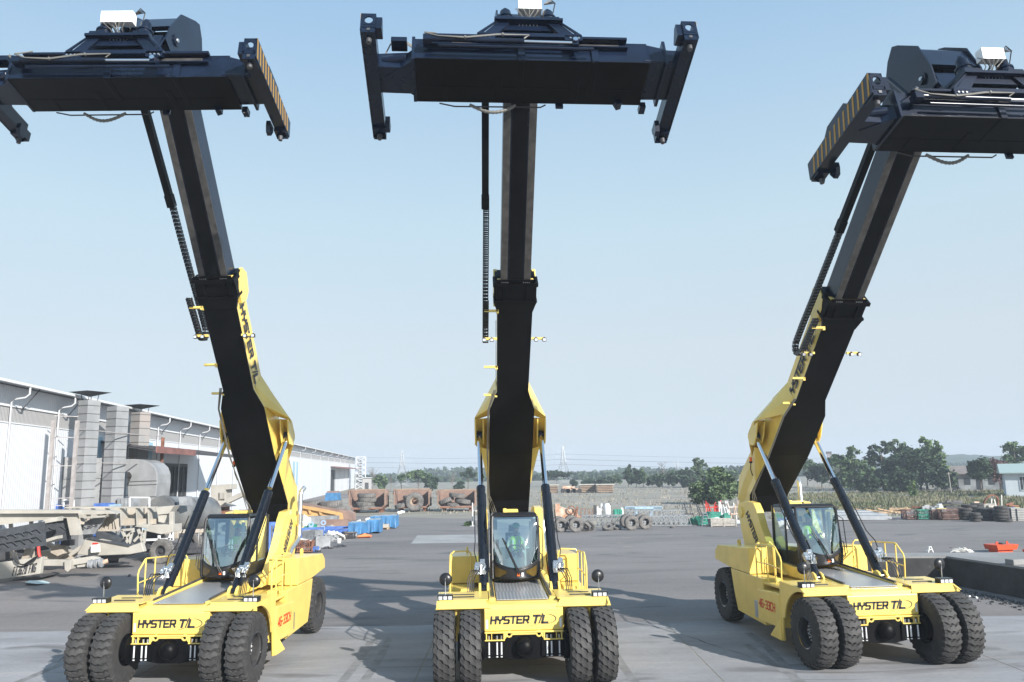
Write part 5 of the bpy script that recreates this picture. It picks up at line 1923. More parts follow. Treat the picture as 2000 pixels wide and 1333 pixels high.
# dark side box between ducts
for px, d in ((132, 48.5), (190, 52)):
    p = D(px, 915, d)
    b = MB(); b.bb(-.45, .45, -.5, .5, p.z - .65, p.z + .65)
    b.bb(-.4, .4, -.45, .45, 0, p.z - .65)
    o = b.build('fan_housing', 'duct', None, bevel=.02, loc=(p.x, p.y, 0), rot=(0, 0, aw - 1.57))
    tag(o, 'grey sheet metal fan housing %s' % ('left of the first duct' if px < 150 else 'between the first and second duct'), 'fan housing')
# post frame in front of the ducts
for px, d, top, mt, lab in ((95, 44.5, 822, 'rustgrey', 'tall grey-brown steel post left of the first duct'), (142, 45.5, 822, 'rustgrey', 'steel post close against the first duct'), (313, 56.5, 855, 'rust', 'rusty steel post by the warehouse door')):
    p = D(px, 950, d); Z = D(px, top, d).z
    b = MB()
    b.bb(-.09, .09, -.09, -.06, 0, Z); b.bb(-.09, .09, .06, .09, 0, Z); b.bb(-.02, .02, -.06, .06, 0, Z)
    b.bb(-.2, .2, -.2, .2, 0, .03)
    tag(b.build('steel_post', mt, loc=(p.x, p.y, 0)), lab, 'post', 'steel posts of the duct frame')
q0, q1, q2 = D(95, 950, 44.5), D(142, 950, 45.5), D(313, 950, 56.5)
b = MB()
for z in (1.0, 3.2, 3.6, 5.4, 7.0, 8.2):
    if z * 1.0 < 8.3: b.bar((q0.x, q0.y, z), (q1.x, q1.y, z), .05)
for z in (2.9, 5.6, 7.5):
    b.bar((q1.x, q1.y, z), (q2.x, q2.y, z), .05)
for z in (3.2, 4.4, 5.4):
    b.bar((q2.x, q2.y, z + .3), (q2.x - 1.2, q2.y - 2.5, z + .3), .05)
tag(b.build('tie_rods', 'rustgrey'), 'thin horizontal steel ties strung across the ducts', 'steel frame')
# ---------------------------------------------------------------- helper: polygon read off the photo, set at its own distance with real depth
def slab(b, pts, d, th, mi=0, skew=0.0):
    P = [D(x, y, d) for x, y in pts]
    n = len(P)
    vs = [tuple(p) for p in P] + [(p.x + skew, p.y + th, p.z) for p in P]
    fs = [tuple(range(n)), tuple(range(2 * n - 1, n - 1, -1))] + [(i, i + n, (i + 1) % n + n, (i + 1) % n) for i in range(n)]
    return b.add(vs, fs, mi)
def barpx(b, p, q, d, w, d2=None, mi=0):
    return b.bar(D(*p, d), D(*q, d2 or d), w, w, mi=mi)
def tubepx(b, pts, d, r, n=6, mi=0):
    return b.tube([D(x, y, d) for x, y in pts], r, n, mi=mi)
def rel(o, root):           # keep world coordinates when parented to an empty
    o.parent = root
    o.matrix_parent_inverse = root.matrix_world.inverted() if False else Matrix.Translation(-root.location)
    return o
M['beige'] = mat('beige_machine_paint', (.34, .32, .28), .5, col2=(.42, .40, .355), scale=1.2)
M['beige_dirty'] = mat('dusty_beige_paint', (.36, .31, .25), .7, col2=(.43, .39, .33), scale=1.5)
M['belt'] = mat('conveyor_belt', (.045, .05, .058), .7, noise=.2, scale=4)
M['steelgrey'] = mat('grey_steel', (.24, .25, .26), .55, noise=.25, scale=2)
M['tarp_blue'] = mat('blue_tarpaulin', (.05, .17, .34), .55, noise=.25, scale=1.5, bump=.6, bscale=4)
M['tarp_blue_top'] = mat('faded_tarp_top', (.30, .34, .37), .7)
M['tarp_green'] = mat('green_tarpaulin', (.025, .20, .14), .7, noise=.4, scale=2, bump=.8, bscale=5)
M['blue_steel'] = mat('blue_painted_steel', (.07, .15, .42), .55, noise=.25, scale=2)
M['pale_blue'] = mat('pale_blue_paint', (.30, .42, .52), .5, noise=.1)
M['wood'] = mat('timber', (.38, .27, .17), .8, noise=.3, scale=5)
M['oldwood'] = mat('weathered_timber', (.33, .31, .28), .85, noise=.2, scale=5)
M['orange_paint'] = mat('orange_yellow_paint', (.52, .32, .13), .5, noise=.12, scale=1)
M['orange_rust'] = mat('rusty_orange_paint', (.34, .25, .17), .7, col2=(.22, .15, .12), scale=.9)
M['rust_in'] = mat('rusty_bucket_steel', (.20, .125, .10), .8, col2=(.28, .19, .15), scale=1)
M['pinkish'] = mat('faded_cream_paint', (.60, .48, .38), .7, col2=(.38, .20, .12), scale=2.2)
M['red_orange'] = mat('red_orange_paint', (.62, .08, .025), .5, noise=.1)
M['cage_rust'] = mat('rusty_crate_steel', (.16, .10, .085), .85, noise=.3, scale=3)
M['bag'] = mat('grey_sacks', (.30, .30, .29), .9, noise=.15, scale=3, bump=.6, bscale=5)
M['white_wall'] = mat('white_render', (.50, .55, .58), .7, noise=.05, scale=1)
M['green_roof'] = mat('green_roof_sheet', (.30, .38, .36), .5)
M['tile_roof'] = mat('old_tile_roof', (.19, .165, .155), .85, noise=.2, scale=2)

# ---------------------------------------------------------------- beige screening machines (left)
def thing(name, label, cat, loc, grp=None):
    return empty(name, loc, 0, label, cat, grp)
GS = 'beige mobile screening machines parked by the warehouse'
# nearest: conveyor with chevron belt and number plate beam
r1 = thing('screening_machine', 'nearest beige screening machine, black chevron conveyor above a beam lettered FT3620 FNG', 'screening machine', G(0, 1160), GS)
b = MB()
slab(b, [(-120, 1115), (82, 1088), (78, 1121), (-120, 1150)], 37.6, .25)
rel(b.build('number_beam', 'beige', bevel=.02), r1)
lb = MB()
pa, pb = D(16, 1127, 37.58), D(70, 1117.5, 37.58)
xx = (pb - pa).normalized()
letters(lb, 'FT3620 FNG', D(24, 1125, 37.58), xx, Vector((.12, 0, 1)), .38, (pb - pa).length * .82, th=.10, shear=.04, gap=.62, wx=.85)
rel(lb.build('lettering', 'text_black'), r1)
b = MB()
slab(b, [(-120, 1058), (85, 1019), (88, 1066), (-120, 1100)], 38.2, .12)
rel(b.build('conveyor_belt', 'belt'), r1)
b = MB()
for k in range(9):
    x = -60 + 16 * k
    yy = 1034 - (x - 50) * .19
    tubepx(b, [(x - 14, yy + 9), (x + 4, yy + 3), (x + 12, yy + 10)], 38.12, .028, 5)
    tubepx(b, [(x - 14, yy + 22), (x + 4, yy + 18), (x + 14, yy + 26)], 38.12, .028, 5)
rel(b.build('belt_cleats', 'belt', smooth=True), r1)
b = MB()
slab(b, [(82, 1020), (136, 1011), (137, 1054), (88, 1062)], 40.2, .1)
tubepx(b, [(95, 1030), (108, 1037), (95, 1052)], 40.15, .03); tubepx(b, [(118, 1028), (130, 1036), (118, 1048)], 40.15, .03)
rel(b.build('end_belt', 'belt'), r1)
b = MB()
slab(b, [(-120, 997), (160, 997), (160, 1003), (-120, 1004)], 39.5, .9)
slab(b, [(-120, 1004), (148, 1003), (158, 1045), (137, 1046), (130, 1012), (84, 1016), (-120, 1040)], 39.8, .2)
slab(b, [(85, 1016), (112, 1010), (112, 1018), (86, 1023)], 38.6, .5)
slab(b, [(88, 1054), (111, 1047), (111, 1053), (88, 1060)], 38.6, .5)
rel(b.build('side_panel', 'beige'), r1)
b = MB()
slab(b, [(55, 1080), (90, 1075), (125, 1082), (105, 1095), (58, 1094)], 41.5, 1.4)
slab(b, [(100, 1066), (122, 1062), (124, 1082), (112, 1087), (98, 1080)], 41, .5)
slab(b, [(-120, 1080), (60, 1066), (55, 1090), (-120, 1108)], 41.2, 1.8, 1)
slab(b, [(118, 1055), (137, 1055), (136, 1067), (118, 1066)], 40.8, .5, 1)
rel(b.build('gearbox', ['beige_dirty', 'darkm'], bevel=.02), r1)
b = MB()
slab(b, [(78, 1094), (133, 1094), (178, 1087), (190, 1090), (190, 1097), (133, 1106), (78, 1106)], 38.8, .35)
slab(b, [(125, 1095), (139, 1095), (138, 1112), (132, 1118), (126, 1114)], 38.6, .5)
slab(b, [(150, 1103), (172, 1100), (172, 1107), (150, 1109)], 38.9, .3)
rel(b.build('tow_arm', 'beige', bevel=.02), r1)
b = MB()
b.tube([D(172, 1103, 38.7), D(202, 1099, 38.9)], .19, 14)
b.tube([D(200, 1099, 38.9), D(211, 1096, 39)], .11, 12, mi=1)
for t in (.2, .5, .8): b.tube([D(172 + 30 * t, 1103 - 4 * t, 38.7), D(174 + 30 * t, 1102.7 - 4 * t, 38.7)], .22, 14)
rel(b.build('winch_drum', ['steelgrey', 'pinkish'], smooth=True), r1)
b = MB()
for k in range(4):
    tubepx(b, [(22 + 3 * k, 1078), (30 + 3 * k, 1098 + 2 * k), (48, 1105 - k), (66, 1096 - 2 * k), (74, 1086)], 37.4, .022)
tubepx(b, [(75, 1068), (76, 1082), (78, 1088)], 37.5, .07, 6, mi=1)
rel(b.build('hose', ['hose', 'red'], smooth=True), r1)
b = MB()
slab(b, [(-120, 1145), (20, 1134), (70, 1126), (82, 1128), (40, 1144), (12, 1160), (-10, 1168), (-120, 1175)], 38.2, 1.6)
rel(b.build('crawler_track', 'darkm', bevel=.03), r1)
b = MB()
for x in (-30, 20, 60): barpx(b, (x, 1000), (x + 4, 1090), 40.5, .14)
barpx(b, (-120, 1045), (60, 1068), 41, .3); barpx(b, (30, 1145), (60, 1070), 39, .3); barpx(b, (90, 1060), (150, 1100), 42, .22)
rel(b.build('frame', 'beige_dirty'), r1)

# second: screen box with grey hopper chute and long chassis
r2 = thing('screening_machine', 'middle beige screening machine with grey chute and a white control box on its long chassis', 'screening machine', G(220, 1108), GS)
b = MB()
slab(b, [(158, 1045), (166, 1019), (208, 1002), (200, 1020), (185, 1043)], 41.8, .1)
rel(b.build('chute', 'steelgrey'), r2)
lb = MB()
letters(lb, '2-20-6', D(160, 1036, 41.78), (D(188, 1029, 41.78) - D(160, 1036, 41.78)).normalized(), Vector((.2, 0, 1)), .13, .78, th=.25)
rel(lb.build('lettering', 'text_black'), r2)
b = MB()
slab(b, [(110, 997), (213, 998), (222, 1002), (225, 1004), (160, 1006), (110, 1004)], 41.4, .8)
slab(b, [(160, 1010), (207, 1007), (204, 1011), (165, 1014)], 41.2, .4)
slab(b, [(150, 1005), (163, 1007), (164, 1020), (158, 1018), (155, 1010)], 41.1, .3)
rel(b.build('screen_box', 'beige', bevel=.015), r2)
b = MB()
slab(b, [(190, 1036), (214, 1001), (222, 1001), (231, 1036)], 42.6, .12)
for x0, x1 in ((196, 214.5), (205, 216.5), (214, 218.5), (223, 221)):
    barpx(b, (x0, 1035), (x1, 1003), 42.5, .06)
barpx(b, (189, 1036), (232, 1036), 42.45, .1); barpx(b, (231, 1036), (223, 1001), 42.45, .12)
rel(b.build('ribbed_panel', 'beige_dirty'), r2)
b = MB()
slab(b, [(150, 1083), (166, 1054), (196, 1054), (254, 1067), (276, 1060), (281, 1078), (255, 1083), (185, 1086), (165, 1085)], 41.6, .35)
slab(b, [(110, 1096), (165, 1060), (170, 1066), (130, 1093)], 42, .6)
rel(b.build('chassis', 'beige', bevel=.03), r2)
b = MB(); slab(b, [(166, 1052), (172, 1051), (254, 1066), (252, 1068)], 41.5, .5)
rel(b.build('belt_edge', 'belt'), r2)
b = MB(); slab(b, [(185, 1040), (200, 1038), (212, 1045), (225, 1052), (240, 1054), (235, 1060), (195, 1054)], 42.3, .8)
rel(b.build('rubber_skirt', 'belt', bevel=.02), r2)
b = MB()
slab(b, [(177.5, 1065), (191, 1064), (192, 1079), (177, 1080)], 41.2, .22)
slab(b, [(180, 1061), (189, 1061), (189, 1064), (180, 1065)], 41.22, .15, 1)
slab(b, [(183, 1069), (184, 1069), (184, 1074), (183, 1074)], 41.19, .02, 2)
rel(b.build('control_box', ['white_box', 'red', 'text_black'], bevel=.01), r2)
b = MB()
for p_, q_ in (((233, 1060), (262, 1037)), ((238, 1036), (252, 1064)), ((252, 1064), (258, 1040)), ((238, 1036), (262, 1034)), ((262, 1058), (283, 1036)), ((270, 1034), (279, 1060)), ((283, 1034), (281, 1062))):
    barpx(b, p_, q_, 42.8, .13)
rel(b.build('brace', 'beige', bevel=.01), r2)
b = MB()
slab(b, [(150, 1088), (235, 1085), (232, 1090), (220, 1094), (175, 1092)], 42.4, 2)
b.tube([D(196, 1092, 43), D(232, 1090, 43.4)], .25, 12)
rel(b.build('crawler_track', 'darkm', bevel=.05), r2)

# third: ribbed feed hopper on its chassis, behind
r3 = thing('feed_hopper', 'beige ribbed feed hopper with white handrails behind the other screening machines', 'hopper', G(250, 1100))
b = MB()
for k, (x0, x1) in enumerate(((150, 205), (207, 234), (236, 265), (267, 288), (290, 305))):
    slab(b, [(x0, 994), (x1, 993), (x1 - 2, 1018 + k), (x0 + 3, 1012 + k)], 46.4, .1)
slab(b, [(150, 1012), (305, 1014), (305, 1024), (262, 1026), (232, 1028), (150, 1024)], 45.7, 1.4)
rel(b.build('hopper_side', 'beige_dirty'), r3)
b = MB()
for x in (148, 178, 206, 235, 266, 289):
    slab(b, [(x - 1.2, 992), (x + 1.2, 992), (x + 3.5, 1027), (x + .5, 1027)], 45.5, 1.0)
slab(b, [(125, 990), (305, 990), (305, 993), (125, 993.5)], 45.4, .25)
rel(b.build('rib', 'beige'), r3)
b = MB()
slab(b, [(303, 991), (340, 988), (329, 1004), (308, 1006)], 45.4, .9)
slab(b, [(308, 1006), (328, 1005), (320, 1022), (309, 1020)], 45.5, .7)
slab(b, [(330, 1000), (337, 1000), (337, 1030), (330, 1030)], 45.2, .3)
slab(b, [(294, 1026), (338, 1025), (338, 1040), (314, 1044), (282, 1037)], 44.9, 1.2)
slab(b, [(275, 1024), (294, 1027), (292, 1033), (262, 1029)], 45, .5)
rel(b.build('funnel', 'beige', bevel=.02), r3)
for x0, x1, y0, y1 in ((253.5, 292, 972, 990), (124.5, 144, 977, 990)):
    b = MB()
    for p_, q_ in (((x0, y1), (x0, y0)), ((x0, y0), (x1, y0)), ((x1, y0), (x1, y1))): barpx(b, p_, q_, 45.6, .07)
    rel(b.build('handrail', 'whitep'), r3)
b = MB()
for p_, q_ in (((285, 1055), (338, 1053)), ((311, 1046), (311, 1060)), ((318, 1060), (304, 1062)), ((337, 1030), (337, 1056)), ((330, 1054), (336, 1040))): barpx(b, p_, q_, 45, .12)
rel(b.build('leg', 'whitep'), r3)
b = MB(); slab(b, [(282, 1037), (306, 1042), (306, 1056), (284, 1062)], 46, .8)
rel(b.build('support_plate', 'darkm'), r3)
b = MB(); slab(b, [(284, 1040), (300, 1044), (298, 1080), (284, 1080)], 46.8, 1)
rel(b.build('engine_cover', 'darkm'), r3)
# blue containers low along the wall, behind the machines
for i, (x0, x1, y0, y1, d, m_, lab) in enumerate(((65, 118, 986, 996, 47.5, 'blue_steel', 'blue steel trough standing against the white wall'), (182, 205, 984, 992, 49, 'blue_steel', 'short dark blue trough below the second duct'), (205, 218, 986, 992, 49.5, 'pale_blue', 'pale blue box end below the second duct'), (228, 256, 974, 992, 51, 'steelgrey', 'grey sheet metal box behind the handrail'))):
    b = MB(); slab(b, [(x0, y0), (x1, y0), (x1, y1), (x0, y1)], d, 1.2)
    for k in range(4): barpx(b, (x0 + (x1 - x0) * (k + .3) / 4, y0), (x0 + (x1 - x0) * (k + .3) / 4, y1), d - .03, .05)
    slab(b, [(x0, y1), (x0 + 2, y1), (x0 + 2, y1 + 100), (x0, y1 + 100)], d + .2, .2); slab(b, [(x1 - 2, y1), (x1, y1), (x1, y1 + 100), (x1 - 2, y1 + 100)], d + .2, .2)
    tag(b.build('trough', m_), lab, 'trough')

# tank / drum on a truck chassis
r4 = thing('drum_truck', 'truck chassis carrying a big dark dusty drum, behind the left reach stacker', 'truck', G(330, 1100))
b = MB()
c0, c1 = D(312, 1004, 48.5), D(404, 1004, 53)
ax = (c1 - c0).normalized()
R_ = 1.05
b.tube([c0, c0 + ax * .15, c0.lerp(c1, .5), c1], R_, 32)
for t in (.05, .5, .97): b.tube([c0.lerp(c1, t), c0.lerp(c1, t) + ax * .12], R_ + .05, 32)
M['drum'] = mat('dusty_drum_steel', (.13, .135, .14), .38, metal=.3, col2=(.25, .25, .24), scale=.9)
rel(b.build('drum', 'drum', smooth=True), r4)
b = MB(); slab(b, [(348, 971), (364, 971), (364, 988), (350, 988)], 47.9, .9)
rel(b.build('hatch', 'steelgrey', bevel=.02), r4)
b = MB()
b.bar(D(284, 1068, 45.2), D(410, 1066, 50.5), .35, .32); b.bar(D(300, 1075, 46), D(400, 1072, 50), .3, .5)
rel(b.build('chassis', 'darkm', bevel=.02), r4)
b = MB(); b.bar(D(300, 1040, 47), D(420, 1036, 51.5), .5, .22); 
for x in (320, 345, 372): barpx(b, (x, 1052), (x, 1030), 47.2, .2)
rel(b.build('cradle', 'beige_dirty', bevel=.02), r4)
TR = tyre_mesh('tyre', r=.58, w=.36, n=26, ri=.26, mats='rubber_dusty')
rimt = MB(); rimt.lathe([(-.12, .27), (-.14, .25), (-.02, .2), (-.02, .1), (-.1, .08), (-.1, 0)], axis='x', n=24, cap=False)
RT = rimt.data('rim', 'darkm', True)
for px, dd in ((315, 44.6), (372, 49.5)):
    q = G(px, 1104, 0); q = D(px, 1100, dd); 
    w_ = inst('wheel', TR, None, None, (0, 0, R(80))); w_.scale = (1.15, 1.15, 1.15); w_.location = Vector((q.x, q.y, .66)) - r4.location; w_.parent = r4
    inst('rim', RT, w_)
# beige plant seen through the gap
r5 = thing('screening_plant', 'pale beige machinery with a round steel ring between the left machine lift cylinders', 'machinery', G(440, 1050))
b = MB()
slab(b, [(412, 948), (450, 946), (450, 956), (440, 957), (440, 985), (450, 990), (412, 992)], 62, 1.5)
slab(b, [(440, 975), (480, 958), (482, 966), (444, 984)], 61, .6)
slab(b, [(405, 972), (420, 972), (424, 1000), (405, 1002)], 61.5, 1)
slab(b, [(428, 978), (440, 978), (440, 1004), (428, 1004)], 62.5, 1.0, 1)
for k in range(5): barpx(b, (430 + 2.5 * k, 960), (430 + 2.5 * k, 975), 61.8, .06)
slab(b, [(400, 1000), (480, 998), (480, 1006), (400, 1008)], 61, 2, 1)
rel(b.build('housing', ['beige', 'rust'], bevel=.02), r5)
b = MB()
cc = D(406, 1000, 60.5)
b.lathe([(-.1, .85), (.1, .85), (.1, .78), (-.1, .78)], c=cc, axis='y', n=36, close=True)
b.lathe([(0, .78), (.05, .78)], c=cc, axis='y', n=36)
rel(b.build('ring', 'steelgrey', smooth=True), r5)
for k in range(7):
    b = MB()
    x = 395 + 12 * k
    barpx(b, (x, 1008), (x + (k % 2) * 6 - 3, 1045), 60, .12)
    rel(b.build('leg', 'beige_dirty'), r5)
# litter on the asphalt
def lump(name, px, py, w_, h_, m_, label, cat, seed, dth=None):
    rr = random.Random(seed)
    q = G(px, py)
    b = MB()
    pts = [(rr.gauss(0, .35) * w_, rr.gauss(0, .3) * (dth or w_), abs(rr.gauss(0, .6)) * h_) for _ in range(16)] + [(rr.uniform(-.5, .5) * w_, rr.uniform(-.4, .4) * (dth or w_), 0.005) for _ in range(6)]
    pts = [(max(-w_ / 2, min(w_ / 2, x)), y, min(h_, z)) for x, y, z in pts]
    b.hull(pts)
    o = b.build(name, m_, loc=(q.x, q.y, 0), bevel=.01)
    return tag(o, label, cat)
M['plastic_bag'] = mat('pale_blue_plastic', (.45, .60, .62), .4)
lump('plastic_sheet', 73, 1141, 1.0, .18, 'plastic_bag', 'crumpled pale blue plastic sheet lying on the asphalt', 'plastic sheet', 3)
lump('stone', 252, 1127, .14, .12, 'darkm', 'small dark stone on the asphalt behind the left fender', 'stone', 4)

# ---------------------------------------------------------------- loader buckets with tyres inside
def bucket(x0, x1, top, bot, d, label, depth=2.6):
    p = D((x0 + x1) / 2, bot, d)
    root = thing('dump_body', label, 'dump body', Vector((p.x, p.y, 0)), 'rusty orange dump bodies holding old tyres')
    w_ = (x1 - x0) * d / FPX
    z0, z1 = .55, D(0, top, d).z
    z1 = D((x0 + x1) / 2, top, d).z
    b = MB()
    t = .09
    b.prism([(-w_ / 2, z1), (-w_ / 2, z0 + .35), (-w_ / 2 + .35, z0), (w_ / 2 - .35, z0), (w_ / 2, z0 + .35), (w_ / 2, z1), (w_ / 2 - t, z1), (w_ / 2 - t, z0 + .4), (w_ / 2 - .4, z0 + t), (-w_ / 2 + .4, z0 + t), (-w_ / 2 + t, z0 + .4), (-w_ / 2 + t, z1)], -.4, depth, axis='y')
    b.bb(-w_ / 2, w_ / 2, depth, depth + .1, z0, z1)
    b.build('shell', 'rust_in', root)
    b = MB()
    b.bb(-w_ / 2 - .08, w_ / 2 + .08, -.45, -.25, z1 - .04, z1 + .14)
    b.bb(-w_ / 2 - .05, -w_ / 2, -.4, -.2, z0 + .2, z1); b.bb(w_ / 2, w_ / 2 + .05, -.4, -.2, z0 + .2, z1)
    b.hull([(-w_ / 2 - .25, -.3, z1 - .4), (-w_ / 2, -.3, z1 - .6), (-w_ / 2, -.3, z1 + .1), (-w_ / 2, .2, z1), (-w_ / 2, .2, z1 - .5)])
    b.hull([(w_ / 2 + .3, -.3, z1 - .3), (w_ / 2, -.3, z1 - .6), (w_ / 2, -.3, z1 + .1), (w_ / 2, .2, z1), (w_ / 2, .2, z1 - .5)])
    b.build('rim_rail', 'orange_rust', root, bevel=.03)
    b = MB()
    b.bb(-w_ / 2 + .3, w_ / 2 - .3, -.7, depth, z0 - .12, z0)
    b.bb(-w_ / 2 + .5, -w_ / 2 + .8, 0, depth, 0, z0 - .1); b.bb(w_ / 2 - .8, w_ / 2 - .5, 0, depth, 0, z0 - .1)
    b.build('floor_edge', 'rust', root)
    return root, w_, z0, z1, p
def oldtyre(px, py, d, r_, w_, tilt, label, grp, yaw=0.0, z=None, rim=False, me=None):
    p = D(px, py, d)
    root = thing('tyre', label, 'tyre', (p.x, p.y, p.z if z is None else z), grp)
    o = inst('tread', me or OT, root)
    o.scale = (w_ / .5, r_ / .81, r_ / .81)
    o.rotation_euler = tilt
    o.rotation_mode = 'XYZ'
    if rim:
        k = inst('rim', ORIM, o)
    return root
_b = MB(); _b.lathe([(-.17, .42), (-.23, .46), (-.25, .6), (-.235, .72), (-.2, .78), (-.13, .80), (-.12, .785), (-.10, .785), (-.09, .805), (-.01, .81), (0, .79), (.01, .81), (.09, .805), (.10, .785), (.12, .785), (.13, .80), (.2, .78), (.235, .72), (.25, .6), (.23, .46), (.17, .42)], axis='x', n=40, close=False)
M['rubber_old'] = mat('old_car_tyre_rubber', (.035, .035, .037), .75, col2=(.065, .063, .06), scale=3)
CTY = _b.data('tread', 'rubber_old', True)
OT = tyre_mesh('tread', r=.81, w=.5, n=26, ri=.36, mats='rubber_dusty')
_b = MB(); _b.lathe([(-.2, .37), (-.16, .33), (-.1, .28), (.0, .24), (.1, .28)], axis='x', n=28, cap=False); _b.lathe([(.2, .37), (.16, .33), (.1, .3)], axis='x', n=28, cap=False)
ORIM = _b.data('rim', 'orange_rust', True)
_b = MB(); _b.lathe([(-.2, .37), (-.17, .33), (-.1, .32), (-.08, .15), (-.02, .13), (.0, 0)], axis='x', n=28, cap=False)
GRIM = _b.data('rim', 'steelgrey', True)
FLAT = (0, R(90), 0)
GTB = 'old tyres in the dump bodies'
bucket(683, 752, 958, 1001, 97, 'left dump body, four flat tyres stacked inside it')
for k, (px, py) in enumerate(((716, 968), (717, 976.5), (713, 984.5), (715, 992.5))):
    oldtyre(px, py, 97.3, 1.12, .50, (R(2 * k), R(90), R(40 * k)), '%s flat tyre of the four stacked in the left dump body' % ('topmost', 'second', 'third', 'lowest')[k], GTB)
bucket(771, 838, 957, 998, 98, 'middle dump body, a tyre with orange rim facing out of it')
oldtyre(810, 980, 97.2, 1.1, .55, (R(8), 0, R(88)), 'tyre standing upright with orange rim facing the yard, middle dump body', GTB, rim=True)
oldtyre(804, 972, 99.0, 1.05, .5, (0, R(90), 0), 'tyre lying flat behind the upright orange-rimmed one', GTB)
oldtyre(782, 988, 97.6, .7, .5, (R(5), R(75), R(20)), 'small tyre lying at lower left of the middle dump body', GTB)
bucket(856, 928, 958, 995, 97, 'right dump body with four tyres piled loosely in it')
for k, (px, py, t_) in enumerate(((893, 968, (0, R(97), .2)), (871, 978, (R(0), R(70), 0)), (904, 979, (0, R(100), 0)), (886, 986.5, (0, R(90), .5)))):
    oldtyre(px, py, 97.2 + .1 * k, 1.0, .5, t_, ('tyre on top of the pile in the right dump body', 'tyre tilted at the left of the pile in the right dump body', 'tyre at the right of the pile in the right dump body', 'lowest tyre of the pile in the right dump body')[k], GTB)
# partly hidden dump body further left with blue tarp and the long orange one lying down
r_ = thing('dump_body', 'long orange dump body with ribbed side lying behind the blue steel scrap', 'dump body', G(620, 1020), 'rusty orange dump bodies holding old tyres')
b = MB()
slab(b, [(560, 985), (608, 990), (658, 1000), (668, 1003), (670, 1015), (606, 1017), (560, 1008)], 80, .3)
rel(b.build('side_panel', 'orange_paint'), r_)
b = MB()
for p_, q_ in (((582, 991), (586, 1002)), ((604, 995), (607, 1004)), ((624, 998), (628, 1006))): barpx(b, p_, q_, 79.9, .22)
barpx(b, (584, 989), (657, 1003), 79.85, .28); barpx(b, (560, 1003), (618, 1010), 79.85, .25)
rel(b.build('rib', 'orange_paint'), r_)
b = MB()
slab(b, [(575, 984), (600, 987), (672, 998), (685, 1004), (686, 1018), (668, 1019), (668, 1003), (608, 990)], 80.4, 2.5)
rel(b.build('floor', 'rust_in'), r_)
oldtyre(608, 984, 84, 1.15, .6, (0, R(92), 0), 'wide tyre lying behind the long orange dump body, left one', 'tyres lying behind the long orange dump body')
oldtyre(646, 984.5, 83, 1.2, .6, (0, R(88), 0), 'wide tyre lying behind the long orange dump body, right one', 'tyres lying behind the long orange dump body')
oldtyre(660, 994, 82.5, .9, .5, (0, R(90), 0), 'smaller tyre under the right-hand one behind the orange dump body', 'tyres lying behind the long orange dump body')
b = MB()
slab(b, [(636, 963), (658, 963), (660, 979), (634, 979)], 96, 2); slab(b, [(638, 960), (656, 960), (657, 964), (638, 964)], 96.2, 2, 1)
slab(b, [(638, 979), (656, 979), (656, 1006), (638, 1006)], 96.6, 1.2, 1)
tag(b.build('covered_crate', ['tarp_blue', 'rust_in'], bevel=.03), 'rusty crate half covered by a dark blue sheet left of the dump bodies', 'crate')
lump('white_scrap', 783, 1005, .9, .45, 'white_box', 'white block lying in the grass before the dump bodies', 'block', 8)

# ---------------------------------------------------------------- tarped pallets and scrap on the left
def tarp(px0, px1, top, bot, d, dep, label, seed):
    rr = random.Random(seed)
    p0, p1 = D(px0, bot, d), D(px1, bot, d)
    w_ = (p1 - p0).length
    z1 = D(px0, top, d).z
    c = (p0 + p1) / 2
    b = MB()
    n_ = 64
    levels = [(0, 1.0), (.25, .985), (.55, .97), (.85, .955), (.97, .95), (1.0, .93)]
    rings = []
    ph = [rr.uniform(0, 6.28) for _ in range(6)]
    def sq(t):
        m = max(abs(math.cos(t)), abs(math.sin(t)))
        return math.cos(t) / m, math.sin(t) / m
    for f, sc in levels:
        ring = []
        for j in range(n_):
            t = 2 * math.pi * j / n_
            x, y = sq(t)
            fold = 1 + (1 - f) * (.05 * math.sin(7 * t + ph[0]) + .04 * math.sin(13 * t + ph[1]) + .03 * math.sin(23 * t + ph[2]))
            zz = z1 * f * (1 + .02 * math.sin(5 * t + ph[3])) + (.10 + .06 * math.sin(3 * t + ph[4]) if f == 0 else 0)
            ring.append((x * w_ / 2 * sc * fold, y * dep / 2 * sc * fold, zz))
        rings.append(ring)
    vs = [v for q in rings for v in q] + [(0, 0, z1 * 1.01)]
    fs = [(i * n_ + j, i * n_ + (j + 1) % n_, (i + 1) * n_ + (j + 1) % n_, (i + 1) * n_ + j) for i in range(len(levels) - 1) for j in range(n_)]
    k = (len(levels) - 1) * n_
    b.add(vs, fs)
    b.add([vs[k + j] for j in range(n_)] + [vs[-1]], [(j, (j + 1) % n_, n_) for j in range(n_)], mi=1)
    o = b.build('tarped_pallet', ['tarp_blue', 'tarp_blue_top'], smooth=True, loc=(c.x, c.y + dep / 2, 0))
    return tag(o, label, 'tarped load', 'loads under blue tarpaulin')
tarp(679, 714, 1021, 1045, 62.5, 1.6, 'nearest blue tarpaulined load, an orange cloth at its foot', 1)
tarp(715, 740, 1016, 1044, 63.6, 2.2, 'right-hand nearer blue tarpaulined load touching the nearest one', 2)
tarp(722, 744, 1009, 1020, 72, 2.0, 'far left blue tarpaulined load behind the others', 3)
tarp(745, 773, 1008, 1032, 69, 2.0, 'far right blue tarpaulined load at the yard edge', 4)
lump('orange_cloth', 711, 1051, 1.0, .35, mat('orange_cloth', (.8, .22, .08), .8), 'orange cloth heaped at the foot of the nearest tarped load', 'cloth', 12)
GP = 'wooden pallets'
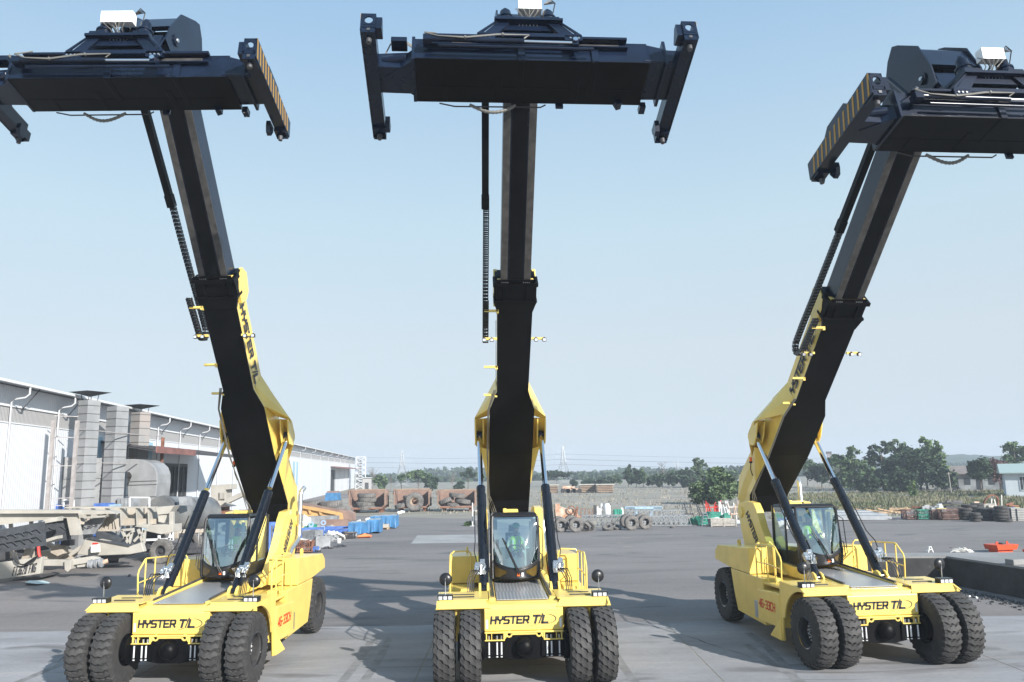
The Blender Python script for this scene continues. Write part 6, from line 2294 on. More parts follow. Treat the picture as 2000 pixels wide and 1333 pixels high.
for k, (px, py, lab) in enumerate(((748, 1034, 'wooden pallet with yellow cartons between the blue tarped loads'), (688, 1050, 'pallet edge under the nearest blue tarped load'))):
    q = G(px, py)
    root = thing('pallet', lab, 'pallet', q, GP)
    b = MB()
    for j in range(6): b.bb(-.55, .55, -.5 + .19 * j, -.36 + .19 * j, .12, .145)
    for j in (-.5, 0, .45): b.bb(j - .05, j + .05, -.5, .5, .0, .12)
    b.build('deck', 'wood', root)
    if k == 0:
        b = MB(); b.bb(-.5, -.02, -.4, .4, .15, .5); b.bb(.03, .5, -.4, .3, .15, .42)
        b.build('carton', 'beige_dirty', root, bevel=.02)
# steel frames, bins and boxes
def boxthing(name, px, py, w_, d_, h_, m_, label, cat, grp=None, rz=0.0, slats=0, open_=True, mm='darkm'):
    q = G(px, py)
    root = empty(name, q, rz, label, cat, grp)
    b = MB()
    t = .04
    if slats:
        for s in (-1, 1):
            for k in range(slats):
                x = -w_ / 2 + w_ * k / (slats - 1)
                b.bb(x - .02, x + .02, s * d_ / 2 - .02, s * d_ / 2 + .02, .08, h_)
            for z in (.1, h_ * .5, h_): b.bb(-w_ / 2, w_ / 2, s * d_ / 2 - .03, s * d_ / 2 + .03, z - .03, z + .03)
            ns = max(3, int(slats * d_ / w_))
            for k in range(ns):
                y = -d_ / 2 + d_ * k / (ns - 1)
                b.bb(s * w_ / 2 - .02, s * w_ / 2 + .02, y - .02, y + .02, .08, h_)
            for z in (.1, h_): b.bb(s * w_ / 2 - .03, s * w_ / 2 + .03, -d_ / 2, d_ / 2, z - .03, z + .03)
        b.bb(-w_ / 2, w_ / 2, -d_ / 2, d_ / 2, .06, .1)
    else:
        b.bb(-w_ / 2, w_ / 2, -d_ / 2, -d_ / 2 + t, 0, h_); b.bb(-w_ / 2, w_ / 2, d_ / 2 - t, d_ / 2, 0, h_)
        b.bb(-w_ / 2, -w_ / 2 + t, -d_ / 2 + t, d_ / 2 - t, 0, h_); b.bb(w_ / 2 - t, w_ / 2, -d_ / 2 + t, d_ / 2 - t, 0, h_)
        b.bb(-w_ / 2, w_ / 2, -d_ / 2, d_ / 2, 0, .05)
    b.build('shell', m_, root, bevel=.008)
    rr = random.Random(int(px * 7 + py))
    b = MB()
    for k in range(9):
        x, y = rr.uniform(-.4, .4) * w_, rr.uniform(-.35, .35) * d_
        b.box((x, y, h_ * rr.uniform(.3, .9)), (rr.uniform(.1, .4), rr.uniform(.1, .4), rr.uniform(.08, .3)), (rr.uniform(-.5, .5), rr.uniform(-.5, .5), rr.uniform(0, 3)), mi=rr.randrange(2))
    b.build('contents', [mm, 'steelgrey'], root)
    return root
boxthing('wire_crate', 684, 1052, .85, .7, .42, 'darkm', 'low wire crate of brown parts in front of the nearest tarped load', 'crate', slats=12, mm='wood')
boxthing('steel_bin', 628, 1070, .95, .7, .75, 'steelgrey', 'open grey steel bin tipped toward the yard', 'bin', rz=.5)
boxthing('steel_bin', 610, 1062, 1.1, .9, .9, 'steelgrey', 'dark grey corrugated bin behind the tipped one', 'bin', rz=-.4)
boxthing('wire_crate', 596, 1080, .9, .8, .7, 'rust', 'rusty brown wire crate beside the left machine side tank', 'crate', slats=10, mm='rust')
boxthing('wire_crate', 580, 1078, .5, .5, .5, 'darkm', 'small dark crate by the left machine', 'crate', slats=7)
boxthing('steel_bin', 618, 1079, .4, .4, .35, 'blue_steel', 'little blue box on the asphalt by the rusty crate', 'box')
boxthing('steel_tub', 655, 1034, 2.3, 1.2, .8, 'rust_in', 'rusty brown trough left of the tarped loads', 'trough', mm='steelgrey')
boxthing('steel_tub', 632, 1028, 2.6, 1.2, .9, 'steelgrey', 'grey steel trough below the long orange dump body', 'trough')
q = G(662, 1061)
b = MB(); b.lathe([(0, .13), (.30, .16), (.31, .17), (.31, .15), (.05, .12), (.05, 0)], axis='z', n=20)
tag(b.build('bucket', 'white_box', loc=q, smooth=True), 'white plastic bucket beside the pale scrap sheets', 'bucket')
def frame3(name, px, py, w_, d_, h_, m_, label, cat, grp=None, rz=0.0, bars=5, th=.07):
    q = G(px, py)
    b = MB()
    for z in (th / 2, h_):
        for s in (-1, 1):
            b.bar((-w_ / 2, s * d_ / 2, z), (w_ / 2, s * d_ / 2, z), th)
            b.bar((s * w_ / 2, -d_ / 2, z), (s * w_ / 2, d_ / 2, z), th)
    for k in range(bars):
        x = -w_ / 2 + w_ * k / (bars - 1)
        for s in (-1, 1):
            b.bar((x, s * d_ / 2, 0), (x, s * d_ / 2, h_), th * .8)
    o = b.build(name, m_, loc=q, rot=(0, 0, rz))
    return tag(o, label, cat, grp)
GF = 'blue steel racks among the scrap'
frame3('scrap_rack', 548, 1085, 1.3, 2.6, 1.9, 'blue_steel', 'tall pale-blue steel rack behind the left machine boom foot', 'rack', GF, rz=.3, th=.12)
frame3('scrap_rack', 600, 1056, 2.2, 1.5, .8, 'blue_steel', 'low blue steel rack behind the grey bins', 'rack', GF, rz=.2, bars=4, th=.12)
frame3('scrap_rack', 640, 1048, 2.6, 1.5, .45, 'blue_steel', 'flat blue steel rack in the middle of the scrap', 'rack', GF, rz=-.2, bars=6, th=.12)
frame3('scrap_rack', 660, 1043, 2.0, 1.2, .5, 'blue_steel', 'blue rack next to the nearest tarped load', 'rack', GF, rz=.1, bars=4, th=.1)
frame3('scrap_rack', 520, 1070, 1.6, 1.6, 1.5, 'blue_steel', 'blue rack seen under the left machine boom', 'rack', GF, rz=.1, bars=4, th=.1)
GV = 'brackets and plates in the scrap heap'
M['pale'] = mat('pale_scrap_sheet', (.62, .61, .57), .6, noise=.1, scale=3)
SC = [(592, 1070, 1.2, .5, 'pale', 'cream panel with a hole lying near the left machine'), (636, 1052, 1.6, .35, 'pale', 'long pale sheet of scrap behind the bins'), (655, 1054, 1.2, .45, 'pale', 'bent pale sheet near the white bucket'),
      (648, 1057, .9, .5, 'steelgrey', 'small grey angle scrap near the white bucket'), (605, 1040, .9, .8, 'tarp_green', 'dark green tarpaulined lump under the orange dump body'), (592, 1030, 1.3, 1.1, 'pale', 'cream machine cover behind the exhaust pipe'),
      (630, 1037, 1.0, .5, 'steelgrey', 'grey heap of castings in the middle of the scrap'), (646, 1036, .7, .5, 'beige_dirty', 'tilted tan box lid on the scrap'), (588, 1036, .5, .35, 'yellow', 'yellow cover lying among the scrap'),
      (660, 1028, 1.1, .4, 'rust_in', 'brown rusty plate heap by the far tarped load'), (700, 1022, .5, .4, 'pale', 'white fitting standing behind the nearest tarped load'), (720, 1020, .6, .45, 'pale', 'white fitting on the far left tarped load side'),
      (640, 1072, .7, .12, 'darkm', 'dark scrap bars spread on the asphalt'), (661, 1069, .9, .08, 'darkm', 'thin black cable heap on the asphalt edge')]
for i, (px, py, w_, h_, m_, lab) in enumerate(SC):
    q = G(px, py)
    rr = random.Random(50 + i)
    b = MB()
    for k in range(5):
        b.box((rr.uniform(-.4, .4) * w_, rr.uniform(-.3, .3) * w_, h_ * rr.uniform(.15, .8)), (w_ * rr.uniform(.3, .8), w_ * rr.uniform(.05, .5), h_ * rr.uniform(.15, .6)), (rr.uniform(-.6, .6), rr.uniform(-.6, .6), rr.uniform(0, 3)))
    b.box((0, 0, h_ * .25), (w_ * .8, w_ * .4, h_ * .5), (0, 0, rr.uniform(0, 3)))
    b.hull([(rr.uniform(-.5, .5) * w_, rr.uniform(-.3, .3) * w_, rr.uniform(0, h_)) for _ in range(9)])
    tag(b.build('scrap_piece', m_, loc=q, bevel=.01), lab, 'scrap', GV)
b = MB()
q = G(604, 1050)
for k in range(3):
    b.lathe([(-.05, .2), (.05, .2), (.05, .1), (-.05, .1)], c=(-.8 + .9 * k, .1 * k, .85 + .1 * k), axis='y', n=20, close=True)
    b.hull([(-1.0 + .9 * k, 0, .2), (-.6 + .9 * k, 0, .2), (-.95 + .9 * k, .05, .8), (-.65 + .9 * k, .05, .8)])
tag(b.build('ring_bracket', mat('light_blue_steel', (.30, .42, .62), .5), loc=q), 'light blue brackets with round eyes on the steel frames', 'bracket')

# ---------------------------------------------------------------- centre right: tyres, truss sections, scrap
GT = 'big used tyres standing by the grass edge'
for px, py, d, r_, yaw, rim, lab in (
      (1090, 1018, 64.5, .55, 4, 1, 'used tyre standing behind the first pair, nearly hidden'), (1096, 1026, 62.3, .56, 6, 1, 'first big used tyre at the left end of the row'),
      (1115, 1016, 64.8, .58, 3, 1, 'used tyre standing behind the second one'), (1125, 1026, 61.9, .58, 5, 1, 'second big used tyre of the row with dark hub'),
      (1224, 1021.5, 65.5, .55, 8, 0, 'used tyre half hidden behind the left tyre of the right-hand pair'), (1233.5, 1023.5, 63.0, .58, 6, 1, 'left tyre of the right-hand pair by the truss'),
      (1250, 1020.5, 66, .55, 6, 0, 'used tyre half hidden behind the last one'), (1260, 1021.5, 63.8, .57, 8, 1, 'last big used tyre of the row, before the bare truss')):
    o = oldtyre(px, py, d, r_, .46, (R(6), 0, R(90 + yaw)), lab, GT, z=r_ - .01)
    if rim: inst('rim', GRIM, o.children[0], None, (0, 0, math.pi))
GL2 = 'smaller tyres leaning or lying in the tyre row'
for px, py, d, r_, w_, t_, lab in ((1143, 1030, 62.6, .42, .26, (0, R(-28), R(60)), 'thin tyre leaning left in the middle of the row'), (1151, 1028, 63.0, .45, .26, (0, R(-22), R(65)), 'thin tyre leaning against its neighbour in the row'),
      (1187, 1029, 63.0, .45, .3, (R(0), R(62), R(80)), 'tyre lying tilted in front of the truss'), (1205, 1029, 63.6, .34, .25, (0, R(64), R(100)), 'small tyre lying tilted beside the larger tilted one'), (1196, 1024, 65, .4, .26, (0, R(50), R(60)), 'small tyre behind the two tilted ones'), (1313, 1031, 64.5, .2, .12, FLAT, 'little tyre lying flat by the truss end')):
    oldtyre(px, py, d, r_, w_, t_, lab, GL2, z=max(w_ * .6, r_ * (.85 if t_[1] and abs(t_[1]) < .6 else .5)))
def truss(x0, x1, py, d, h_, dep, label, n_):
    a, c = D(x0, py, d), D(x1, py, d)
    L = c.x - a.x
    b = MB()
    t = .055
    for y in (0, dep):
        for z in (.1, h_):
            b.bar((0, y, z), (L, y, z), t)
        for k in range(n_):
            u0, u1 = L * k / n_, L * (k + 1) / n_
            b.bar((u0, y, .1), ((u0 + u1) / 2, y, h_), t * .7); b.bar(((u0 + u1) / 2, y, h_), (u1, y, .1), t * .7)
            b.bar((u0, y, .1), (u0, y, h_), t * .7)
    for k in range(n_ + 1):
        b.bar((L * k / n_, 0, h_), (L * k / n_, dep, h_), t * .7); b.bar((L * k / n_, 0, .1), (L * k / n_, dep, .1), t * .7)
        if k < n_: b.bar((L * k / n_, 0, h_), (L * (k + 1) / n_, dep, h_), t * .6)
    return tag(b.build('truss_section', 'galv', loc=(a.x, a.y, 0)), label, 'truss', 'galvanised lattice truss sections')
truss(1138, 1222, 1020, 66.5, .95, 1.0, 'galvanised truss section behind the smaller tyres', 8)
truss(1262, 1350, 1020, 66.0, .85, 1.0, 'galvanised truss section at the right of the tyre row', 9)
truss(1225, 1340, 1017, 69.5, 1.1, 1.0, 'galvanised truss section farthest back behind the tyre pair', 11)
# cream machine body
p = D(1095, 1010, 78)
r_ = thing('machine_body', 'faded cream rusting machine body behind the first tyres', 'machine body', (p.x, p.y, 0))
b = MB(); slab(b, [(1084, 985), (1092, 984), (1094, 990), (1112, 996), (1116, 993), (1126, 996), (1130, 1008), (1128, 1020), (1084, 1020)], 78, 1.6)
slab(b, [(1128, 1009), (1135, 1010), (1133, 1020), (1127, 1020)], 78.1, 1)
rel(b.build('body', 'pinkish', bevel=.04), r_)
b = MB(); barpx(b, (1124, 1013), (1128, 990), 77.9, .2); barpx(b, (1128, 990), (1126, 997), 77.9, .15)
b.lathe([(-.05, .4), (.05, .4), (.05, .3), (-.05, .3)], c=D(1116, 996, 77.8), axis='y', n=20, close=True)
rel(b.build('lever', 'rust'), r_)
b = MB()
for x in (1134, 1142, 1151, 1156): barpx(b, (x, 1010), (x + 1, 994), 79, .07)
barpx(b, (1134, 994), (1145, 994), 79, .06); barpx(b, (1146, 997), (1156, 1008), 79, .05); barpx(b, (1128, 1009), (1160, 1008), 79, .06)
tag(b.build('rack', 'rust'), 'thin rusty steel rack right of the cream machine body', 'rack')
r_ = thing('pump_stand', 'white pipe stand with vertical cylinders beside a black post', 'pipe stand', G(1178, 1012))
b = MB()
for x, y0 in ((1167, 990), (1171, 993), (1175, 984), (1182, 985), (1188, 990)): barpx(b, (x, 1010), (x, y0), 79.5, .16)
for p_, q_ in (((1167, 1000), (1176, 995)), ((1180, 998), (1189, 1000)), ((1165, 1008), (1190, 1008))): barpx(b, p_, q_, 79.4, .12)
b.lathe([(0, .3), (.1, .34), (.9, .34), (1.1, .2)], c=D(1186, 1006, 79.3), axis='z', n=16)
rel(b.build('cylinder', 'whitep', smooth=True), r_)
b = MB(); barpx(b, (1162, 1011), (1162, 987), 79.6, .28)
rel(b.build('post', 'darkm'), r_)
b = MB(); 
for x in (1202, 1207, 1212): b.lathe([(0, .2), (.7, .2), (.8, .1)], c=D(x, 1011, 79), axis='z', n=14)
slab(b, [(1213, 992), (1217, 992), (1219, 1011), (1215, 1011)], 79, .3, 1)
tag(b.build('gas_cylinders', ['tarp_green', 'whitep'], smooth=True), 'short green cylinders with a white post beside them', 'cylinders')
r_ = thing('lifting_beam', 'pale blue steel lifting beam resting on two short posts', 'lifting beam', G(1255, 1012))
b = MB()
slab(b, [(1221, 990), (1294, 990), (1294, 995), (1278, 996), (1274, 995), (1240, 995), (1221, 995)], 79, .5)
rel(b.build('beam', 'pale_blue', bevel=.02), r_)
b = MB()
for k in range(7):
    for s in (1224, 1277): slab(b, [(s + 2.4 * k, 991.3), (s + 1.3 + 2.4 * k, 991.3), (s + 1.3 + 2.4 * k, 993.8), (s + 2.4 * k, 993.8)], 78.97, .02)
rel(b.build('slot', 'dark'), r_)
for x in (1243, 1272):
    b = MB(); slab(b, [(x - 2.5, 995), (x + 2.5, 995), (x + 2, 1008), (x - 2, 1008)], 79.1, .3); slab(b, [(x - 4, 1006), (x + 4, 1006), (x + 4, 1010), (x - 4, 1010)], 79, .5)
    rel(b.build('leg', 'pale_blue'), r_)
b = MB()
for s in (-1, 1): b.bar((s * .38, 0, 0), (s * .12, .3, 1.05), .05)
for s in (-1, 1): b.bar((s * .38, .75, 0), (s * .12, .4, 1.05), .04)
for k in range(4): b.bar((-.36 + .065 * k, .06 * k, .15 + .24 * k), (.36 - .065 * k, .06 * k, .15 + .24 * k), .04)
b.box((0, .35, 1.06), (.3, .2, .05))
tag(b.build('stepladder', 'galv', loc=G(1380, 1029)), 'small steel stepladder in front of the green tarpaulins', 'stepladder')
b = MB()
for k in range(3): b.bb(-1.05, 1.05, -.03, .0, .05 + .19 * k, .22 + .19 * k)
b.bb(-1.05, 1.05, .9, .93, .05, .62); b.bb(-1.05, -1.02, 0, .9, .05, .62); b.bb(1.02, 1.05, 0, .9, .05, .62)
for x in (-1.0, 0, 1.0): b.bb(x - .05, x + .05, -.06, -.03, 0, .62)
b.bb(-1.0, 1.0, 0, .9, .3, .34)
tag(b.build('timber_crate', 'oldwood', loc=G(1414, 1029)), 'low weathered timber crate right of the stepladder', 'crate')
for i, (px, py, w_, h_, lab) in enumerate(((1357, 1024, 1.1, .6, 'green tarpaulin heap left of the stepladder'), (1369, 1026, 1.2, .75, 'green tarpaulin heap directly behind the stepladder'), (1388, 1020, 2.0, .9, 'broad green tarpaulin heap behind the timber crate'), (1421, 1020, 1.2, .8, 'right-hand green tarpaulin heap by the right machine'))):
    lump('tarp_heap', px, py, w_, h_, 'tarp_green', lab, 'tarpaulin', 30 + i, 1.0)['group'] = 'green tarpaulin heaps'
GB = 'stacked steel frames leaning behind the green tarpaulins'
rr = random.Random(9)
for i, (px, m_, lab) in enumerate(((1392, 'red', 'red steel bar frame behind the green heap'), (1402, 'red', 'second red bar frame, leaning right'), (1417, 'whitep', 'white upright bar frame'), (1429, 'whitep', 'white bar frame nearest the right machine'), (1440, 'pinkish', 'cream bar frame next to the right machine counterweight'), (1378, 'darkm', 'dark clamp frame behind the green heap'), (1345, 'darkm', 'dark clamp frame above the truss end'))):
    b = MB()
    for k in range(5):
        x = -.5 + .22 * k
        b.bar((x, 0, .5), (x + rr.uniform(-.3, .3), .2, 1.3 + rr.uniform(0, .5)), .06)
    b.bar((-.55, 0, .55), (.5, 0, .6), .08); b.bar((-.5, .1, 1.15), (.45, .1, 1.2), .06)
    b.bar((-.5, 0, 0), (-.5, 0, .6), .07); b.bar((.45, 0, 0), (.45, 0, .6), .07)
    tag(b.build('bar_frame', m_, loc=G(px, 1017)), lab, 'bar frame', GB)
lump('white_sheet', 1395, 1021, 2.0, .5, 'white_box', 'crumpled white sheeting between the green heaps', 'sheet', 44)
lump('white_sheet', 1450, 1024, 1.6, .4, 'white_box', 'pale sheets on timber right of the crate', 'sheet', 45)
# white pipe and little bush left of the middle machine
b = MB(); b.tube([(0, 0, 0), (0, 0, 2.0)], .05, 8); b.bar((0, 0, 1.3), (.5, 0, 1.3), .05); b.box((.35, 0, .7), (.5, .4, .4), mi=1); b.bb(-.2, .2, -.2, .2, 0, .03)
tag(b.build('pipe_stand', ['whitep', 'steelgrey'], loc=G(923, 1028)), 'white pipe post with a grey box left of the middle machine', 'pipe post')
tree(915, 1028, 1019, 71, 18, 'bush', 'leaf_a', 'tiny green bush at the foot of the white pipe post', None, 77, 350, name='bush', trunk=.02)

# flat rack trailers and machines far behind
GFR = 'rusty flat racks parked beyond the field'
for px0, px1, d, lab in ((1134, 1165, 165, 'left rusty flat rack of the pair beyond the field'), (1167, 1198, 163, 'right rusty flat rack of the pair beyond the field'), (1074, 1090, 166, 'rusty flat rack just right of the middle machine')):
    p = D((px0 + px1) / 2, 963, d)
    root = thing('flat_rack', lab, 'flat rack', (p.x, p.y, 0), GFR)
    w_ = (px1 - px0) * d / FPX
    b = MB()
    for z in (.15, .5, .85, 1.2): b.bb(-w_ / 2 + z * -.05, w_ / 2 + z * .05, 0, 2.2, z, z + .2)
    b.bb(-w_ / 2 + .1, w_ / 2 - .1, .3, 2, 0, 1.5, mi=1)
    b.build('rack', ['orange_rust', 'darkm'], root)
    b = MB(); b.bb(-w_ / 2 - .25, w_ / 2 + .25, -.2, 2.4, 1.55, 1.75)
    b.build('top_board', 'beige', root)
rr = random.Random(21)
for i, (px, lab) in enumerate(((1104, 'cream wheel loader parts left of the flat rack pair, left lot'), (1115, 'cream wheel loader parts left of the flat rack pair, right lot'), (1127, 'low cream chassis next to the flat rack pair'))):
    p = D(px, 963, 165)
    b = MB()
    for k in range(10): b.box((rr.uniform(-.6, .6), rr.uniform(0, 1), rr.uniform(.3, 1.3 if i < 2 else .9)), (rr.uniform(.2, 1.1), .5, rr.uniform(.15, .6)), (0, rr.uniform(-.3, .3), 0))
    b.hull([(-.7, 0, .3), (.7, 0, .3), (-.5, 1, 1.2), (.6, 1, 1.0), (-.7, 1, .3), (.7, 1, .3)])
    for x in (-.5, .5): b.lathe([(-.15, .45), (.15, .45)], c=(x, -.2, .45), axis='y', n=14, mi=1)
    tag(b.build('loader_part', ['pinkish', 'rubber'], loc=(p.x, p.y, 0)), lab, 'machine part', 'cream machine parts by the flat racks')

# ---------------------------------------------------------------- right: houses, pole, crates, tyre stacks
p0, p1 = D(1852, 962, 146), D(1950, 962, 140)
root = empty('long_house', (p0.x, p0.y, 0), -.42, 'long low house with brown tiled roof among the trees on the right', 'house')
L = p1.x - p0.x + 4
M['old_wall'] = mat('mottled_old_wall', (.13, .13, .13), .85, col2=(.30, .32, .33), scale=.5)  # dark grey wall colour with paler mottling
b = MB(); b.bb(0, L, 0, 4, 0, 2.9); b.build('wall', 'old_wall', root)
b = MB(); b.prism([(-.8, 2.8), (-.8, 2.95), (2.2, 4.3), (5, 2.95), (5, 2.8)], -.6, L + .5); b.build('roof', 'tile_roof', root)
for k in range(5):
    b = MB(); b.bb(.8 + 1.9 * k, 1.8 + 1.9 * k, -.03, 0, .9 if k % 2 else 0, 2.1); b.build('window' if k % 2 else 'door', 'dark', root)
p0 = D(1966, 965, 112)
root = empty('white_house', (p0.x, p0.y, 0), -.5, 'white house with green metal roof at the right edge of the photo', 'house')
b = MB(); b.bb(0, 12, 0, 6, 0, 3.35); b.build('wall', 'white_wall', root)
b = MB(); b.prism([(-.7, 3.25), (-.7, 3.38), (3, 4.6), (6.7, 3.38), (6.7, 3.25)], -.6, 12.6); b.build('roof', 'green_roof', root)
w1 = MB(); w1.bb(1.75, 2.4, -.04, .0, 1.0, 2.75); f_ = w1.build('window', 'dark', root)
w2 = MB()
for a in ((1.68, 1.75, .93, 2.82), (2.4, 2.47, .93, 2.82)): w2.bb(a[0], a[1], -.07, 0, a[2], a[3])
w2.bb(1.75, 2.4, -.07, 0, 2.75, 2.82); w2.bb(1.75, 2.4, -.1, 0, .9, 1.0); w2.bb(2.05, 2.1, -.06, -.04, 1, 2.75)
w2.build('frame', 'white_wall', f_)
b = MB(); b.bb(5.5, 6.4, -.04, 0, 0, 2.2); b.build('door', 'darkm', root)
p0 = D(1858, 960, 128)
b = MB(); b.tube([(0, 0, 0), (-.15, 0, 3.4)], .07, 8); b.bar((-.5, 0, 3.1), (.3, 0, 3.2), .05)
tag(b.build('utility_pole', 'oldwood', loc=(p0.x, p0.y, 0)), 'leaning utility pole at the corner of the long low house', 'pole')
p0 = D(1624, 955, 230)
Z = D(1624, 887, 230).z
root = thing('floodlight_mast', 'thin reddish lattice mast with floodlights between the right machine cylinders', 'mast', (p0.x, p0.y, 0))
b = MB()
for s in (-.35, .35):
    for q in (-.35, .35): b.bar((s, q, 0), (s, q, Z), .09)
for k in range(14):
    b.bar((-.35, -.35, Z * k / 14), (.35, -.35, Z * (k + 1) / 14), .07)
b.build('lattice', 'rust', root)
b = MB(); b.bb(-.75, .75, -.3, .1, Z, Z + .7); b.build('floodlight', 'darkm', root)
# slabs / beams
root = thing('steel_plates', 'stack of long galvanised steel plates right of the right machine cab', 'steel plates', G(1690, 1018))
for k, (x0, x1, y0, y1, d) in enumerate(((1632, 1742, 1008, 1016, 69.6), (1632, 1735, 1003, 1007, 71.5), (1632, 1706, 998, 1002, 73.5))):
    b = MB(); slab(b, [(x0, y0), (x1 - 6, y0), (x1, y0 + 2), (x1, y1), (x0, y1)], d, 1.8)
    rel(b.build('plate', 'galv'), root)
b = MB(); barpx(b, (1735, 1014), (1752, 1017), 69.3, .08)
rel(b.build('bar', 'darkm'), root)
GC = 'slatted steel crates in a row by the tyre stacks'
for px, w_, m_, lab in ((1779, 1.15, 'cage_rust', 'leftmost dark slatted crate of the row'), (1803, 1.35, 'tarp_green', 'slatted crate draped with green netting'), (1826, 1.0, 'cage_rust', 'dark slatted crate between the green and the long brown one')):
    boxthing('slatted_crate', px, 1015, w_, 1.0, .82, m_, lab, 'crate', GC, slats=12, mm='whitep')
boxthing('slatted_crate', 1857, 1015.5, 1.95, 1.0, .86, 'cage_rust', 'longest slatted crate, reddish brown, touching the tyre stack', 'crate', GC, slats=24, mm='beige')
GTS = 'car and truck tyres stacked flat on the right'
TS = [(1888, 1014, 68.5, .52, 4, 'behind the long brown crate'), (1906, 1016, 66.2, .44, 3, 'low front stack of three'), (1920, 1014, 68.4, .5, 4, 'middle rear stack'), (1931, 1015, 67.2, .5, 4, 'second from the right'), (1955, 1016, 66.0, .54, 5, 'rightmost stack'), (1910, 1009, 71.5, .55, 5, 'tall rear stack')]
for px, py, d, r_, n_, lab in TS:
    p = D(px, 1015, d)
    rr = random.Random(px)
    for k in range(n_):
        names = ['bottom', 'second', 'third', 'fourth', 'fifth']
        rk = names[k] if k < n_ - 1 else 'top'
        t_ = oldtyre(px, 1015, d, r_ * rr.uniform(.93, 1.05), .24, (0, R(90), rr.uniform(0, 3)), '%s tyre, %s of the flat tyre stacks' % (rk, lab), GTS, z=.13 + .245 * k, me=CTY)
        t_.location.x += rr.uniform(-.08, .08); t_.location.y += rr.uniform(-.05, .05)
oldtyre(1893, 995, 69.5, .62, .24, (0, R(90), 0), 'wide tyre laid across the top of the left stack', GTS, z=1.1, me=CTY)
oldtyre(1966, 1018, 65.3, .45, .22, (0, R(86), 0), 'single flat tyre on the ground right of the stacks', GTS, z=.12, me=CTY)
for i, (px, w_, h_, m_, lab) in enumerate(((1976, .5, 1.0, 'darkm', 'dark bundled sack nearest the tyre stacks'), (1986, .75, 1.05, 'bag', 'pale grey sack bale, left one'), (1997, .7, 1.0, 'bag', 'pale grey sack bale, right one'))):
    b = MB(); b.bb(-w_ / 2, w_ / 2, 0, .8, 0, h_)
    for k in range(5): b.bb(-w_ / 2 - .02, w_ / 2 + .02, -.03, .02, .1 + .19 * k, .12 + .19 * k, 1)
    tag(b.build('sack_bale', [m_, 'darkm'], loc=G(px, 1018), bevel=.06), lab, 'sack bale', 'sack bales at the right edge')
# yard junk behind the stacks
YJ = [(1700, 1003, 4.5, .35, 'wood', 'long yellow timber beams lying behind the steel plates'), (1745, 1003, 4.0, .5, 'wood', 'yellowish timber planks in the middle of the rear scrap'), (1780, 1000, 2.5, .6, 'rust', 'rusty bars behind the planks'),
      (1820, 1000, 1.6, .9, 'steelgrey', 'grey round motor scrap behind the crates'), (1835, 1001, 1.1, .8, 'whitep', 'white fittings above the green crate'), (1862, 999, 2.2, 1.1, 'darkm', 'black cable heap behind the long brown crate'),
      (1885, 999, 1.3, .9, 'rust', 'brown box scrap left of the cream sheet'), (1848, 1004, 1.3, .6, 'yellow', 'yellow panel just behind the long brown crate'), (1905, 997, 2.0, .9, 'pinkish', 'cream sheet behind the tall rear tyre stack'),
      (1945, 1004, 1.8, 1.0, 'oldwood', 'grey boards behind the right tyre stacks'), (1968, 1003, 1.6, 1.0, 'rust', 'rusty frames behind the rightmost stack'), (1975, 1006, 1.2, .8, 'blue_steel', 'blue plastic bins beside the sack bales'), (1993, 1002, 1.6, .5, 'yellow', 'yellow pipe bundle at the right edge')]
for i, (px, py, w_, h_, m_, lab) in enumerate(YJ):
    rr = random.Random(150 + i)
    b = MB()
    for k in range(8):
        b.box((rr.uniform(-.45, .45) * w_, rr.uniform(-.3, .3), h_ * rr.uniform(.1, .85)), (w_ * rr.uniform(.2, .7), rr.uniform(.06, .4), h_ * rr.uniform(.08, .35)), (rr.uniform(-.2, .2), rr.uniform(-.25, .25), rr.uniform(-.5, .5)))
    b.box((0, 0, h_ * .2), (w_ * .8, .6, h_ * .4))
    tag(b.build('scrap_piece', m_, loc=G(px, py)), lab, 'scrap', 'scrap lying in the rear row on the right')
b = MB(); b.lathe([(-.08, .95), (.08, .95), (.08, .82), (-.08, .82)], c=(0, 0, .85), axis='y', n=32, close=True)
tag(b.build('steel_hoop', 'rust', loc=G(1932, 1000), rot=(R(20), 0, .3)), 'big rusty steel hoop standing behind the tyre stacks', 'hoop')
b = MB()
for s in (-.2, .2): b.bar((s * 1.6, 0, 0), (s * .4, 0, 1.5), .09)
b.bar((-.35, 0, .5), (.4, 0, .5), .12); b.box((0, 0, 1.5), (.15, .1, .2))
tag(b.build('a_frame', 'pale', loc=G(1942, 1000)), 'cream A-shaped frame beside the steel hoop', 'frame')
b = MB(); b.bar((0, 0, 0), (.15, 0, 1.7), .07)
tag(b.build('stake', 'pale', loc=G(1957, 1002)), 'pale upright stake right of the A-shaped frame', 'stake')

# ---------------------------------------------------------------- low concrete ramp, boxes on the right
rp = [(9.4, 33.2), (17.16, 32.35), (17.86, 28.6), (18.9, 22.5), (34, 22.5), (34, 32.3), (9.5, 34.25)]
rt = thing('concrete_ramp', 'low concrete platform with black stained side behind the right machine', 'ramp', (0, 0, 0))
b = MB()
n_ = len(rp)
b.prism(rp, 0, 1.02, axis='z')
b.build('side', 'rampside', rt)
b = MB()
b.prism([(x + (.0), y) for x, y in rp], 1.024, 1.10, axis='z')
b.build('top_slab', 'ramptop', rt)
b = MB()
b.box((0, 0, .1), (.8, .4, .2), (0, 0, .2))
q = G(1990, 1103, 1.1)
tag(b.build('kerb_block', 'ramptop', loc=(q.x, q.y, 1.10), bevel=.03), 'short concrete block lying on the ramp top', 'block')
root = empty('ballast_box', G(1958, 1079), .25, 'red-orange steel ballast box with lifting lugs behind the ramp', 'ballast box')
root.location.z = 0
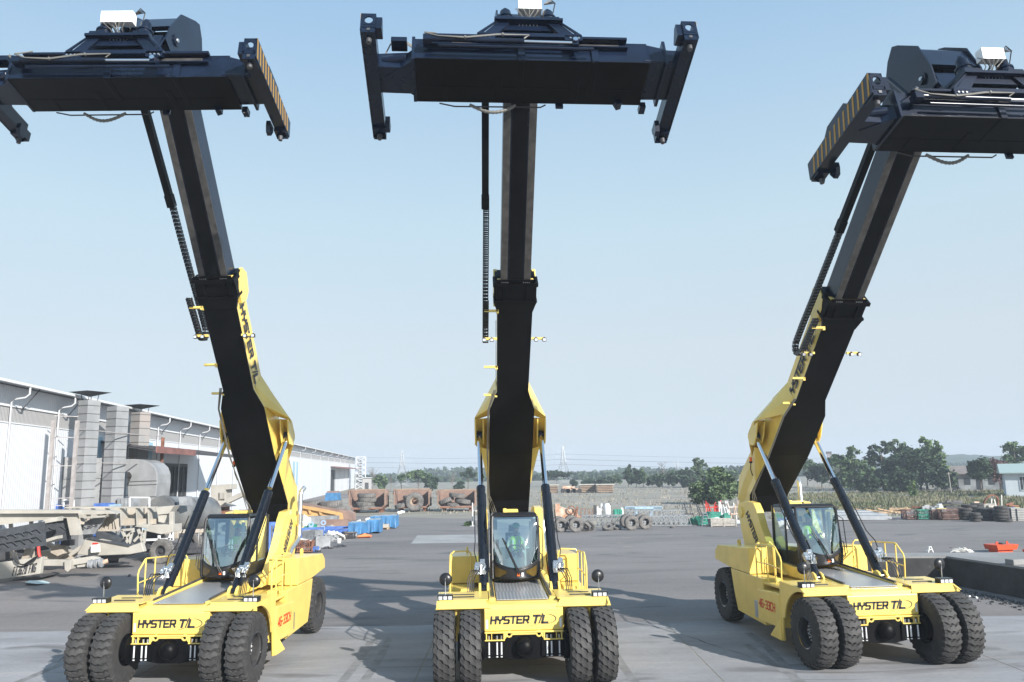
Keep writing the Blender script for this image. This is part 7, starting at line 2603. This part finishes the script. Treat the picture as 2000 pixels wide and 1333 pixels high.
b = MB(); b.hull([(-.62, -.35, .15), (.62, -.35, .15), (-.62, .5, .15), (.62, .5, .15), (-.72, -.4, .42), (.72, -.4, .42), (-.72, .5, .42), (.72, .5, .42)]); b.bb(-.5, .5, -.2, .4, 0, .15)
b.build('body', 'red_orange', root, bevel=.015)
for x in (-.3, .36):
    b = MB(); b.lathe([(-.02, .07), (.02, .07), (.02, .03), (-.02, .03)], c=(x, 0, .50), axis='y', n=18, close=True); b.bb(x - .07, x + .07, -.02, .02, .41, .45); b.build('lug', 'red_orange', root)
b = MB(); b.bb(-.05, .2, -.1, .2, .42, .49); b.build('cap', 'darkm', root)
root2 = copy_tree(root)
root2.location = root.location + Vector((1.5, -.9, -.22))
root2['label'] = 'lower red steel ballast box cut by the right edge of the photo'
for r_ in (root, root2): r_['group'] = 'red ballast boxes behind the ramp'
rb = MB()
rr = random.Random(5)
for k in range(12):
    x, y = rr.uniform(-.4, .4), rr.uniform(-.3, .3)
    rb.tube([(x, y, .03), (x + rr.uniform(-.3, .3), y, rr.uniform(.05, .25)), (x + rr.uniform(-.4, .4), y + rr.uniform(-.3, .3), rr.uniform(.05, .3)), (x + rr.uniform(-.5, .5), y, .04)], .022, 5)
tag(rb.build('rope_heap', 'pale', loc=G(1880, 1079.5), smooth=True), 'tangle of pale rope and straps behind the ramp edge', 'rope')
rb = MB()
rb.tube([(-.13, 0, 0), (-.04, 0, .3), (.03, 0, .32), (.13, 0, 0)], .03, 8)
rb.tube([(-.13, .2, 0), (-.04, .1, .3)], .02, 8)
rb.bar((-.08, 0, .15), (.08, 0, .15), .03)
tag(rb.build('small_trestle', 'white_box', loc=G(1818, 1079.5), smooth=True), 'small white A-shaped trestle behind the ramp edge', 'trestle')
# debris along the ramp foot
rr = random.Random(33)
b = MB()
for k in range(420):
    t = rr.random()
    x, y = 16.2 + 1.0 * t + rr.gauss(0, .35), 31.6 - 5.2 * t + rr.gauss(0, .4)
    x = min(x, 16.9 + .15 * (31 - y) * .6)
    s = rr.uniform(.01, .05)
    b.box((x, y, s * .4), (s * 2, s * 1.5, s), (rr.random(), rr.random(), rr.random() * 3))
tag(b.build('rubble', 'darkm'), 'scattered grit and rubble along the foot of the ramp', 'rubble', kind='stuff')
for px, py in ((1894, 1167), (1908, 1169)):
    lump('stone', px, py, .1, .07, 'whitep', 'small white stone at the ramp foot, %s one' % ('left' if px < 1900 else 'right'), 'stone', px)
# ---------------------------------------------------------------- haze
hz = MB()
hz.bb(-880, 880, -29, 1500, -1.3, 40)
ho = hz.build('haze', 'whitep')
mh = bpy.data.materials.new('haze')
mh.use_nodes = True
n = mh.node_tree
n.nodes.remove(n.nodes['Principled BSDF'])
pv = n.nodes.new('ShaderNodeVolumePrincipled')
pv.inputs['Color'].default_value = (.78, .88, 1.0, 1)
pv.inputs['Density'].default_value = HAZE
pv.inputs['Anisotropy'].default_value = 0.0
n.links.new(pv.outputs[0], n.nodes['Material Output'].inputs['Volume'])
ho.data.materials.clear()
ho.data.materials.append(mh)
tag(ho, kind='stuff')
